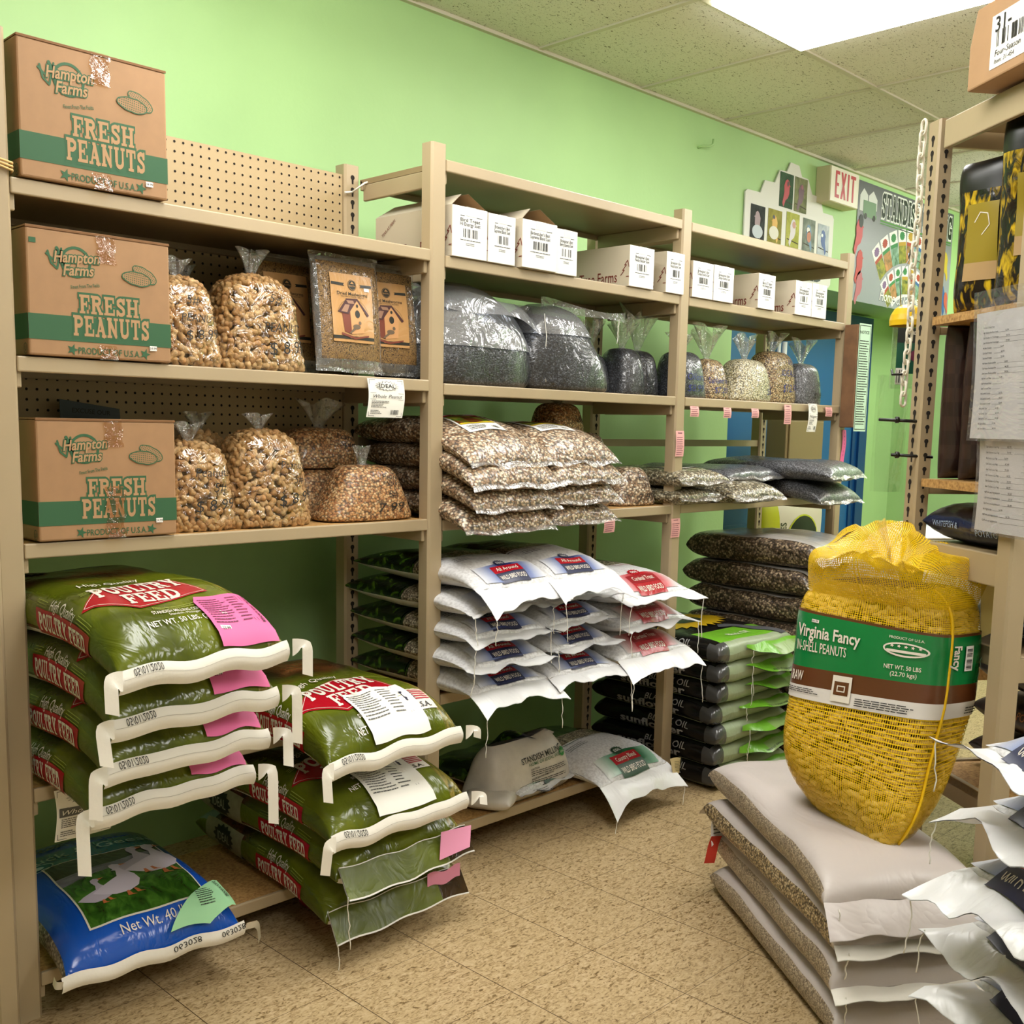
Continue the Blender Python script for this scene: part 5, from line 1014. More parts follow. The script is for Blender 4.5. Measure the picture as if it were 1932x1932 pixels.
# ================================================================ black seed sacks on the third shelf
BLKSEED = grain('black_sunflower_seed', ['#23252a', '#30333a', '#1a1b1f', '#454850', '#2a2c33', '#52555c'], 170, (1, 1.6, 1.6), .9, .45, 13, 1.0, .5, bump=.3, crough=.16)
GREYSEED = grain('thistle_seed', ['#55565a', '#6a6b70', '#45464a', '#7c7d82'], 260, (1, 1, 1), .8, .5, 13, .9, .6, bump=.25, crough=.2); SMOKE = film('smoky_film', '#b9bec8', .12, .5, .16, 14, 1., .16)
def seed_sack(loc, rz, wd, ht, dp, label, seed, flap=1, price=False, th=.2):
    t = empty('black_seed_sack', loc, rz, label=label, cat='sack of seed', group='large clear sacks of black seed')
    po = Pouch([(0, wd * .47, dp * .46), (ht * .08, wd * .51, dp * .5), (ht * .4, wd * .46, dp * .5), (ht * .7, wd * .38, dp * .42), (ht * .9, wd * .25, dp * .3), (ht, wd * .1, dp * .12)], 2.6, seed, .005, (-.12 * flap if flap else 0, 0))
    lvl = (lambda p: ht * .74 - .26 * p.x + .012 * math.sin(p.x * 22)) if flap == 1 else (lambda p: ht * .80 - .10 * p.x)
    def cut(u, v):
        p = po.pt(2 * math.pi * u - math.pi / 2, v); L_ = lvl(p)
        if p.z > L_: p.z = L_ + .06 * (p.z - L_)
        return p
    m = MB(); m.grid(cut, 48, 40, BLKSEED, cu=True); m.add([cut(i / 48, 1) for i in range(48)], [tuple(range(48))], BLKSEED); m.add([cut(i / 48, 0) for i in range(48)], [tuple(range(48))[::-1]], BLKSEED); m.build('filled_sack', t)
    m = MB(); v0 = .38 if flap == 1 else .55
    m.grid(lambda u, v: po.pt(2 * math.pi * u - math.pi / 2, v0 + (1 - v0) * v, .005), 48, 18, SMOKE, cu=True); m.build('film_shell', t)
    m = MB()
    if flap == 1:
        def fn(u, v):
            x = -wd * .46 + wd * .98 * u; zz = ht * (.93 - .10 * u - .26 * v * (.6 + .4 * u)) + .010 * math.sin(u * 8 + v * 3)
            q = po.front(min(max(x * .8, -wd * .4), wd * .34), min(zz, ht * .95), .012 + .010 * v); q.x = x + .02 * v; q.z = zz; q.y -= .012 * math.sin(u * 10 + 2 * v) * v; q.y += .02 * max(0, u - .7); return q
        m.grid(fn, 26, 8, SMOKE)
    else:
        def fn(u, v):
            x = -wd * .30 + wd * .95 * u; return Vector((x, -dp * .2 + .02 * math.sin(u * 6) - .02 * u, ht * (.92 + .10 * v - .04 * u * (1 - v)) + .015 * v * math.sin(u * 5 + 1)))
        m.grid(fn, 24, 6, SMOKE)
    m.build('empty_film_top', t)
    if price: m = MB(); m.put(rect(.03, ht * .42, .045, ht * .42 + .011), lambda x, y: po.front(x, y, .004), STICK); m.build('price_sticker', t)
    m = MB(); string(m, (wd * .5, -dp * .38, ht * (.78 if flap == 1 else .9)), ht * (.7 if flap == 1 else .3), THREAD, seed, .0013); m.build('thread', t)
    return t
seed_sack((.82, -.53, 1.3853), 0, .51, .29, .27, 'large black seed sack behind the middle post with folded clear top', 141, 1, True)
seed_sack((1.225, -.535, 1.3853), 0, .40, .265, .27, 'large black seed sack right of the first, tail of film at its top', 142, 2)
GB = 'small clear bags of seed on the third shelf'
MIXS = grain('mixed_seed', ['#b79a6c', '#8d6a42', '#d2bd92', '#5d452c', '#c4a878'], 210, (1, 1, 1), .7, .5, 18, .9, .5); SAFF = grain('safflower_seed', ['#d8cfae', '#c6ba92', '#e4dcc2', '#a89a70'], 200, (1, 1, 1), .7, .5, 18, .9, .45); BLUEINK = P('blue_marker', '#232a72', .5)
grain_pouch('seed_bag', (1.465, -.47, 1.3847), 0, .13, .14, .15, BLKSEED, [], 'small black seed bag hidden beside the second large sack', 'bag of seed', GB, 151, top=.10, topr=.05)
grain_pouch('seed_bag', (1.575, -.53, 1.3847), .1, .15, .16, .15, BLKSEED, [], 'small black seed bag left of the right post', 'bag of seed', GB, 152, top=.10, topr=.06)
grain_pouch('seed_bag', (1.70, -.50, 1.3847), 0, .125, .16, .15, BLKSEED, [], 'small black seed bag directly behind the right post', 'bag of seed', GB, 153, top=.14, topr=.07)
grain_pouch('seed_bag', (1.855, -.575, 1.3847), 0, .20, .165, .15, BLKSEED, [('Oilers', .0, .075, .025, .1, 0), ('$8.99', .0, .035, .025, .1, 0)], 'small black seed bag marked Oilers right of the post', 'bag of seed', GB, 154, BLUEINK, top=.06, topr=.05)
grain_pouch('seed_bag', (2.045, -.555, 1.3847), 0, .17, .15, .14, MIXS, [('Sunflower hrts', .0, .07, .022, .12, 0), ('$7.20', .0, .035, .022, .08, 0)], 'tan seed bag marked Sunflower in blue pen', 'bag of seed', GB, 155, BLUEINK, top=.11, topr=.07)
grain_pouch('seed_bag', (2.255, -.585, 1.3847), 0, .26, .16, .15, SAFF, [('5#', .09, .062, .02, None, 0), ('Saff', .08, .04, .024, .06, .1)], 'pale safflower bag with gathered top in the far bay', 'bag of seed', GB, 156, BLUEINK, top=.085, topr=.05, taper=.7)
grain_pouch('seed_bag', (2.50, -.555, 1.3847), 0, .225, .205, .15, MIXS, [('10#', .055, .165, .026, .05, 0), ('IDEAL', .02, .12, .026, .1, 0), ('$12.99', .03, .06, .03, .11, 0)], 'tall mixed seed bag marked 10# IDEAL', 'bag of seed', GB, 157, BLUEINK, top=.07, topr=.05, taper=.9, topdx=.4)
grain_pouch('seed_bag', (2.73, -.555, 1.3847), 0, .20, .17, .14, GREYSEED, [('6#', .06, .09, .024, None, 0), ('$11.99', .04, .04, .026, .08, 0)], 'grey seed bag at the right end of the third shelf', 'bag of seed', GB, 158, top=.09, topr=.06, taper=.9)
# ================================================================ far bay, fourth shelf
GT4 = 'flat clear sacks on the fourth shelf of the far bay'
LIGHTMIX = grain('light_seed_mix', ['#8f8569', '#b9b096', '#6a6048', '#d0c8b0', '#a0977a', '#7c6a4a'], 130, (1, 1, 1.1), .9, .5, 15, 1., .45)
kw = dict(group=GT4, name='seed_sack', cat='sack of seed')
split_sack((1.80, -.52, 1.013), 0, .42, .25, .062, 'lower of two flat mixed seed sacks beside the right post', 161, False, (-.12, .3), LIGHTMIX, **kw)
split_sack((1.81, -.53, 1.073), R(-4), .44, .27, .066, 'upper flat mixed seed sack with white label by the right post', 162, True, (-.12, .5), LIGHTMIX, **kw, laby=-.06)
split_sack((2.09, -.57, 1.013), R(-6), .46, .28, .075, 'flat mixed seed sack with white label between the two piles', 163, True, (-.12, .8), LIGHTMIX, **kw, laby=-.06)
split_sack((2.29, -.46, 1.013), R(2), .40, .30, .06, 'lower grey thistle sack of the left pair', 164, False, None, GREYSEED, **kw)
split_sack((2.20, -.47, 1.075), R(3), .44, .40, .07, 'upper grey thistle sack with dark rounded top, left pair', 165, False, (-.12, .3), GREYSEED, **kw)
split_sack((2.60, -.60, 1.013), R(-3), .50, .30, .08, 'lower grey thistle sack hanging over the shelf end', 166, False, (-.05, 1.0), GREYSEED, **kw)
split_sack((2.56, -.59, 1.09), R(6), .56, .34, .08, 'upper grey thistle sack hanging over the shelf end', 167, False, (-.1, .6), GREYSEED, **kw)
# ================================================================ stacks below: black oil sunflower and tall mix
SUNBLK = film_print('sunflower_black_film', '#101012', .25, 12, .5); SUNGREY = film_print('grey_film', '#4a4a4a', .2, 9, .9); LIMEG = film_print('lime_green_print', '#6fae2c', .28, 12, .5); PALEG = film_print('pale_green_underside', '#9aa887', .35, 12, .4); OLIVEG = film_print('olive_green_fold', '#84a05c', .3, 12, .5); PETAL = P('sunflower_petal', '#d8b21c', .35); SUNC = P('sunflower_centre', '#2a3a30', .4); BGREY = P('bird_grey_print', '#55565a', .4)
GS7 = 'black oil sunflower sacks'
nm7 = ('bottom', 'second from the bottom', 'third from the bottom', 'middle', 'third from the top', 'second from the top', 'topmost')
for k in range(7):
    L, W = .56, .47; seed = 170 + k; t = empty('sunflower_sack', (2.01 + (.0, -.004, .004, .0, .006, -.004, .0)[k], -.565 - (.015, .0, .008, -.004, .0, .012, .02)[k], .012 + .0755 * k), R((-1, 1, 0, -1, 1, 0, -2)[k]), label=nm7[k] + ' black oil sunflower sack in the stack behind the right post', cat='sack of bird food', group=GS7)
    b = Bag(W, L, .083, 8, 3.2, 14, 2.6, seed, .005, None, fz=-.1, pleat=.003); m = MB(); top = k == 6
    def mt(x, y, z):
        if y < -.9: return SUNGREY if x < -.25 else PALEG
        if x < -.8 and y < -.80: return SUNGREY
        if x > .7 and z > 0: return SUNGREY
        if z < -.3 and abs(x) < .9: return PALEG
        if y < (-.42 if top else -.6) and x > (-.5 if top else -.2) and z > 0: return LIMEG
        return SUNBLK
    b.body(m, mt, 50, 36); f = lambda o: (lambda x, y: b.top(x, y, o))
    if top:
        m.put(burst(.0, .06, .21, .13, 26, .8), f(.0022), PETAL, .03); m.put(disc(.0, .06, .09, .055), f(.003), SUNC, .03)
        m.put(poly([(.0, -.10), (.03, -.07), (.07, -.075), (.13, -.13), (.17, -.2), (.2, -.265), (.16, -.27), (.1, -.18), (.06, -.115)]), f(.003), BGREY, .02)
        m.put(text('Black Oil', .03, .01, w=.12, cx=-.02, cy=-.20), f(.003), LETW, .02); m.put(text('sunflower', .06, .03, w=.3, cx=0, cy=.2), f(.0026), BLACKP, .03)
    sd = lambda o: (lambda x, y: b.side(-1, -x, y, o)); GR = P('grey_letters', '#a8a8a8', .4)
    m.put(text('BLACK OIL', .5, .01, .1, w=.18, cx=.065, cy=.42), sd(.0024), GR, .05); m.put(text('sunflower', .62, .03, 0, w=.29, cx=-.01, cy=-.2), sd(.0024), GR, .05); m.build('sack', t)
    m = MB()
    def fl(u, v, b=b, L=L, W=W, seed=seed):
        x = (-.34 + 1.34 * u); p = b.dfm(Vector((x * W / 2, -L / 2, b.cz(-1))), -1, 0); tri = min(1, u * 2.4)
        return Vector((p.x, p.y - .004 - .055 * v * tri, p.z + .022 - .03 * v - .012 * math.sin(u * 3 + seed) * v + .02 * (1 - tri) * v))
    m.grid(fl, 20, 4, lambda u, v: LIMEG if u < .45 or v < .3 else OLIVEG); m.grid(lambda u, v: fl(u, v) + Vector((0, .002, -.003)), 20, 3, PALEG)
    m.put(xf(text('BLACK OIL SUNFLOWER', .12, .01, w=.42), 1, 1, .6, .8), lambda x, y: fl(x, y) + Vector((0, -.001, .0012)), BLACKP, .1) if k % 2 else None
    m.build('folded_end', t); m = MB(); string(m, fl(.1, .9), .05 + .03 * (k % 3), THREAD, seed); m.build('thread', t)
DMIX = grain('dark_seed_mix', ['#5a4836', '#8a7660', '#41331f', '#b09a7c', '#6d5945'], 120, (1, 1, 1), .6, .5, 12, .8, .5); PALETOP = film_print('clear_top_sheen', '#b0aca6', .2, 8, .6)  # clear film tops, with their pale light reflection put into the colour
for k in range(8):
    L, W = .58, .45; seed = 190 + k; t = empty('seed_mix_sack', (2.525, -.60 - .01 * (k % 3), .012 + .106 * k), R((0, 1, -1, 0, 2, 0, -1, 1)[k]), label=('bottom', 'second from the floor', 'third from the floor', 'fourth from the floor', 'fifth from the floor', 'third from the top', 'second from the top', 'topmost')[k] + ' brown seed mix sack of the tall stack under the thistle sacks', cat='sack of bird food', group='brown seed mix sacks in the tall stack')
    b = Bag(W, L, .114, 6, 3.0, 12, 2.4, seed, .007, (-.15, .3) if k > 5 else None); m = MB(); b.body(m, lambda x, y, z: PALETOP if z > .72 else DMIX, 44, 30); m.build('sack', t)
    m = MB(); b.flange(m, WHITEFILM, .035, True, .5, .006, 24, 1.0); m.build('front_flap', t)
# stowed things in front of the blue door
t = empty('storage_cabinet', (3.86, .10, 0), label='tan storage cabinet standing before the blue door behind the far shelf', cat='cabinet'); TC = P('tan_cabinet', '#83704c', .5); m = MB(); m.box(-.2, .19, -.06, .06, .03, 1.36, TC); m.build('body', t, bevel=.006); m = MB(); m.box(-.18, .17, -.07, -.06, .06, 1.33, TC); m.build('door', t, bevel=.004)
t = empty('crumbles_sack', (3.50, -.10, 0), R(-6), label='upright lime green and white sack printed CRUMBLES behind the tall stack', cat='feed sack'); b = Bag(.50, .95, .14, 4, 2.2, 8, 2, 210, .006)
m = MB(); b.body(m, lambda x, y, z: P('lime_sack', '#b5bd1e', .35) if x < -.35 else P('cream_sack', '#cfc9b4', .4), 36, 30); f = lambda o: (lambda x, y: b.top(x, y, o)); m.put(disc(.03, .28, .12, .10), f(.003), BLACKP, .03); m.put(ring(.03, .28, .128, .107, .008), f(.003), MATS['lime_sack'], .03)
for i in range(5): m.put(disc(-.04 + .035 * i, .26 + .012 * (i % 2), .016, .02), f(.004), P('chick_pale', '#bdb49a', .5))
m.put(text('CRUMBLES', .04, .01, w=.22, cx=-.13, cy=.24, rot=math.pi / 2), f(.003), P('dark_green_letters', '#2c3a10', .4), .03)
o = m.build('sack', t); o.rotation_euler = (R(90), 0, 0); o.location = (0, .07, .476)
# ================================================================ pink shelf slips and other small papers
SLIP = P('pink_slip', '#e3a9a4', .65)
def slip(x, zt, w_, h_, label, y=-.6885, seed=0, tilt=0, curl=.004):
    m = MB(); rnd = random.Random(seed); fn = lambda x_, y_: Vector((x_ + tilt * y_, -curl * math.sin(-y_ / h_ * 2.6) - .0006, y_))
    m.put(rect(-w_ / 2, -h_, w_ / 2, 0), lambda a, b_: fn(a, b_), SLIP, .012); g = lambda a, b_: fn(a, b_) + Vector((0, -.0006, 0))
    m.put(micro(-w_ * .25, -h_ * .12, w_ * .25, -h_ * .05, 1, rnd, .5), g, TAGINK); m.put(micro(-w_ * .4, -h_ * .95, w_ * .4, -h_ * .22, max(3, int(h_ / .0085)), rnd, .28, .2), g, TAGINK)
    return tag(m.build('price_slip', loc=(x, y, zt)), label, 'price slip', 'pink price slips on the shelf edges')
slip(1.79, 1.354, .052, .036, 'pink price slip under the Oilers seed bag', seed=1); slip(1.995, 1.355, .05, .037, 'pink price slip under the Sunflower seed bag', seed=2, tilt=.05); slip(2.18, 1.356, .05, .034, 'pink price slip under the pale safflower bag', seed=3)
slip(2.414, 1.377, .052, .075, 'long pink price slip under the tall 10# seed bag', seed=4); slip(2.737, 1.376, .055, .038, 'pink price slip at the far right end of the third shelf', seed=5)
slip(1.715, 1.268, .048, .088, 'pink price slip stuck on the right post at the height of the rail', seed=6, y=-.686, tilt=.02); slip(1.71, .965, .052, .066, 'pink price slip stuck low on the right post', seed=7, y=-.686, tilt=.06); slip(1.345, .983, .055, .046, 'pink price slip under the small peanut split bags', seed=8, tilt=.1)
ideal_sheet((2.595, -.695, 1.386), .07, .112, 'narrow white paper tag with starburst hanging at the far end of the third shelf', [('Niger', 0, .8)])
m = MB(); m.put(rect(-.016, -.17, .016, 0), lambda x, y: Vector((x, -.001 + .004 * math.sin(y * 30), y)), P('hot_pink_strip', '#e86aa0', .6), .02)
for i, ch in enumerate('THISTLE MIX'): m.put(text(ch, .0085, .006, cx=0, cy=-.012 - .0155 * i), lambda x, y: Vector((x, -.0018 + .004 * math.sin(y * 30), y)), TAGINK)
tag(m.build('thistle_strip', loc=(2.885, -.6865, 1.285)), 'hot pink paper strip lettered THISTLE down the end post', 'sign')
t = empty('cardboard_sleeve', (2.868, -.73, 1.505), R(0), label='flattened brown cardboard on the end post carrying a mint green notice', cat='cardboard'); m = MB(); m.box(-.035, .035, -.02, .04, -.21, .21, P('brown_cardboard', '#6f4f33', .75, noise_amt=.2, nscale=18)); m.build('cardboard', t, bevel=.003)
m = MB(); MINT = P('mint_paper', '#bfe0c4', .6); rnd = random.Random(3); fm = lambda x, y: Vector((x + .01, -.023 - .008 * (x + .03) / .06, y)); m.put(rect(-.038, -.225, .045, .215), fm, MINT, .03); g = lambda x, y: fm(x, y) + Vector((0, -.0007, 0)); m.put(frame(-.034, -.218, .041, .208, .0025), g, INK); m.put(micro(-.029, -.2, .036, .15, 34, rnd, .35, .3), g, INK); m.put(text('NOTICE', .012, .01, cx=0, cy=.18), g, INK); m.build('notice', t)
# ================================================================ things on the green wall
def wallfn(y): return lambda x, z: Vector((x, y, z))
BW = P('white_board', '#d9d8d0', .45); t = empty('bird_board', (3.5, 0, 2.28), label='white die cut board with bird photographs pinned on the green wall', cat='sign'); ox, oz = 3.5, 2.28
m = MB(); out = [(3.097, 2.384), (3.113, 2.395), (3.225, 2.398), (3.261, 2.46), (3.349, 2.464), (3.39, 2.53), (3.454, 2.533), (3.485, 2.582), (3.565, 2.58), (3.597, 2.533), (3.657, 2.532), (3.706, 2.465), (3.791, 2.465), (3.824, 2.394), (3.922, 2.394), (3.938, 2.378), (3.938, 2.045), (3.92, 2.027), (3.115, 2.027), (3.097, 2.045)]
m.prism([(x - ox, z - oz) for x, z in out], .003, .010, BW, lambda p: Vector((p.x, -p.z, p.y)))
m.put(text('BIRD SEED', .06, .03, w=.5, cx=.09, cy=-.205), lambda x, z: Vector((x, -.0112, z)), P('charcoal_letters', '#26302e', .5)); m.build('board', t)
def bird2d(cx, cz, s_, fl=1): 
    q = lambda pts: poly([(cx + fl * x * s_, cz + z * s_) for x, z in pts])
    return q([(-.34, -.62), (-.2, -.1), (-.24, .2), (-.12, .44), (.04, .54), (.2, .46), (.24, .3), (.34, .24), (.26, .2), (.26, -.1), (.14, -.34), (-.06, -.46), (-.22, -.8)])
def photo(x0, x1, z0, z1, bg, bird, fl, label_, extra=None):
    m = MB(); x0 -= ox; x1 -= ox; z0 -= oz; z1 -= oz; cx, cz = (x0 + x1) / 2, (z0 + z1) / 2
    m.put(rect(x0, z0, x1, z1), wallfn(-.0115), blotch('photo_bg_' + bg[0].strip('#'), [(.3, bg[0]), (.7, bg[1])], 18, .75)); h_ = z1 - z0
    m.put(bird2d(cx, cz, h_ * .62, fl), wallfn(-.0122), P('bird_' + bird.strip('#'), bird, .5))
    for c, dx, dz, rx, rz in extra or []: m.put(disc(cx + fl * dx * h_, cz + dz * h_, rx * h_, rz * h_), wallfn(-.0128), P('bird_' + c.strip('#'), c, .5))
    m.put(line([(x0 + .1 * (x1 - x0), cz - .28 * h_), (x1 - .05 * (x1 - x0), cz - .36 * h_)], .005), wallfn(-.012), P('twig', '#3f3326', .7)); m.build('bird_photo', t)
photo(3.392, 3.517, 2.362, 2.525, ('#23402a', '#38593c'), '#b3202a', 1, '', [('#1a1214', .06, .2, .04, .08)]); photo(3.531, 3.652, 2.360, 2.525, ('#5a6440', '#93946a'), '#5c3340', 1, '', [('#8a4450', .05, .24, .07, .07)])
photo(3.146, 3.272, 2.181, 2.336, ('#15171a', '#33383a'), '#9a8088', -1, '', [('#b9c2cc', .0, -.28, .3, .2)]); photo(3.300, 3.426, 2.183, 2.339, ('#7f7a2a', '#a9a04c'), '#d8a51e', -1, '', [('#14120e', .08, .27, .07, .06), ('#dcd8c8', .05, -.2, .28, .2)])
photo(3.468, 3.592, 2.183, 2.348, ('#9aa03a', '#c9c96a'), '#d8d2d8', 1, '', [('#c08a7a', .06, .16, .1, .1)]); photo(3.629, 3.75, 2.184, 2.342, ('#68746a', '#98a29a'), '#5d86a6', -1, '', [('#b3622c', -.0, -.05, .13, .18), ('#e4e4e0', .06, .16, .1, .08)]); photo(3.779, 3.895, 2.184, 2.335, ('#a8b4c0', '#d4dce2'), '#2a4f92', -1, '', [('#dfe6ee', .1, .14, .07, .06)])
m = MB(); m.put(join(poly([(.06 - .0, -.19), (.16, -.19), (.19, -.16), (.13, -.13), (.08, -.15)]),), wallfn(-.0122), P('pink_bird', '#9c4a58', .5)); m.put(disc(-.08, -.16, .05, .03), wallfn(-.0122), P('leaf_green', '#4a5a24', .5)); m.build('bird_print', t)
t = empty('exit_sign', (3.90, 0, 2.525), label='boxy EXIT sign with red letters mounted just under the ceiling', cat='exit sign')
m = MB(); m.box(-.15, .15, -.08, 0, -.09, .085, P('exit_housing', '#c9c29c', .5)); m.build('housing', t, bevel=.004); m = MB(); m.box(-.146, .146, -.083, -.08, -.086, .081, P('exit_face', '#e9e4d2', .4))
f = wallfn(-.0838); K = P('exit_red', '#b8252a', .4); z0, z1 = -.066, .066; tt = .017
m.put(join(rect(-.102, z0, -.102 + tt, z1), rect(-.102, z1 - tt, -.058, z1), rect(-.102, -.008, -.064, .008), rect(-.102, z0, -.058, z0 + tt)), f, K)
m.put(join(poly([(-.045, z0), (-.026, z0), (.012, z1), (-.007, z1)]), poly([(-.007, z0), (.012, z0), (-.026, z1), (-.045, z1)]), rect(.026, z0, .026 + tt, z1), rect(.058, z1 - tt, .112, z1), rect(.0765, z0, .0765 + tt, z1)), f, K); m.build('face', t)
t = MB(); px, pz = 4.2, 1.99; PG = uvramp('poster_grey', [(0, '#8b8f98'), (.5, '#9a9aa6'), (.85, '#6f7278'), (1, '#5d6066')], 1, .35, 10, .1)
t.put(rect(0, 0, 1.24, .635), wallfn(-.004), PG, 0, uv=True); f = lambda o: wallfn(-.004 - o)
t.put(join(poly([(.02, .48), (.02, .56), (.06, .6), (.11, .57), (.11, .48)]), poly([(.12, .5), (.12, .57), (.17, .6), (.22, .56), (.22, .5)])), f(.0008), P('silo_white', '#d5d8d6', .5)); t.put(join(rect(.06, .47, .21, .54), rect(.07, .455, .22, .475)), f(.0014), P('truck_green', '#6f8f70', .5)); t.put(join(disc(.09, .458, .016), disc(.19, .458, .016)), f(.002), BLACKP)
for grow, mt, o in ((.07, P('poster_white', '#e4e7e2', .5), .0008), (0, P('poster_dark', '#1d2a22', .5), .0016)): t.put(slab('STANDISH MILLING', .135, .75, .545, .95, grow), f(o), mt)
t.put(join(rect(.27, .455, 1.22, .464), rect(.27, .443, 1.22, .448)), f(.001), P('poster_green', '#4f8a3a', .5))
cols = ['#7a5a88', '#a23a2e', '#2f7a44', '#2f7a44', '#b3902e', '#a23a2e', '#2a5a92', '#2f7a44', '#8a5a3a']
for row, (rad, n, hh) in enumerate(((.60, 9, .19), (.405, 8, .16))):
    for i in range(n):
        a = math.pi / 2 + (.66 - i * 1.32 / (n - 1)) * (1 if row == 0 else 1.05); cx, cz = .66, -.235 + (.0 if row == 0 else .005)
        T2 = lambda mm: xf(mm, 1, 1, cx + rad * math.cos(a) * 1.02, cz + rad * math.sin(a), a - math.pi / 2)
        wv = .096 if row == 0 else .078
        t.put(T2(rect(-wv / 2, -hh / 2, wv / 2, hh / 2)), f(.001), MATS['poster_white']); t.put(T2(rect(-wv * .47, -hh / 2, wv * .47, hh * .02)), f(.0016), blotch('poster_bag_%d' % (i % 3), [(.3, ('#3a4a24', '#6a5a34', '#2f5a3a')[i % 3]), (.7, ('#a9a23a', '#c98a5a', '#8fb0a0')[i % 3])], 25, .4)); t.put(T2(rect(-wv * .47, hh * .02, wv * .47, hh * .13)), f(.0016), P('poster_c' + cols[(i + 1) % 9].strip('#'), cols[(i + 1) % 9], .5)); t.put(T2(burst(0, hh * .31, wv * .36, hh * .14, 12, .8)), f(.0016), P('poster_c' + cols[i].strip('#'), cols[i], .5))
arcp = [(.66 + r_ * math.cos(a), -.19 + r_ * math.sin(a)) for r_, rng in ((.325, range(0, 17)), (.27, range(16, -1, -1))) for a in [math.pi / 2 + .75 - 1.5 * k / 16 for k in rng]]
t.put(poly(arcp), f(.001), MATS['poster_white'])
t.put(text('Home of Ideal Feed', .06, .035, .3, w=.6, cx=.62, cy=.055, rot=-.02), f(.001), MATS['poster_dark']); t.put(text('Home of Ideal Feed', .06, .008, .3, w=.6, cx=.62, cy=.055, rot=-.02), f(.002), MATS['poster_white'])
for cx, cz, s_, c, fl in ((.03, .36, .15, '#c0434c', 1), (.05, .2, .14, '#b8363a', 1), (.06, .09, .14, '#b0606c', 1), (1.16, .33, .13, '#c9b23a', -1), (1.14, .13, .14, '#2f5a9a', -1), (1.20, .11, .10, '#c05a4a', -1)): t.put(bird2d(cx, cz, s_, fl), f(.002), P('bird_' + c.strip('#'), c, .5))
t.put(join(disc(.045, .425, .025, .035)), f(.003), P('bird_1f2522', '#1f2522', .5)); tag(t.build('mill_poster', loc=(px, 0, pz)), 'grey mill poster with fan of feed bags, right of the EXIT sign', 'poster')
m = MB(); m.tube([(2.715, 0, 2.506), (2.725, -.02, 2.512), (2.765, -.03, 2.517), (2.788, -.03, 2.53), (2.79, -.03, 2.552)], .005, GREEN, 6); tag(m.build('wall_hook', ), 'bent painted hook sticking out of the upper green wall', 'hook')
# ================================================================ rack on the right (local x runs into the rack, local y along its end)
RA = math.atan2(-.590, .807); R2X, R2Y = .995, -2.036
def rk(x, y, z): return (R2X + x * .807 + y * .590, R2Y - x * .590 + y * .807, z)
t = empty('storage_rack', (R2X, R2Y, 0), RA, label='tan slotted steel rack at the right with particle board shelves', cat='shelving unit')
def rpost(x0, x1, y0, y1, holes, z1=2.0):
    m = MB(); m.prism([(x0 + .004, y0), (x1, y0), (x1, y1), (x0 + .004, y1), (x0, y1 - .006), (x0, y0 + .006)], 0, z1, TAN)
    z = .08
    while z < z1 - .03:
        if holes: m.put(keyhole((y0 + y1) / 2, z), lambda a, b_: Vector((x0 - .0008, a, b_)), HOLE); m.put(keyhole((x0 + x1) / 2 + .002, z, .9), lambda a, b_: Vector((a, y0 - .0008, b_)), HOLE)
        z += .0335
    m.build('post', t)
rpost(0, .035, .338, .391, True); rpost(-.004, .036, -.06, -.005, False); rpost(1.10, 1.14, .325, .378, False); rpost(1.10, 1.14, -.06, -.005, False)
for z, hb, dk in ((1.993, .064, TANB), (1.549, 0, BOARD), (1.169, 0, BOARD), (1.021, .07, TANB), (.80, .045, TANB), (.46, .06, BOARD), (.12, .06, BOARD)):
    m = MB(); m.box(.006 if z > .9 or z < .3 else .075, 1.1, -.004, .324, z - .021, z - .002, dk); o = m.build('shelf', t)
    if hb:
        for a in ((.004 if z > .9 or z < .3 else .075, .018 if z > .9 or z < .3 else .089, -.005, .325), (1.1, 1.114, -.005, .325)): m = MB(); m.box(a[0], a[1], a[2], a[3], z - hb, z, TAN); m.build('end_beam', o, bevel=.003)
    for a in ((-.022, -.006), (.340, .354)): m = MB(); m.box(.037, 1.1, a[0], a[1], z - .055 if hb else z - .04, z - .001 if hb else z - .022, TAN); m.build('beam', o, bevel=.002)
# white plastic chain hanging down the back post
t = empty('plastic_chain', rk(-.006, .400, 0), RA, label='white plastic link chain hanging down the slotted rack post', cat='chain'); CH = P('chain_white', '#ded8c6', .4)
z = 1.995
for i in range(26):
    m = MB(); hl_, hw_, r_ = .0175, .0105, .0033; pts = []
    for k in range(14):
        a = 2 * math.pi * k / 14; q = (hw_ * math.cos(a), (hl_ - hw_) * (1 if math.sin(a) >= 0 else -1) + hw_ * math.sin(a)); pts.append((0, q[0], q[1]) if i % 2 == 0 else (q[0] * .9, q[0] * .45, q[1]))
    vs = pts + [pts[0], pts[1]]; m.tube(vs, r_, CH, 6, False); m.build('link', t, (0, .004 * math.sin(i * .6) + .0004 * i, z)); z -= .0255
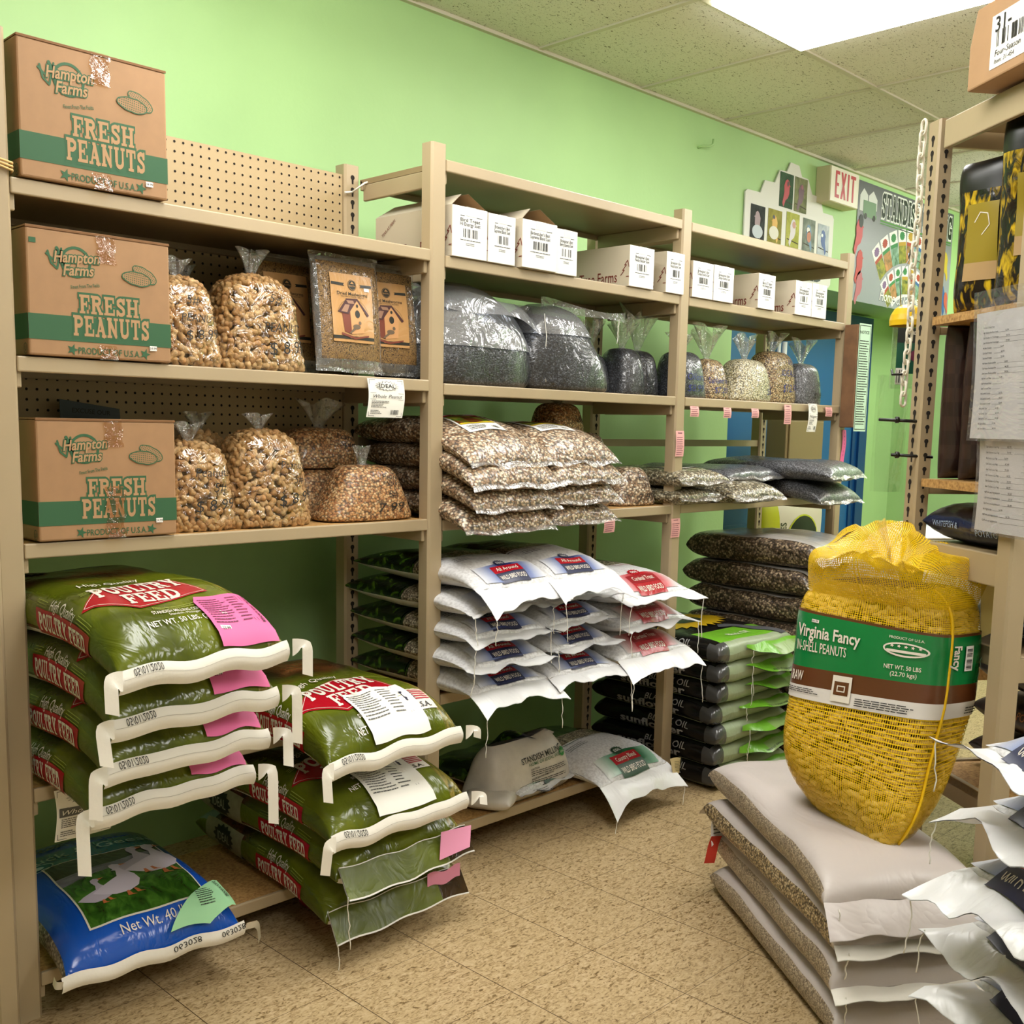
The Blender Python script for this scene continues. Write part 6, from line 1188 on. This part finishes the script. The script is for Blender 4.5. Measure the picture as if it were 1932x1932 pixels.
# hooks, clear sleeve and feeder behind the post
for k, (x, y, z) in enumerate(((-.03, .36, 1.306), (-.03, .35, 1.222))):
    m = MB(); ln = (.10, .05)[k]; m.tube([(-.06 * (2 - k) / 2, 0, 0), (.07, -.0, -.004)], .004, BLACKP, 6); m.tube([(-.02, 0, .0), (-.012, 0, 0)], .008, BLACKP, 8); o = m.build('peg_hook', loc=rk(x, y, z), rz=R(-46)); tag(o, ('long', 'short')[k] + ' black peg hook stuck through the slotted rack post', 'hook')
CLR2 = film('clear_sleeve', '#f6f8f6', .03, .35, .05, 10, .3)
m = MB(); m.grid(lambda u, v: Vector(((u - .5) * .075, .01 * math.sin(u * 6 + v * 3), -.29 * v)), 10, 16, CLR2); m.grid(lambda u, v: Vector(((u - .5) * .075, .022 + .008 * math.sin(u * 5 + v * 2), -.29 * v)), 10, 16, CLR2); tag(m.build('clear_sleeve', loc=(1.245, -1.672, 1.417), rz=R(-44)), 'empty clear plastic sleeve hanging behind the slotted post', 'plastic sleeve')
t = empty('bird_feeder', (1.335, -1.648, 1.369), R(-40), label='hanging bird feeder with yellow cap and dark green card', cat='bird feeder'); YEL = P('yellow_plastic', '#e0b81c', .3)
m = MB()
for (r0, z0), (r1, z1) in zip(((.046, .195), (.047, .21), (.044, .225), (.034, .242), (.018, .252)), ((.047, .21), (.044, .225), (.034, .242), (.018, .252), (.001, .255))): m.grid(lambda u, v: Vector(((r0 + (r1 - r0) * v) * math.cos(2 * math.pi * u), (r0 + (r1 - r0) * v) * math.sin(2 * math.pi * u), z0 + (z1 - z0) * v)), 24, 1, YEL, cu=True)
m.build('cap', t); m = MB(); m.grid(lambda u, v: Vector((.036 * math.cos(2 * math.pi * u), .036 * math.sin(2 * math.pi * u), .02 + .175 * v)), 20, 3, CLR2, cu=True); m.build('tube', t)
m = MB(); m.box(-.042, .04, -.042, -.040, .06, .185, P('feeder_card_green', '#14503a', .4)); m.box(-.042, .02, -.0425, -.0405, .145, .185, P('card_dark', '#1a1f1e', .4)); m.box(-.042, -.015, -.0432, -.0405, .03, .075, STICK); rnd = random.Random(5); m.put(barcode(-.04, .035, -.02, .07, rnd, 9), wallfn(-.0438), INK); m.put(text('UPSIDE', .009, .01, cx=.0, cy=.172), wallfn(-.0432), LETW); m.put(disc(.012, .11, .016), wallfn(-.0428), P('plum_print', '#6a2440', .4)); m.build('card', t)
m = MB(); m.tube([(-.02, 0, .25), (-.028, 0, .33), (.0, 0, .385), (.03, 0, .37), (.035, 0, .36)], .0016, P('steel', '#9aa0a4'), 6); m.build('wire_hanger', t); t.scale = (.9, .9, .9)
for nm, a, b_ in (('feeder', (1.222, -1.70, 1.712), (1.345, -1.640, 1.715)), ('sleeve', (1.215, -1.70, 1.417), (1.26, -1.655, 1.419))):
    m = MB(); m.tube([a, b_, (b_[0] + .01, b_[1] + .007, b_[2] + .012)], .003, BLACKP, 6); tag(m.build('peg_hook'), 'black peg on the back of the slotted post holding the ' + ('hanging feeder' if nm == 'feeder' else 'empty clear sleeve'), 'hook')
# carton on top
t = empty('shipping_carton', rk(-.05, -.145, 2.0), RA, label='brown shipping carton with white label on top of the rack', cat='carton'); m = MB(); KC = P('shipping_kraft', '#a8845f', .65, noise_amt=.04, nscale=20)
m.prism([(0, 0), (.30, 0), (.30, .09), (.28, .16), (.02, .16), (0, .09)], 0, .30, KC, lambda p: Vector((p.z, p.x, p.y))); m.build('body', t, bevel=.004)
m = MB(); f = lambda o: (lambda x, y: Vector((-o, -x, y))); m.put(rect(-.22, .02, -.03, .125), f(.001), STICK); m.put(text('31-', .03, .01, cx=-.18, cy=.105, ), f(.0018), INK); m.put(text('Four-Season', .012, 0, .2, cx=-.16, cy=.048), f(.0018), INK); m.put(text('Item: 31-454', .009, 0, .2, cx=-.17, cy=.032), f(.0018), INK); m.put(barcode(-.2, .06, -.1, .09, rnd), f(.0018), INK); m.build('label', t)
# bags in the rack
GOLD = blotch('gold_black_bag_print', [(.36, '#0c0a08'), (.5, '#191410'), (.57, '#8a7016'), (.68, '#c9a81e')], 60, .2, (1, .35, 1)); BROWNB = NT('brown_woven_print'); c = BROWNB.coords((60, 60, 60)); ch = BROWNB.n('ShaderNodeTexChecker', Scale=.5); BROWNB.l(c, 0, ch, 0); r = BROWNB.ramp(ch, 1, [(0, '#2a1c18'), (1, '#36251f')]); BROWNB.l(r, 0, BROWNB.b, 'Base Color'); BROWNB.b.inputs['Roughness'].default_value = .28; wrinkle(BROWNB, 10, .5); BROWNB = BROWNB.m
ORNG = P('orange_label', '#b5703c', .4); NAVYB = film_print('navy_bag_film', '#14203f', .25, 10, .6); NAVYD = film_print('dark_navy_top', '#15171d', .25, 10, .6); SLATE = P('slate_letters', '#8fa0b8', .4)
def rack_bag(name, x, y, z, W, L, T, mat, label, cat, group, seed, deco, rz=0, taper=0, lean=0):
    t = empty(name, rk(x, y, z), RA + rz, label=label, cat=cat, group=group); b = Bag(W, L, T, 3.4, 2.2, 9, 2.2, seed, .007, bz=.0, taper=-taper); m = MB(); b.body(m, (lambda x, y, z: BLACKP if y > .58 else mat) if mat is GOLD else mat, 34, 30)
    deco(m, b, lambda o: (lambda u, v: b.top(u, v, o))); o = m.build('bag', t); o.rotation_euler = (R(90), 0, 0); o.location = (0, T / 2, L / 2); return t
def gold(m, b, f): m.put(rect(-.03, -.06, .05, .07), f(.003), P('gold_label', '#8d7a1c', .35), .02); m.put(line([(-.01, .03), (.005, .05), (.025, .045), (.03, .02), (.01, .0)], .002), f(.004), LETW); m.put(rect(-.03, -.10, .05, -.06), f(.003), P('tan_label', '#a98a5c', .4), .02)
GY = 'gold and black pet food bags'
rack_bag('pet_food_bag', .085, .245, 1.549, .15, .345, .085, GOLD, 'gold and black pet food bag nearest the slotted post, dark folded top', 'bag of pet food', GY, 301, gold, R(-72))
rack_bag('pet_food_bag', .095, .08, 1.549, .17, .41, .10, GOLD, 'taller gold and black pet food bag at the right edge', 'bag of pet food', GY, 302, gold, R(-62))
rack_bag('pet_food_bag', .42, .18, 1.549, .24, .30, .10, GOLD, 'gold and black pet food bag behind the other two on the rack', 'bag of pet food', GY, 303, gold)
def brown(m, b, f): m.put(rect(-.07, -.10, .05, .06), f(.0026), ORNG, .01); m.put(frame(-.05, -.02, .02, .012, .0022), f(.0032), BLACKP, .01); m.put(rect(-.047, -.018, .017, .010), f(.003), STICK, .02); m.put(text('Pork & Peas', .012, 0, w=.09, cx=-.01, cy=-.07), f(.0034), P('brown_letters', '#3a1f10', .5), .02)
GBW = 'brown pet food bags with orange labels'
rack_bag('pet_food_bag', .152, .318, 1.169, .22, .36, .085, BROWNB, 'brown pet food bag with orange label next to the slotted post', 'bag of pet food', GBW, 311, brown, R(4))
rack_bag('pet_food_bag', .155, .226, 1.169, .22, .365, .085, BROWNB, 'brown pet food bag with orange label partly behind the price lists', 'bag of pet food', GBW, 312, brown, R(2))
rack_bag('pet_food_bag', .16, .13, 1.169, .22, .36, .085, BROWNB, 'brown pet food bag hidden behind the price lists', 'bag of pet food', GBW, 313, brown)
def flat_bag(x, y, z, L, W, T, rz, mat, label, seed, words, cat='bag of pet food', name='pet_food_bag', group='dark blue pet food bags', side=-1, wcol=None):
    t = empty(name, rk(x, y, z), RA + rz, label=label, cat=cat, group=group); b = Bag(W, L, T, 4, 2.2, 7, 2.2, seed, .007, None); m = MB(); b.body(m, mat, 40, 30)
    for s_, yy, zz, hh, ww in words: m.put(text(s_, hh, .005, w=ww, cx=-yy * side, cy=zz), lambda a, b_: b.side(side, a * -1 if side < 0 else a, b_, .003), wcol or SLATE, .03)
    m.build('bag', t); return t
flat_bag(.21, .165, 1.0215, .34, .36, .10, 0, lambda x, y, z: NAVYD if z > .35 else NAVYB, 'dark navy bag lettered WHITEFISH lying on the rack end beam', 321, [('WHITEFISH &', -.08, .0, .30, .10), ('POTATO', .08, -.2, .28, .08)], side=-1)
m = None
for k, (z, w_) in enumerate(((.802, 'SALMON'), (.892, 'POMME DE TERRE'))):
    flat_bag(.36, .16, z, .33, .44, .088, R(0), lambda x, y, z_: NAVYD if z_ > .6 else NAVYB, ('lower', 'upper')[k] + ' dark blue pet food bag on the rack shelf below the end beam', 330 + k, [(w_, -.0, .1, .4, .2), ('RECETTE AU SAUMON', .0, -.4, .25, .2)])
for k in range(3): flat_bag(.40, .16, .462 + .1 * k, .33, .42, .1, 0, lambda x, y, z_: BROWNB, ('lowest', 'middle', 'upper')[k] + ' brown pet food bag on the lower rack shelf', 340 + k, [('PORC ET POMMES', .0, .2, .35, .2)], group='brown pet food bags on the lower rack shelf', wcol=ORNG)
# price lists in plastic sleeves
def price_list(x, z, y0, y1, ht, rows, label, head=True, off=-.035, clip=None):
    t = empty('price_list', rk(off, 0, z), RA, label=label, cat='price list', group='price lists in clear sleeves on the rack'); rnd = random.Random(len(rows)); W = y1 - y0
    fn = lambda a, b_, o=0: Vector((-o - .006 * math.sin(b_ / ht * 2.5) - .004 * math.sin(a * 18), y1 - a, b_))
    m = MB(); m.put(rect(0, -ht, W, 0), lambda a, b_: fn(a, b_), P('price_paper', '#dcd8d6', .55), .03); dy = ht / (len(rows) + 4)
    for i, (s_, pr) in enumerate(rows):
        yy = -dy * (i + 3)
        m.put(text(s_, dy * .34, .008, align='L', cx=W * .14, cy=yy), lambda a, b_: fn(a, b_, .0012), P('list_ink', '#1c1a20', .6)); x1_ = W * .14 + len(s_) * dy * .235
        if pr: m.put(rect(x1_, yy - dy * .2, W * .97, yy - dy * .16), lambda a, b_: fn(a, b_, .0012), MATS['list_ink']); m.put(text(pr, dy * .36, .006, cx=min(W * .86, x1_ + W * .14), cy=yy + dy * .05), lambda a, b_: fn(a, b_, .0014), MATS['list_ink'])
    m.build('sheet', t); m = MB(); m.grid(lambda u, v: fn(-.006 + (W + .012) * u, .045 - (ht + .05) * v, .004), 10, 14, film('list_sleeve', '#f2f2f2', .05, .4, .06, 8, .4, .05)); m.build('sleeve', t)
price_list(0, 1.528, -.135, .078, .262, [("Fromm's Grain Free", ''), ('4# Chicken Au Frommage', '16.99'), ('12# Chicken Au Frommage', '38.99'), ('26# Chicken Au Frommage', '77.99'), ('4# Beef Frittata', '16.49'), ('12# Beef Frittata', '44.99'), ('26# Beef Frittata', '79.99'), ('4# Hasen Duckenpfeffer', '16.49'), ('12# Hasen Duckenpfeffer', '44.99'), ('26# Hasen Duckenpfeffer', '79.99'), ('4# Pork and Peas', '15.99'), ('12# Pork and Peas', ' '), ('26# Pork and Peas', ' '), ('4# Lamb & Lentils', '16.99'), ('12# Lamb & Lentils', '44.99'), ('26# Lamb & Lentils', '79.99'), ('4# Surf & Turf', '16.99'), ('12# Surf & Turf', '43.99'), ('26# Surf & Turf', '79.99'), ('4# Game Bird', '15.99'), ('12# Game Bird', '43.99')], 'upper price list in a clear sleeve on the front rack post')
price_list(0, 1.285, -.14, .062, .215, [('12# Salmon a La Veg', '48.99'), ('26# Salmon a La Veg', '79.99'), ('4# Duck a La Veg', '16.99'), ('12# Duck a La Veg', '47.99'), ('26# Duck a La Veg', '79.99'), ('4# Chicken a La Veg', '14.50'), ('12# Chicken a La Veg', '29.99'), ('26# Chicken a La Veg', '58.99'), ('4# Pork and Applesauce', '14.50'), ('12# Pork and Applesauce', '29.99'), ('26# Pork and Applesauce', '58.99'), ('4# Highlander', '16.99'), ('4# Pork and Applesauce', '16.50'), ('12# Pork and applesauce', ' ')], 'lower price list with torn corner, tucked under the upper one', off=-.018)
# sacks seen through the rack on the far side
t = empty('feed_sack', (1.93, -1.50, .62), R(-40), label='white sack with blue edge stripe seen through the rack', cat='feed sack'); b = Bag(.34, .5, .40, 4, 2, 4, 2, 351, .01); m = MB(); b.body(m, lambda x, y, z: WHITEFILM, 34, 26); m.put(line([(-.16, -.05), (0, -.04), (.16, -.06)], .016), lambda x, y: b.top(x, y, .003), P('blue_stripe', '#3f86c0', .4), .03); m.build('sack', t)
m = MB(); Bag(.34, .5, .38, 4, 2, 4, 2, 352, .012).body(m, P('tan_paper_sack', '#b7a97a', .6, noise_amt=.1, nscale=8), 34, 26); tag(m.build('feed_sack', loc=(2.30, -1.70, .64), rz=R(-30)), 'tan paper sack beyond the white sack seen through the rack', 'feed sack')
t = empty('display_table', (2.15, -1.62, 0), R(-36), label='low tan display table carrying the sacks beyond the rack', cat='table'); m = MB(); m.box(-.45, .45, -.35, .35, .58, .615, BOARD); m.build('tabletop', t)
for sx_ in (-.42, .42):
    for sy_ in (-.32, .32): m = MB(); m.box(sx_ - .02, sx_ + .02, sy_ - .02, sy_ + .02, 0, .58, TAN); m.build('leg', t)
# ================================================================ grey seed sacks on the floor
FINE = grain('fine_tan_seed', ['#9a8a74', '#b9a88e', '#857560', '#c9b99e', '#a89780'], 300, (1, 1, 1), .35, .6, 12, .5, .75, bump=.2, crough=.3); COARSE = grain('coarse_tan_seed', ['#8f7a58', '#c4ad84', '#6f5c40', '#d8c49e', '#ae976e'], 210, (1, 1, 1), .4, .6, 12, .6, .5, bump=.25, crough=.25)
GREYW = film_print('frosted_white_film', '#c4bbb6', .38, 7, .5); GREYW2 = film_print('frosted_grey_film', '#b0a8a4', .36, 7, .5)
cx, cy = .66 + .335 * .590 + .172 * .807, -1.885 + .335 * .807 - .172 * .590; GG = 'frosted white seed sacks stacked on the floor'
for k in range(4):
    L, W, T = .76, .345, (.104, .10, .10, .102)[k]; seed = 361 + k; d = (0, .012, .03, .045)[k]
    t = empty('seed_sack', (cx + d * .4 + (0, .01, 0, .006)[k], cy + d * .9, .002 + .0915 * k), RA + R((0, -1, 1.5, -1)[k]), label=('bottom frosted seed sack of the floor stack', 'frosted seed sack second from the floor with taped front seam', 'frosted seed sack third from the floor, coarse grain along its side', 'top frosted seed sack under the yellow net bag')[k], cat='sack of seed', group=GG)
    b = Bag(W, L, T, 5.5, 2.6, 12, 2.4, seed, .006, (-.2, .4) if k == 3 else (-.22, .25), fz=-.12, pleat=.003); m = MB(); sm = COARSE if k == 2 else FINE
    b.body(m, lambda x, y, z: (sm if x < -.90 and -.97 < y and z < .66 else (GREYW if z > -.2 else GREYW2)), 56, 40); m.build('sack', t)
    m = MB(); b.flange(m, (PAPER, TAPEW, TAPEW, GREYW)[k] if k < 3 else GREYW, (.025, .035, .03, .05)[k], True, (.6, .2, .3, .7)[k], .004, 20, 1.04, 30, corner=.1); m.build('front_seam', t)
    m = MB(); b.flange(m, GREYW, (.02, .03, .05, .03)[k], False, .4, .008, 22, .95); m.build('back_seam', t)
    m = MB(); string(m, b.pt(math.pi * 1.05, -.99) + Vector((.02, -.03, 0)), .06, THREAD, seed, .0016); m.build('thread', t)
m = MB(); m.put(poly([(0, 0), (.045, .006), (.05, -.06), (.0, -.09)]), lambda x, y: Vector((x, -.004 * math.sin(y * 40), y)), PAPER, .015); m.put(micro(.008, -.06, .04, -.01, 5, random.Random(8), .3, .2), lambda x, y: Vector((x, -.0012 - .004 * math.sin(y * 40), y)), INK); tag(m.build('seed_tag', loc=(1.05, -1.325, .235), rz=RA + R(20)), 'small white printed tag at the back corner of the floor stack', 'paper tag')
m = MB(); m.grid(lambda u, v: Vector(((u - .5) * .03 - .02 * v, .004 * math.sin(v * 5), -.075 * v)), 4, 8, P('red_ribbon', '#b5301c', .5)); tag(m.build('red_tag', loc=(1.06, -1.335, .175), rz=RA), 'strip of red tag sticking out behind the floor stack', 'paper tag')
# ================================================================ yellow net sack of peanuts
t = empty('net_peanut_sack', (.95, -1.88, .352), label='yellow net sack of in-shell peanuts standing on the frosted sacks', cat='sack of peanuts'); base = Vector((.95, -1.88, .352))
LV = [((.97, -1.66, .366), (.870, -1.90, .364), (1.02, -1.90, .366)), ((.915, -1.615, .455), (.868, -1.925, .425), (1.07, -1.925, .43)), ((.897, -1.60, .548), (.889, -1.932, .497), (1.10, -1.945, .51)), ((.919, -1.60, .668), (.933, -1.942, .677), (1.148, -1.965, .662)), ((.946, -1.60, .853), (.958, -1.937, .834), (1.170, -1.962, .822)), ((.967, -1.615, .903), (.961, -1.925, .900), (1.166, -1.945, .897)), ((.985, -1.64, .925), (.985, -1.885, .93), (1.15, -1.90, .925))]
def lev(tq):
    k = min(tq, .9999) * (len(LV) - 1); i = int(k); f_ = k - i; g = lambda j: LV[max(0, min(len(LV) - 1, j))]; r = []
    for c in range(3):
        A, B, Cc, D = [Vector(g(i + q)[c]) for q in (-1, 0, 1, 2)]; r.append(B + .5 * f_ * (Cc - A + f_ * (2 * A - 5 * B + 4 * Cc - D + f_ * (3 * (B - Cc) + D - A))))
    return r
def ysurf0(a, n=4.5): return (sp(math.cos(a), 2 / n) * .20, sp(math.sin(a), 2 / n) * .17)
AT = [0.]
for k in range(720):
    (xa, ya), (xb, yb) = ysurf0(2 * math.pi * k / 720), ysurf0(2 * math.pi * (k + 1) / 720); AT.append(AT[-1] + math.hypot(xb - xa, yb - ya))
def arcu(u):
    s_ = (u % 1) * AT[-1]; lo, hi = 0, 720
    while hi - lo > 1:
        md = (lo + hi) // 2
        if AT[md] <= s_: lo = md
        else: hi = md
    return 2 * math.pi * (lo + (s_ - AT[lo]) / max(1e-9, AT[hi] - AT[lo])) / 720
def ysurf(u, tq, g=0.0, n=4.5):
    l_, n_, r_ = lev(tq); c = (l_ + r_) / 2; ea = (n_ - l_) / 2; eb = (r_ - n_) / 2; a = arcu(u); s_ = 1.06
    p = c + ea * sp(math.cos(a), 2 / n) * s_ + eb * sp(math.sin(a), 2 / n) * s_; out = (p - c); out.z = 0
    return p + out.normalized() * (g + .004 * noise.noise(p * 9)) - base
def yA(s_, tq, o=.006, n=4.5):   # left face, s -1..1 from the far corner to the near corner
    l_, n_, r_ = lev(tq); c = (l_ + r_) / 2; ea = (n_ - l_) / 2; eb = (r_ - n_) / 2; k = 1.06; p = c + ea * s_ * k - eb * k * (1 - min(.999, abs(s_)) ** n) ** (1 / n); out = p - c; out.z = 0; return p + out.normalized() * (o + .004 * noise.noise(p * 9)) - base
def yB(s_, tq, o=.006, n=4.5):   # right face, from the near corner to the right corner
    l_, n_, r_ = lev(tq); c = (l_ + r_) / 2; ea = (n_ - l_) / 2; eb = (r_ - n_) / 2; k = 1.06; p = c + eb * s_ * k + ea * k * (1 - min(.999, abs(s_)) ** n) ** (1 / n); out = p - c; out.z = 0; return p + out.normalized() * (o + .004 * noise.noise(p * 9)) - base
YP = [P('net_peanut_%d' % i, c, .6, noise_amt=.12, nscale=90) for i, c in enumerate(('#cda652', '#d9b25c', '#bd9546', '#e0bd6c'))]
rnd = random.Random(12); pts = []; gridp = {}
for _ in range(16000):
    u, tq = rnd.random(), .02 + .97 * rnd.random(); p = ysurf(u, tq); k = tuple(int(math.floor(c / .0135)) for c in p)
    if any((q - p).length < .0135 for dx in (-1, 0, 1) for dy in (-1, 0, 1) for dz in (-1, 0, 1) for q in gridp.get((k[0] + dx, k[1] + dy, k[2] + dz), ())): continue
    gridp.setdefault(k, []).append(p); nrm = (ysurf(u + .004, tq) - ysurf(u - .004, tq)).cross(ysurf(u, min(1, tq + .01)) - ysurf(u, max(0, tq - .01)))
    if nrm.length < 1e-12: continue
    nrm.normalize(); c0 = (lev(tq)[0] + lev(tq)[2]) / 2 - base
    if nrm.dot(p - c0) < 0: nrm = -nrm
    pts.append((p - nrm * .008, nrm))
m = MB(); scatter_peanuts(m, pts, rnd, .032, .0085, .75, YP); m.grid(lambda u, v: ysurf(u, v, -.014), 40, 20, P('net_inside', '#6a4f18', .9), cu=True); m.add([ysurf(i / 40, 1, -.014) for i in range(40)], [tuple(range(40))], MATS['net_inside']); o = m.build('peanuts', t); o['kind'] = 'stuff'
def net_mat(name, nu, nv, wd):
    N = NT(name); tc = N.n('ShaderNodeTexCoord'); sx = N.n('ShaderNodeSeparateXYZ'); N.l(tc, 'UV', sx, 0); ms = []
    for ax, n in ((0, nu), (1, nv)):
        a = N.n('ShaderNodeMath', operation='MULTIPLY'); a.inputs[1].default_value = n; N.l(sx, ax, a, 0); b_ = N.n('ShaderNodeMath', operation='PINGPONG'); b_.inputs[1].default_value = .5; N.l(a, 0, b_, 0); c_ = N.n('ShaderNodeMath', operation='LESS_THAN'); c_.inputs[1].default_value = wd; N.l(b_, 0, c_, 0); ms.append(c_)
    mm = N.n('ShaderNodeMath', operation='MAXIMUM'); N.l(ms[0], 0, mm, 0); N.l(ms[1], 0, mm, 1)
    N.b.inputs['Base Color'].default_value = lin('#f2c800'); N.b.inputs['Roughness'].default_value = .45; tr = N.n('ShaderNodeBsdfTransparent'); mx = N.n('ShaderNodeMixShader'); N.l(mm, 0, mx, 0); N.l(tr, 0, mx, 1); N.l(N.b, 0, mx, 2); N.l(mx, 0, N.o, 0); return N.m
NET = net_mat('yellow_net', 230, 112, .125); NETD = net_mat('yellow_net_gathered', 230, 40, .19)
m = MB(); m.grid(lambda u, v: ysurf(u, v, .003), 72, 40, NET, cu=True); m.build('net', t)
EDGE = [(0.0, (.975, -1.905, 1.020)), (.06, (1.06, -1.95, .995)), (.125, (1.148, -1.99, .962)), (.2, (1.165, -1.90, 1.0)), (.3, (1.17, -1.78, 1.045)), (.375, (1.19, -1.70, 1.062)), (.5, (1.10, -1.655, 1.05)), (.6, (1.0, -1.65, 1.0)), (.68, (.915, -1.70, .985)), (.78, (.90, -1.80, 1.012)), (.88, (.90, -1.875, .985)), (1.0, (.975, -1.905, 1.020))]
def edge(u):
    u %= 1
    for (a, p), (b_, q) in zip(EDGE, EDGE[1:]):
        if a <= u <= b_: k = (u - a) / (b_ - a); k = k * k * (3 - 2 * k); return Vector(p).lerp(Vector(q), k) - base
def mouth(u, v):
    p = ysurf(u, .80, .004); q = edge(u); c0 = Vector((1.04, -1.80, .95)) - base; d = p - c0; d.z = 0; d.normalize(); a = 2 * math.pi * u
    r_ = p.lerp(q, v); b_ = math.sin(math.pi * v); fold = noise.noise(Vector((3.2 * math.cos(a), 3.2 * math.sin(a), v * 1.3))) 
    return r_ + d * (.022 * b_ + .028 * fold * v) + Vector((0, 0, .028 * b_ + .022 * v * noise.noise(Vector((5 * math.cos(a), 5 * math.sin(a), 4)))))
def inner(u, v):   # the mouth rolls inward and sags closed
    q = mouth(u, 1); c0 = Vector((1.05, -1.79, .955)) - base; k = 1 - .8 * v; return Vector((c0.x + (q.x - c0.x) * k, c0.y + (q.y - c0.y) * k, q.z + (c0.z - q.z) * v ** .8 + .02 * math.sin(math.pi * v) + .012 * noise.noise(Vector((q.x * 14, q.y * 14, v * 3)))))
m = MB(); m.grid(mouth, 110, 18, NETD, cu=True); m.grid(inner, 110, 10, NETD, cu=True); m.build('net_mouth', t)
m = MB(); seam_ = [ysurf(0.125 + .25 * 0 - .125 + .0, 0)] if False else [yA(.985, .02 + .96 * k / 24, .005) for k in range(25)]; m.tube(seam_, .0035, P('net_yellow_solid', '#e6b800', .5), 6); m.build('side_seam', t)
BAND = P('band_green', '#0c7a3a', .25, coat=.3, bump=.12, bscale=30); BANDB = P('band_brown', '#5f3518', .3, coat=.3); BANDW = P('band_white', '#ddd8d2', .35, coat=.3)
tz = lambda q: .475 + (.672 - .475) * q   # band rows as level parameter
m = MB()
for (q0, q1, mt) in ((0.0, .17, BANDW), (.17, .37, BANDB), (.37, .955, BAND), (.955, 1.0, BANDB)): m.grid(lambda u, v: ysurf(u, tz(q0 + (q1 - q0) * v), .0055), 84, 5, mt, cu=True)
fa = lambda o: (lambda x, y: yA(x, tz(y), o)); fb = lambda o: (lambda x, y: yB(x, tz(y), o))
m.put(xf(text('Virginia Fancy', .13, .022, w=.86), 1, 1, -.38, .74), fa(.009), LETW, .06); m.put(xf(text('IN-SHELL PEANUTS', .10, .004, w=.70), 1, 1, -.46, .58), fa(.009), LETW, .06); m.put(xf(text('RAW', .10, .02, w=.18), 1, 1, -.74, .28), fa(.009), LETW, .06)
m.put(xf(text('PRODUCT OF U.S.A.', .035, .008, w=.4), 1, 1, .58, .86), fa(.009), LETW, .06); m.put(join(ring(.58, .72, .26, .085, .02),), fa(.009), LETW, .06); m.put(join(rect(.36, .68, .8, .71), *[burst(.42 + .08 * i, .755, .024, .022, 5, .45) for i in range(5)]), fa(.0095), LETW, .06)
m.put(xf(text('NET WT. 50 LBS', .045, .01, w=.42), 1, 1, .56, .52), fa(.009), LETW, .06); m.put(xf(text('(22.70 kgs)', .045, .006, w=.3), 1, 1, .58, .45), fa(.009), LETW, .06)
m.put(rect(-.24, .05, .0, .34), fa(.009), LETW, .06); m.put(rect(-.21, .13, -.03, .28), fa(.0096), BANDB, .06); m.put(frame(-.17, .17, -.07, .24, .012), fa(.0102), LETW, .06); m.put(micro(.06, .03, .75, .13, 4, rnd, .4, .2), fa(.009), INK, .1); m.put(micro(-.95, .08, -.4, .15, 3, rnd, .4, .2), fa(.009), INK, .1)
m.put(xf(text('Fancy', .22, .03, w=.3), 1, 1.0, -.38, .68, -math.pi / 2), fb(.009), LETW, .06); m.put(rect(-.12, .52, .16, .82), fb(.009), STICK, .06); m.put(([(p[0], p[1]) for p in xf(barcode(-.14, -.13, .14, .10, rnd, 18), 1, 1, .02, .67, math.pi / 2)[0]], barcode(-.14, -.13, .14, .10, random.Random(1), 18)[1]) if False else xf(barcode(-.13, -.10, .13, .10, rnd, 18), 1, 1, .02, .67, math.pi / 2), fb(.0096), INK, .06); m.put(line([(.45, .42), (.6, .55), (.5, .62), (.7, .66)], .02), fb(.009), P('pale_green_mark', '#7fb893', .4), .06); m.put(micro(.1, .03, .8, .12, 3, rnd, .4, .2), fb(.009), INK, .1)
m.put(rect(-.6, .845, -.5, .885), fa(.0096), STICK, .06); m.put(xf(text('89.99', .028, 0, w=.08), 1, 1, -.55, .865), fa(.0102), INK, .06); m.build('printed_band', t)
m = MB(); m.grid(lambda u, v: Vector((1.150 - .02 * u + .03 * v, -1.985 + .03 * u + .0 * v, .958 - .13 * v + .03 * u - .05 * u * v + .012 * math.sin(v * 3))) - base, 5, 12, PAPER); m.grid(lambda u, v: Vector((1.150 - .02 * u + .03 * v, -1.986 + .03 * u, .956 - .13 * v + .03 * u - .05 * u * v + .012 * math.sin(v * 3))) - base, 5, 12, P('paper_back_yellow', '#d3bd72', .6)); m.build('paper_tag', t)
# ================================================================ near stack of white bird food sacks at the right
RB = R(-126.2); GN = 'white bird food sacks in the near right stack'
pn = ('lowest', 'second', 'third', 'fourth', 'fourth from the top', 'third from the top', 'second from the top', 'topmost')
for k in range(8):
    d = (0, .01, -.01, .015, .0, -.012, .02, .0)[k]; L, W = .54, .42
    bird_food((.53 + d * .8, -2.58 - d * .6, .002 + .103 * k), RB + R((0, 1.5, -1, 1, -2, 1, -1, 2)[k]), L, W, .116, pn[k] + (' near bird food sack counted from the floor, right foreground stack' if k < 4 else ' near bird food sack, blue panel at the right edge'), 400 + k, 'all', droop=(-.12, .3), fl=(.06, .06, .06, .07, .07, .075, .075, .06)[k], corner=(.3, .5, .2, .6, .3, .5, .4, .6)[k], drop=(.2, .1, .2, .2, .2, .2, .1, -.1)[k], labx=-.075, group=GN, strings=1, big=1.55, wave=.018, front_zone=-.2)
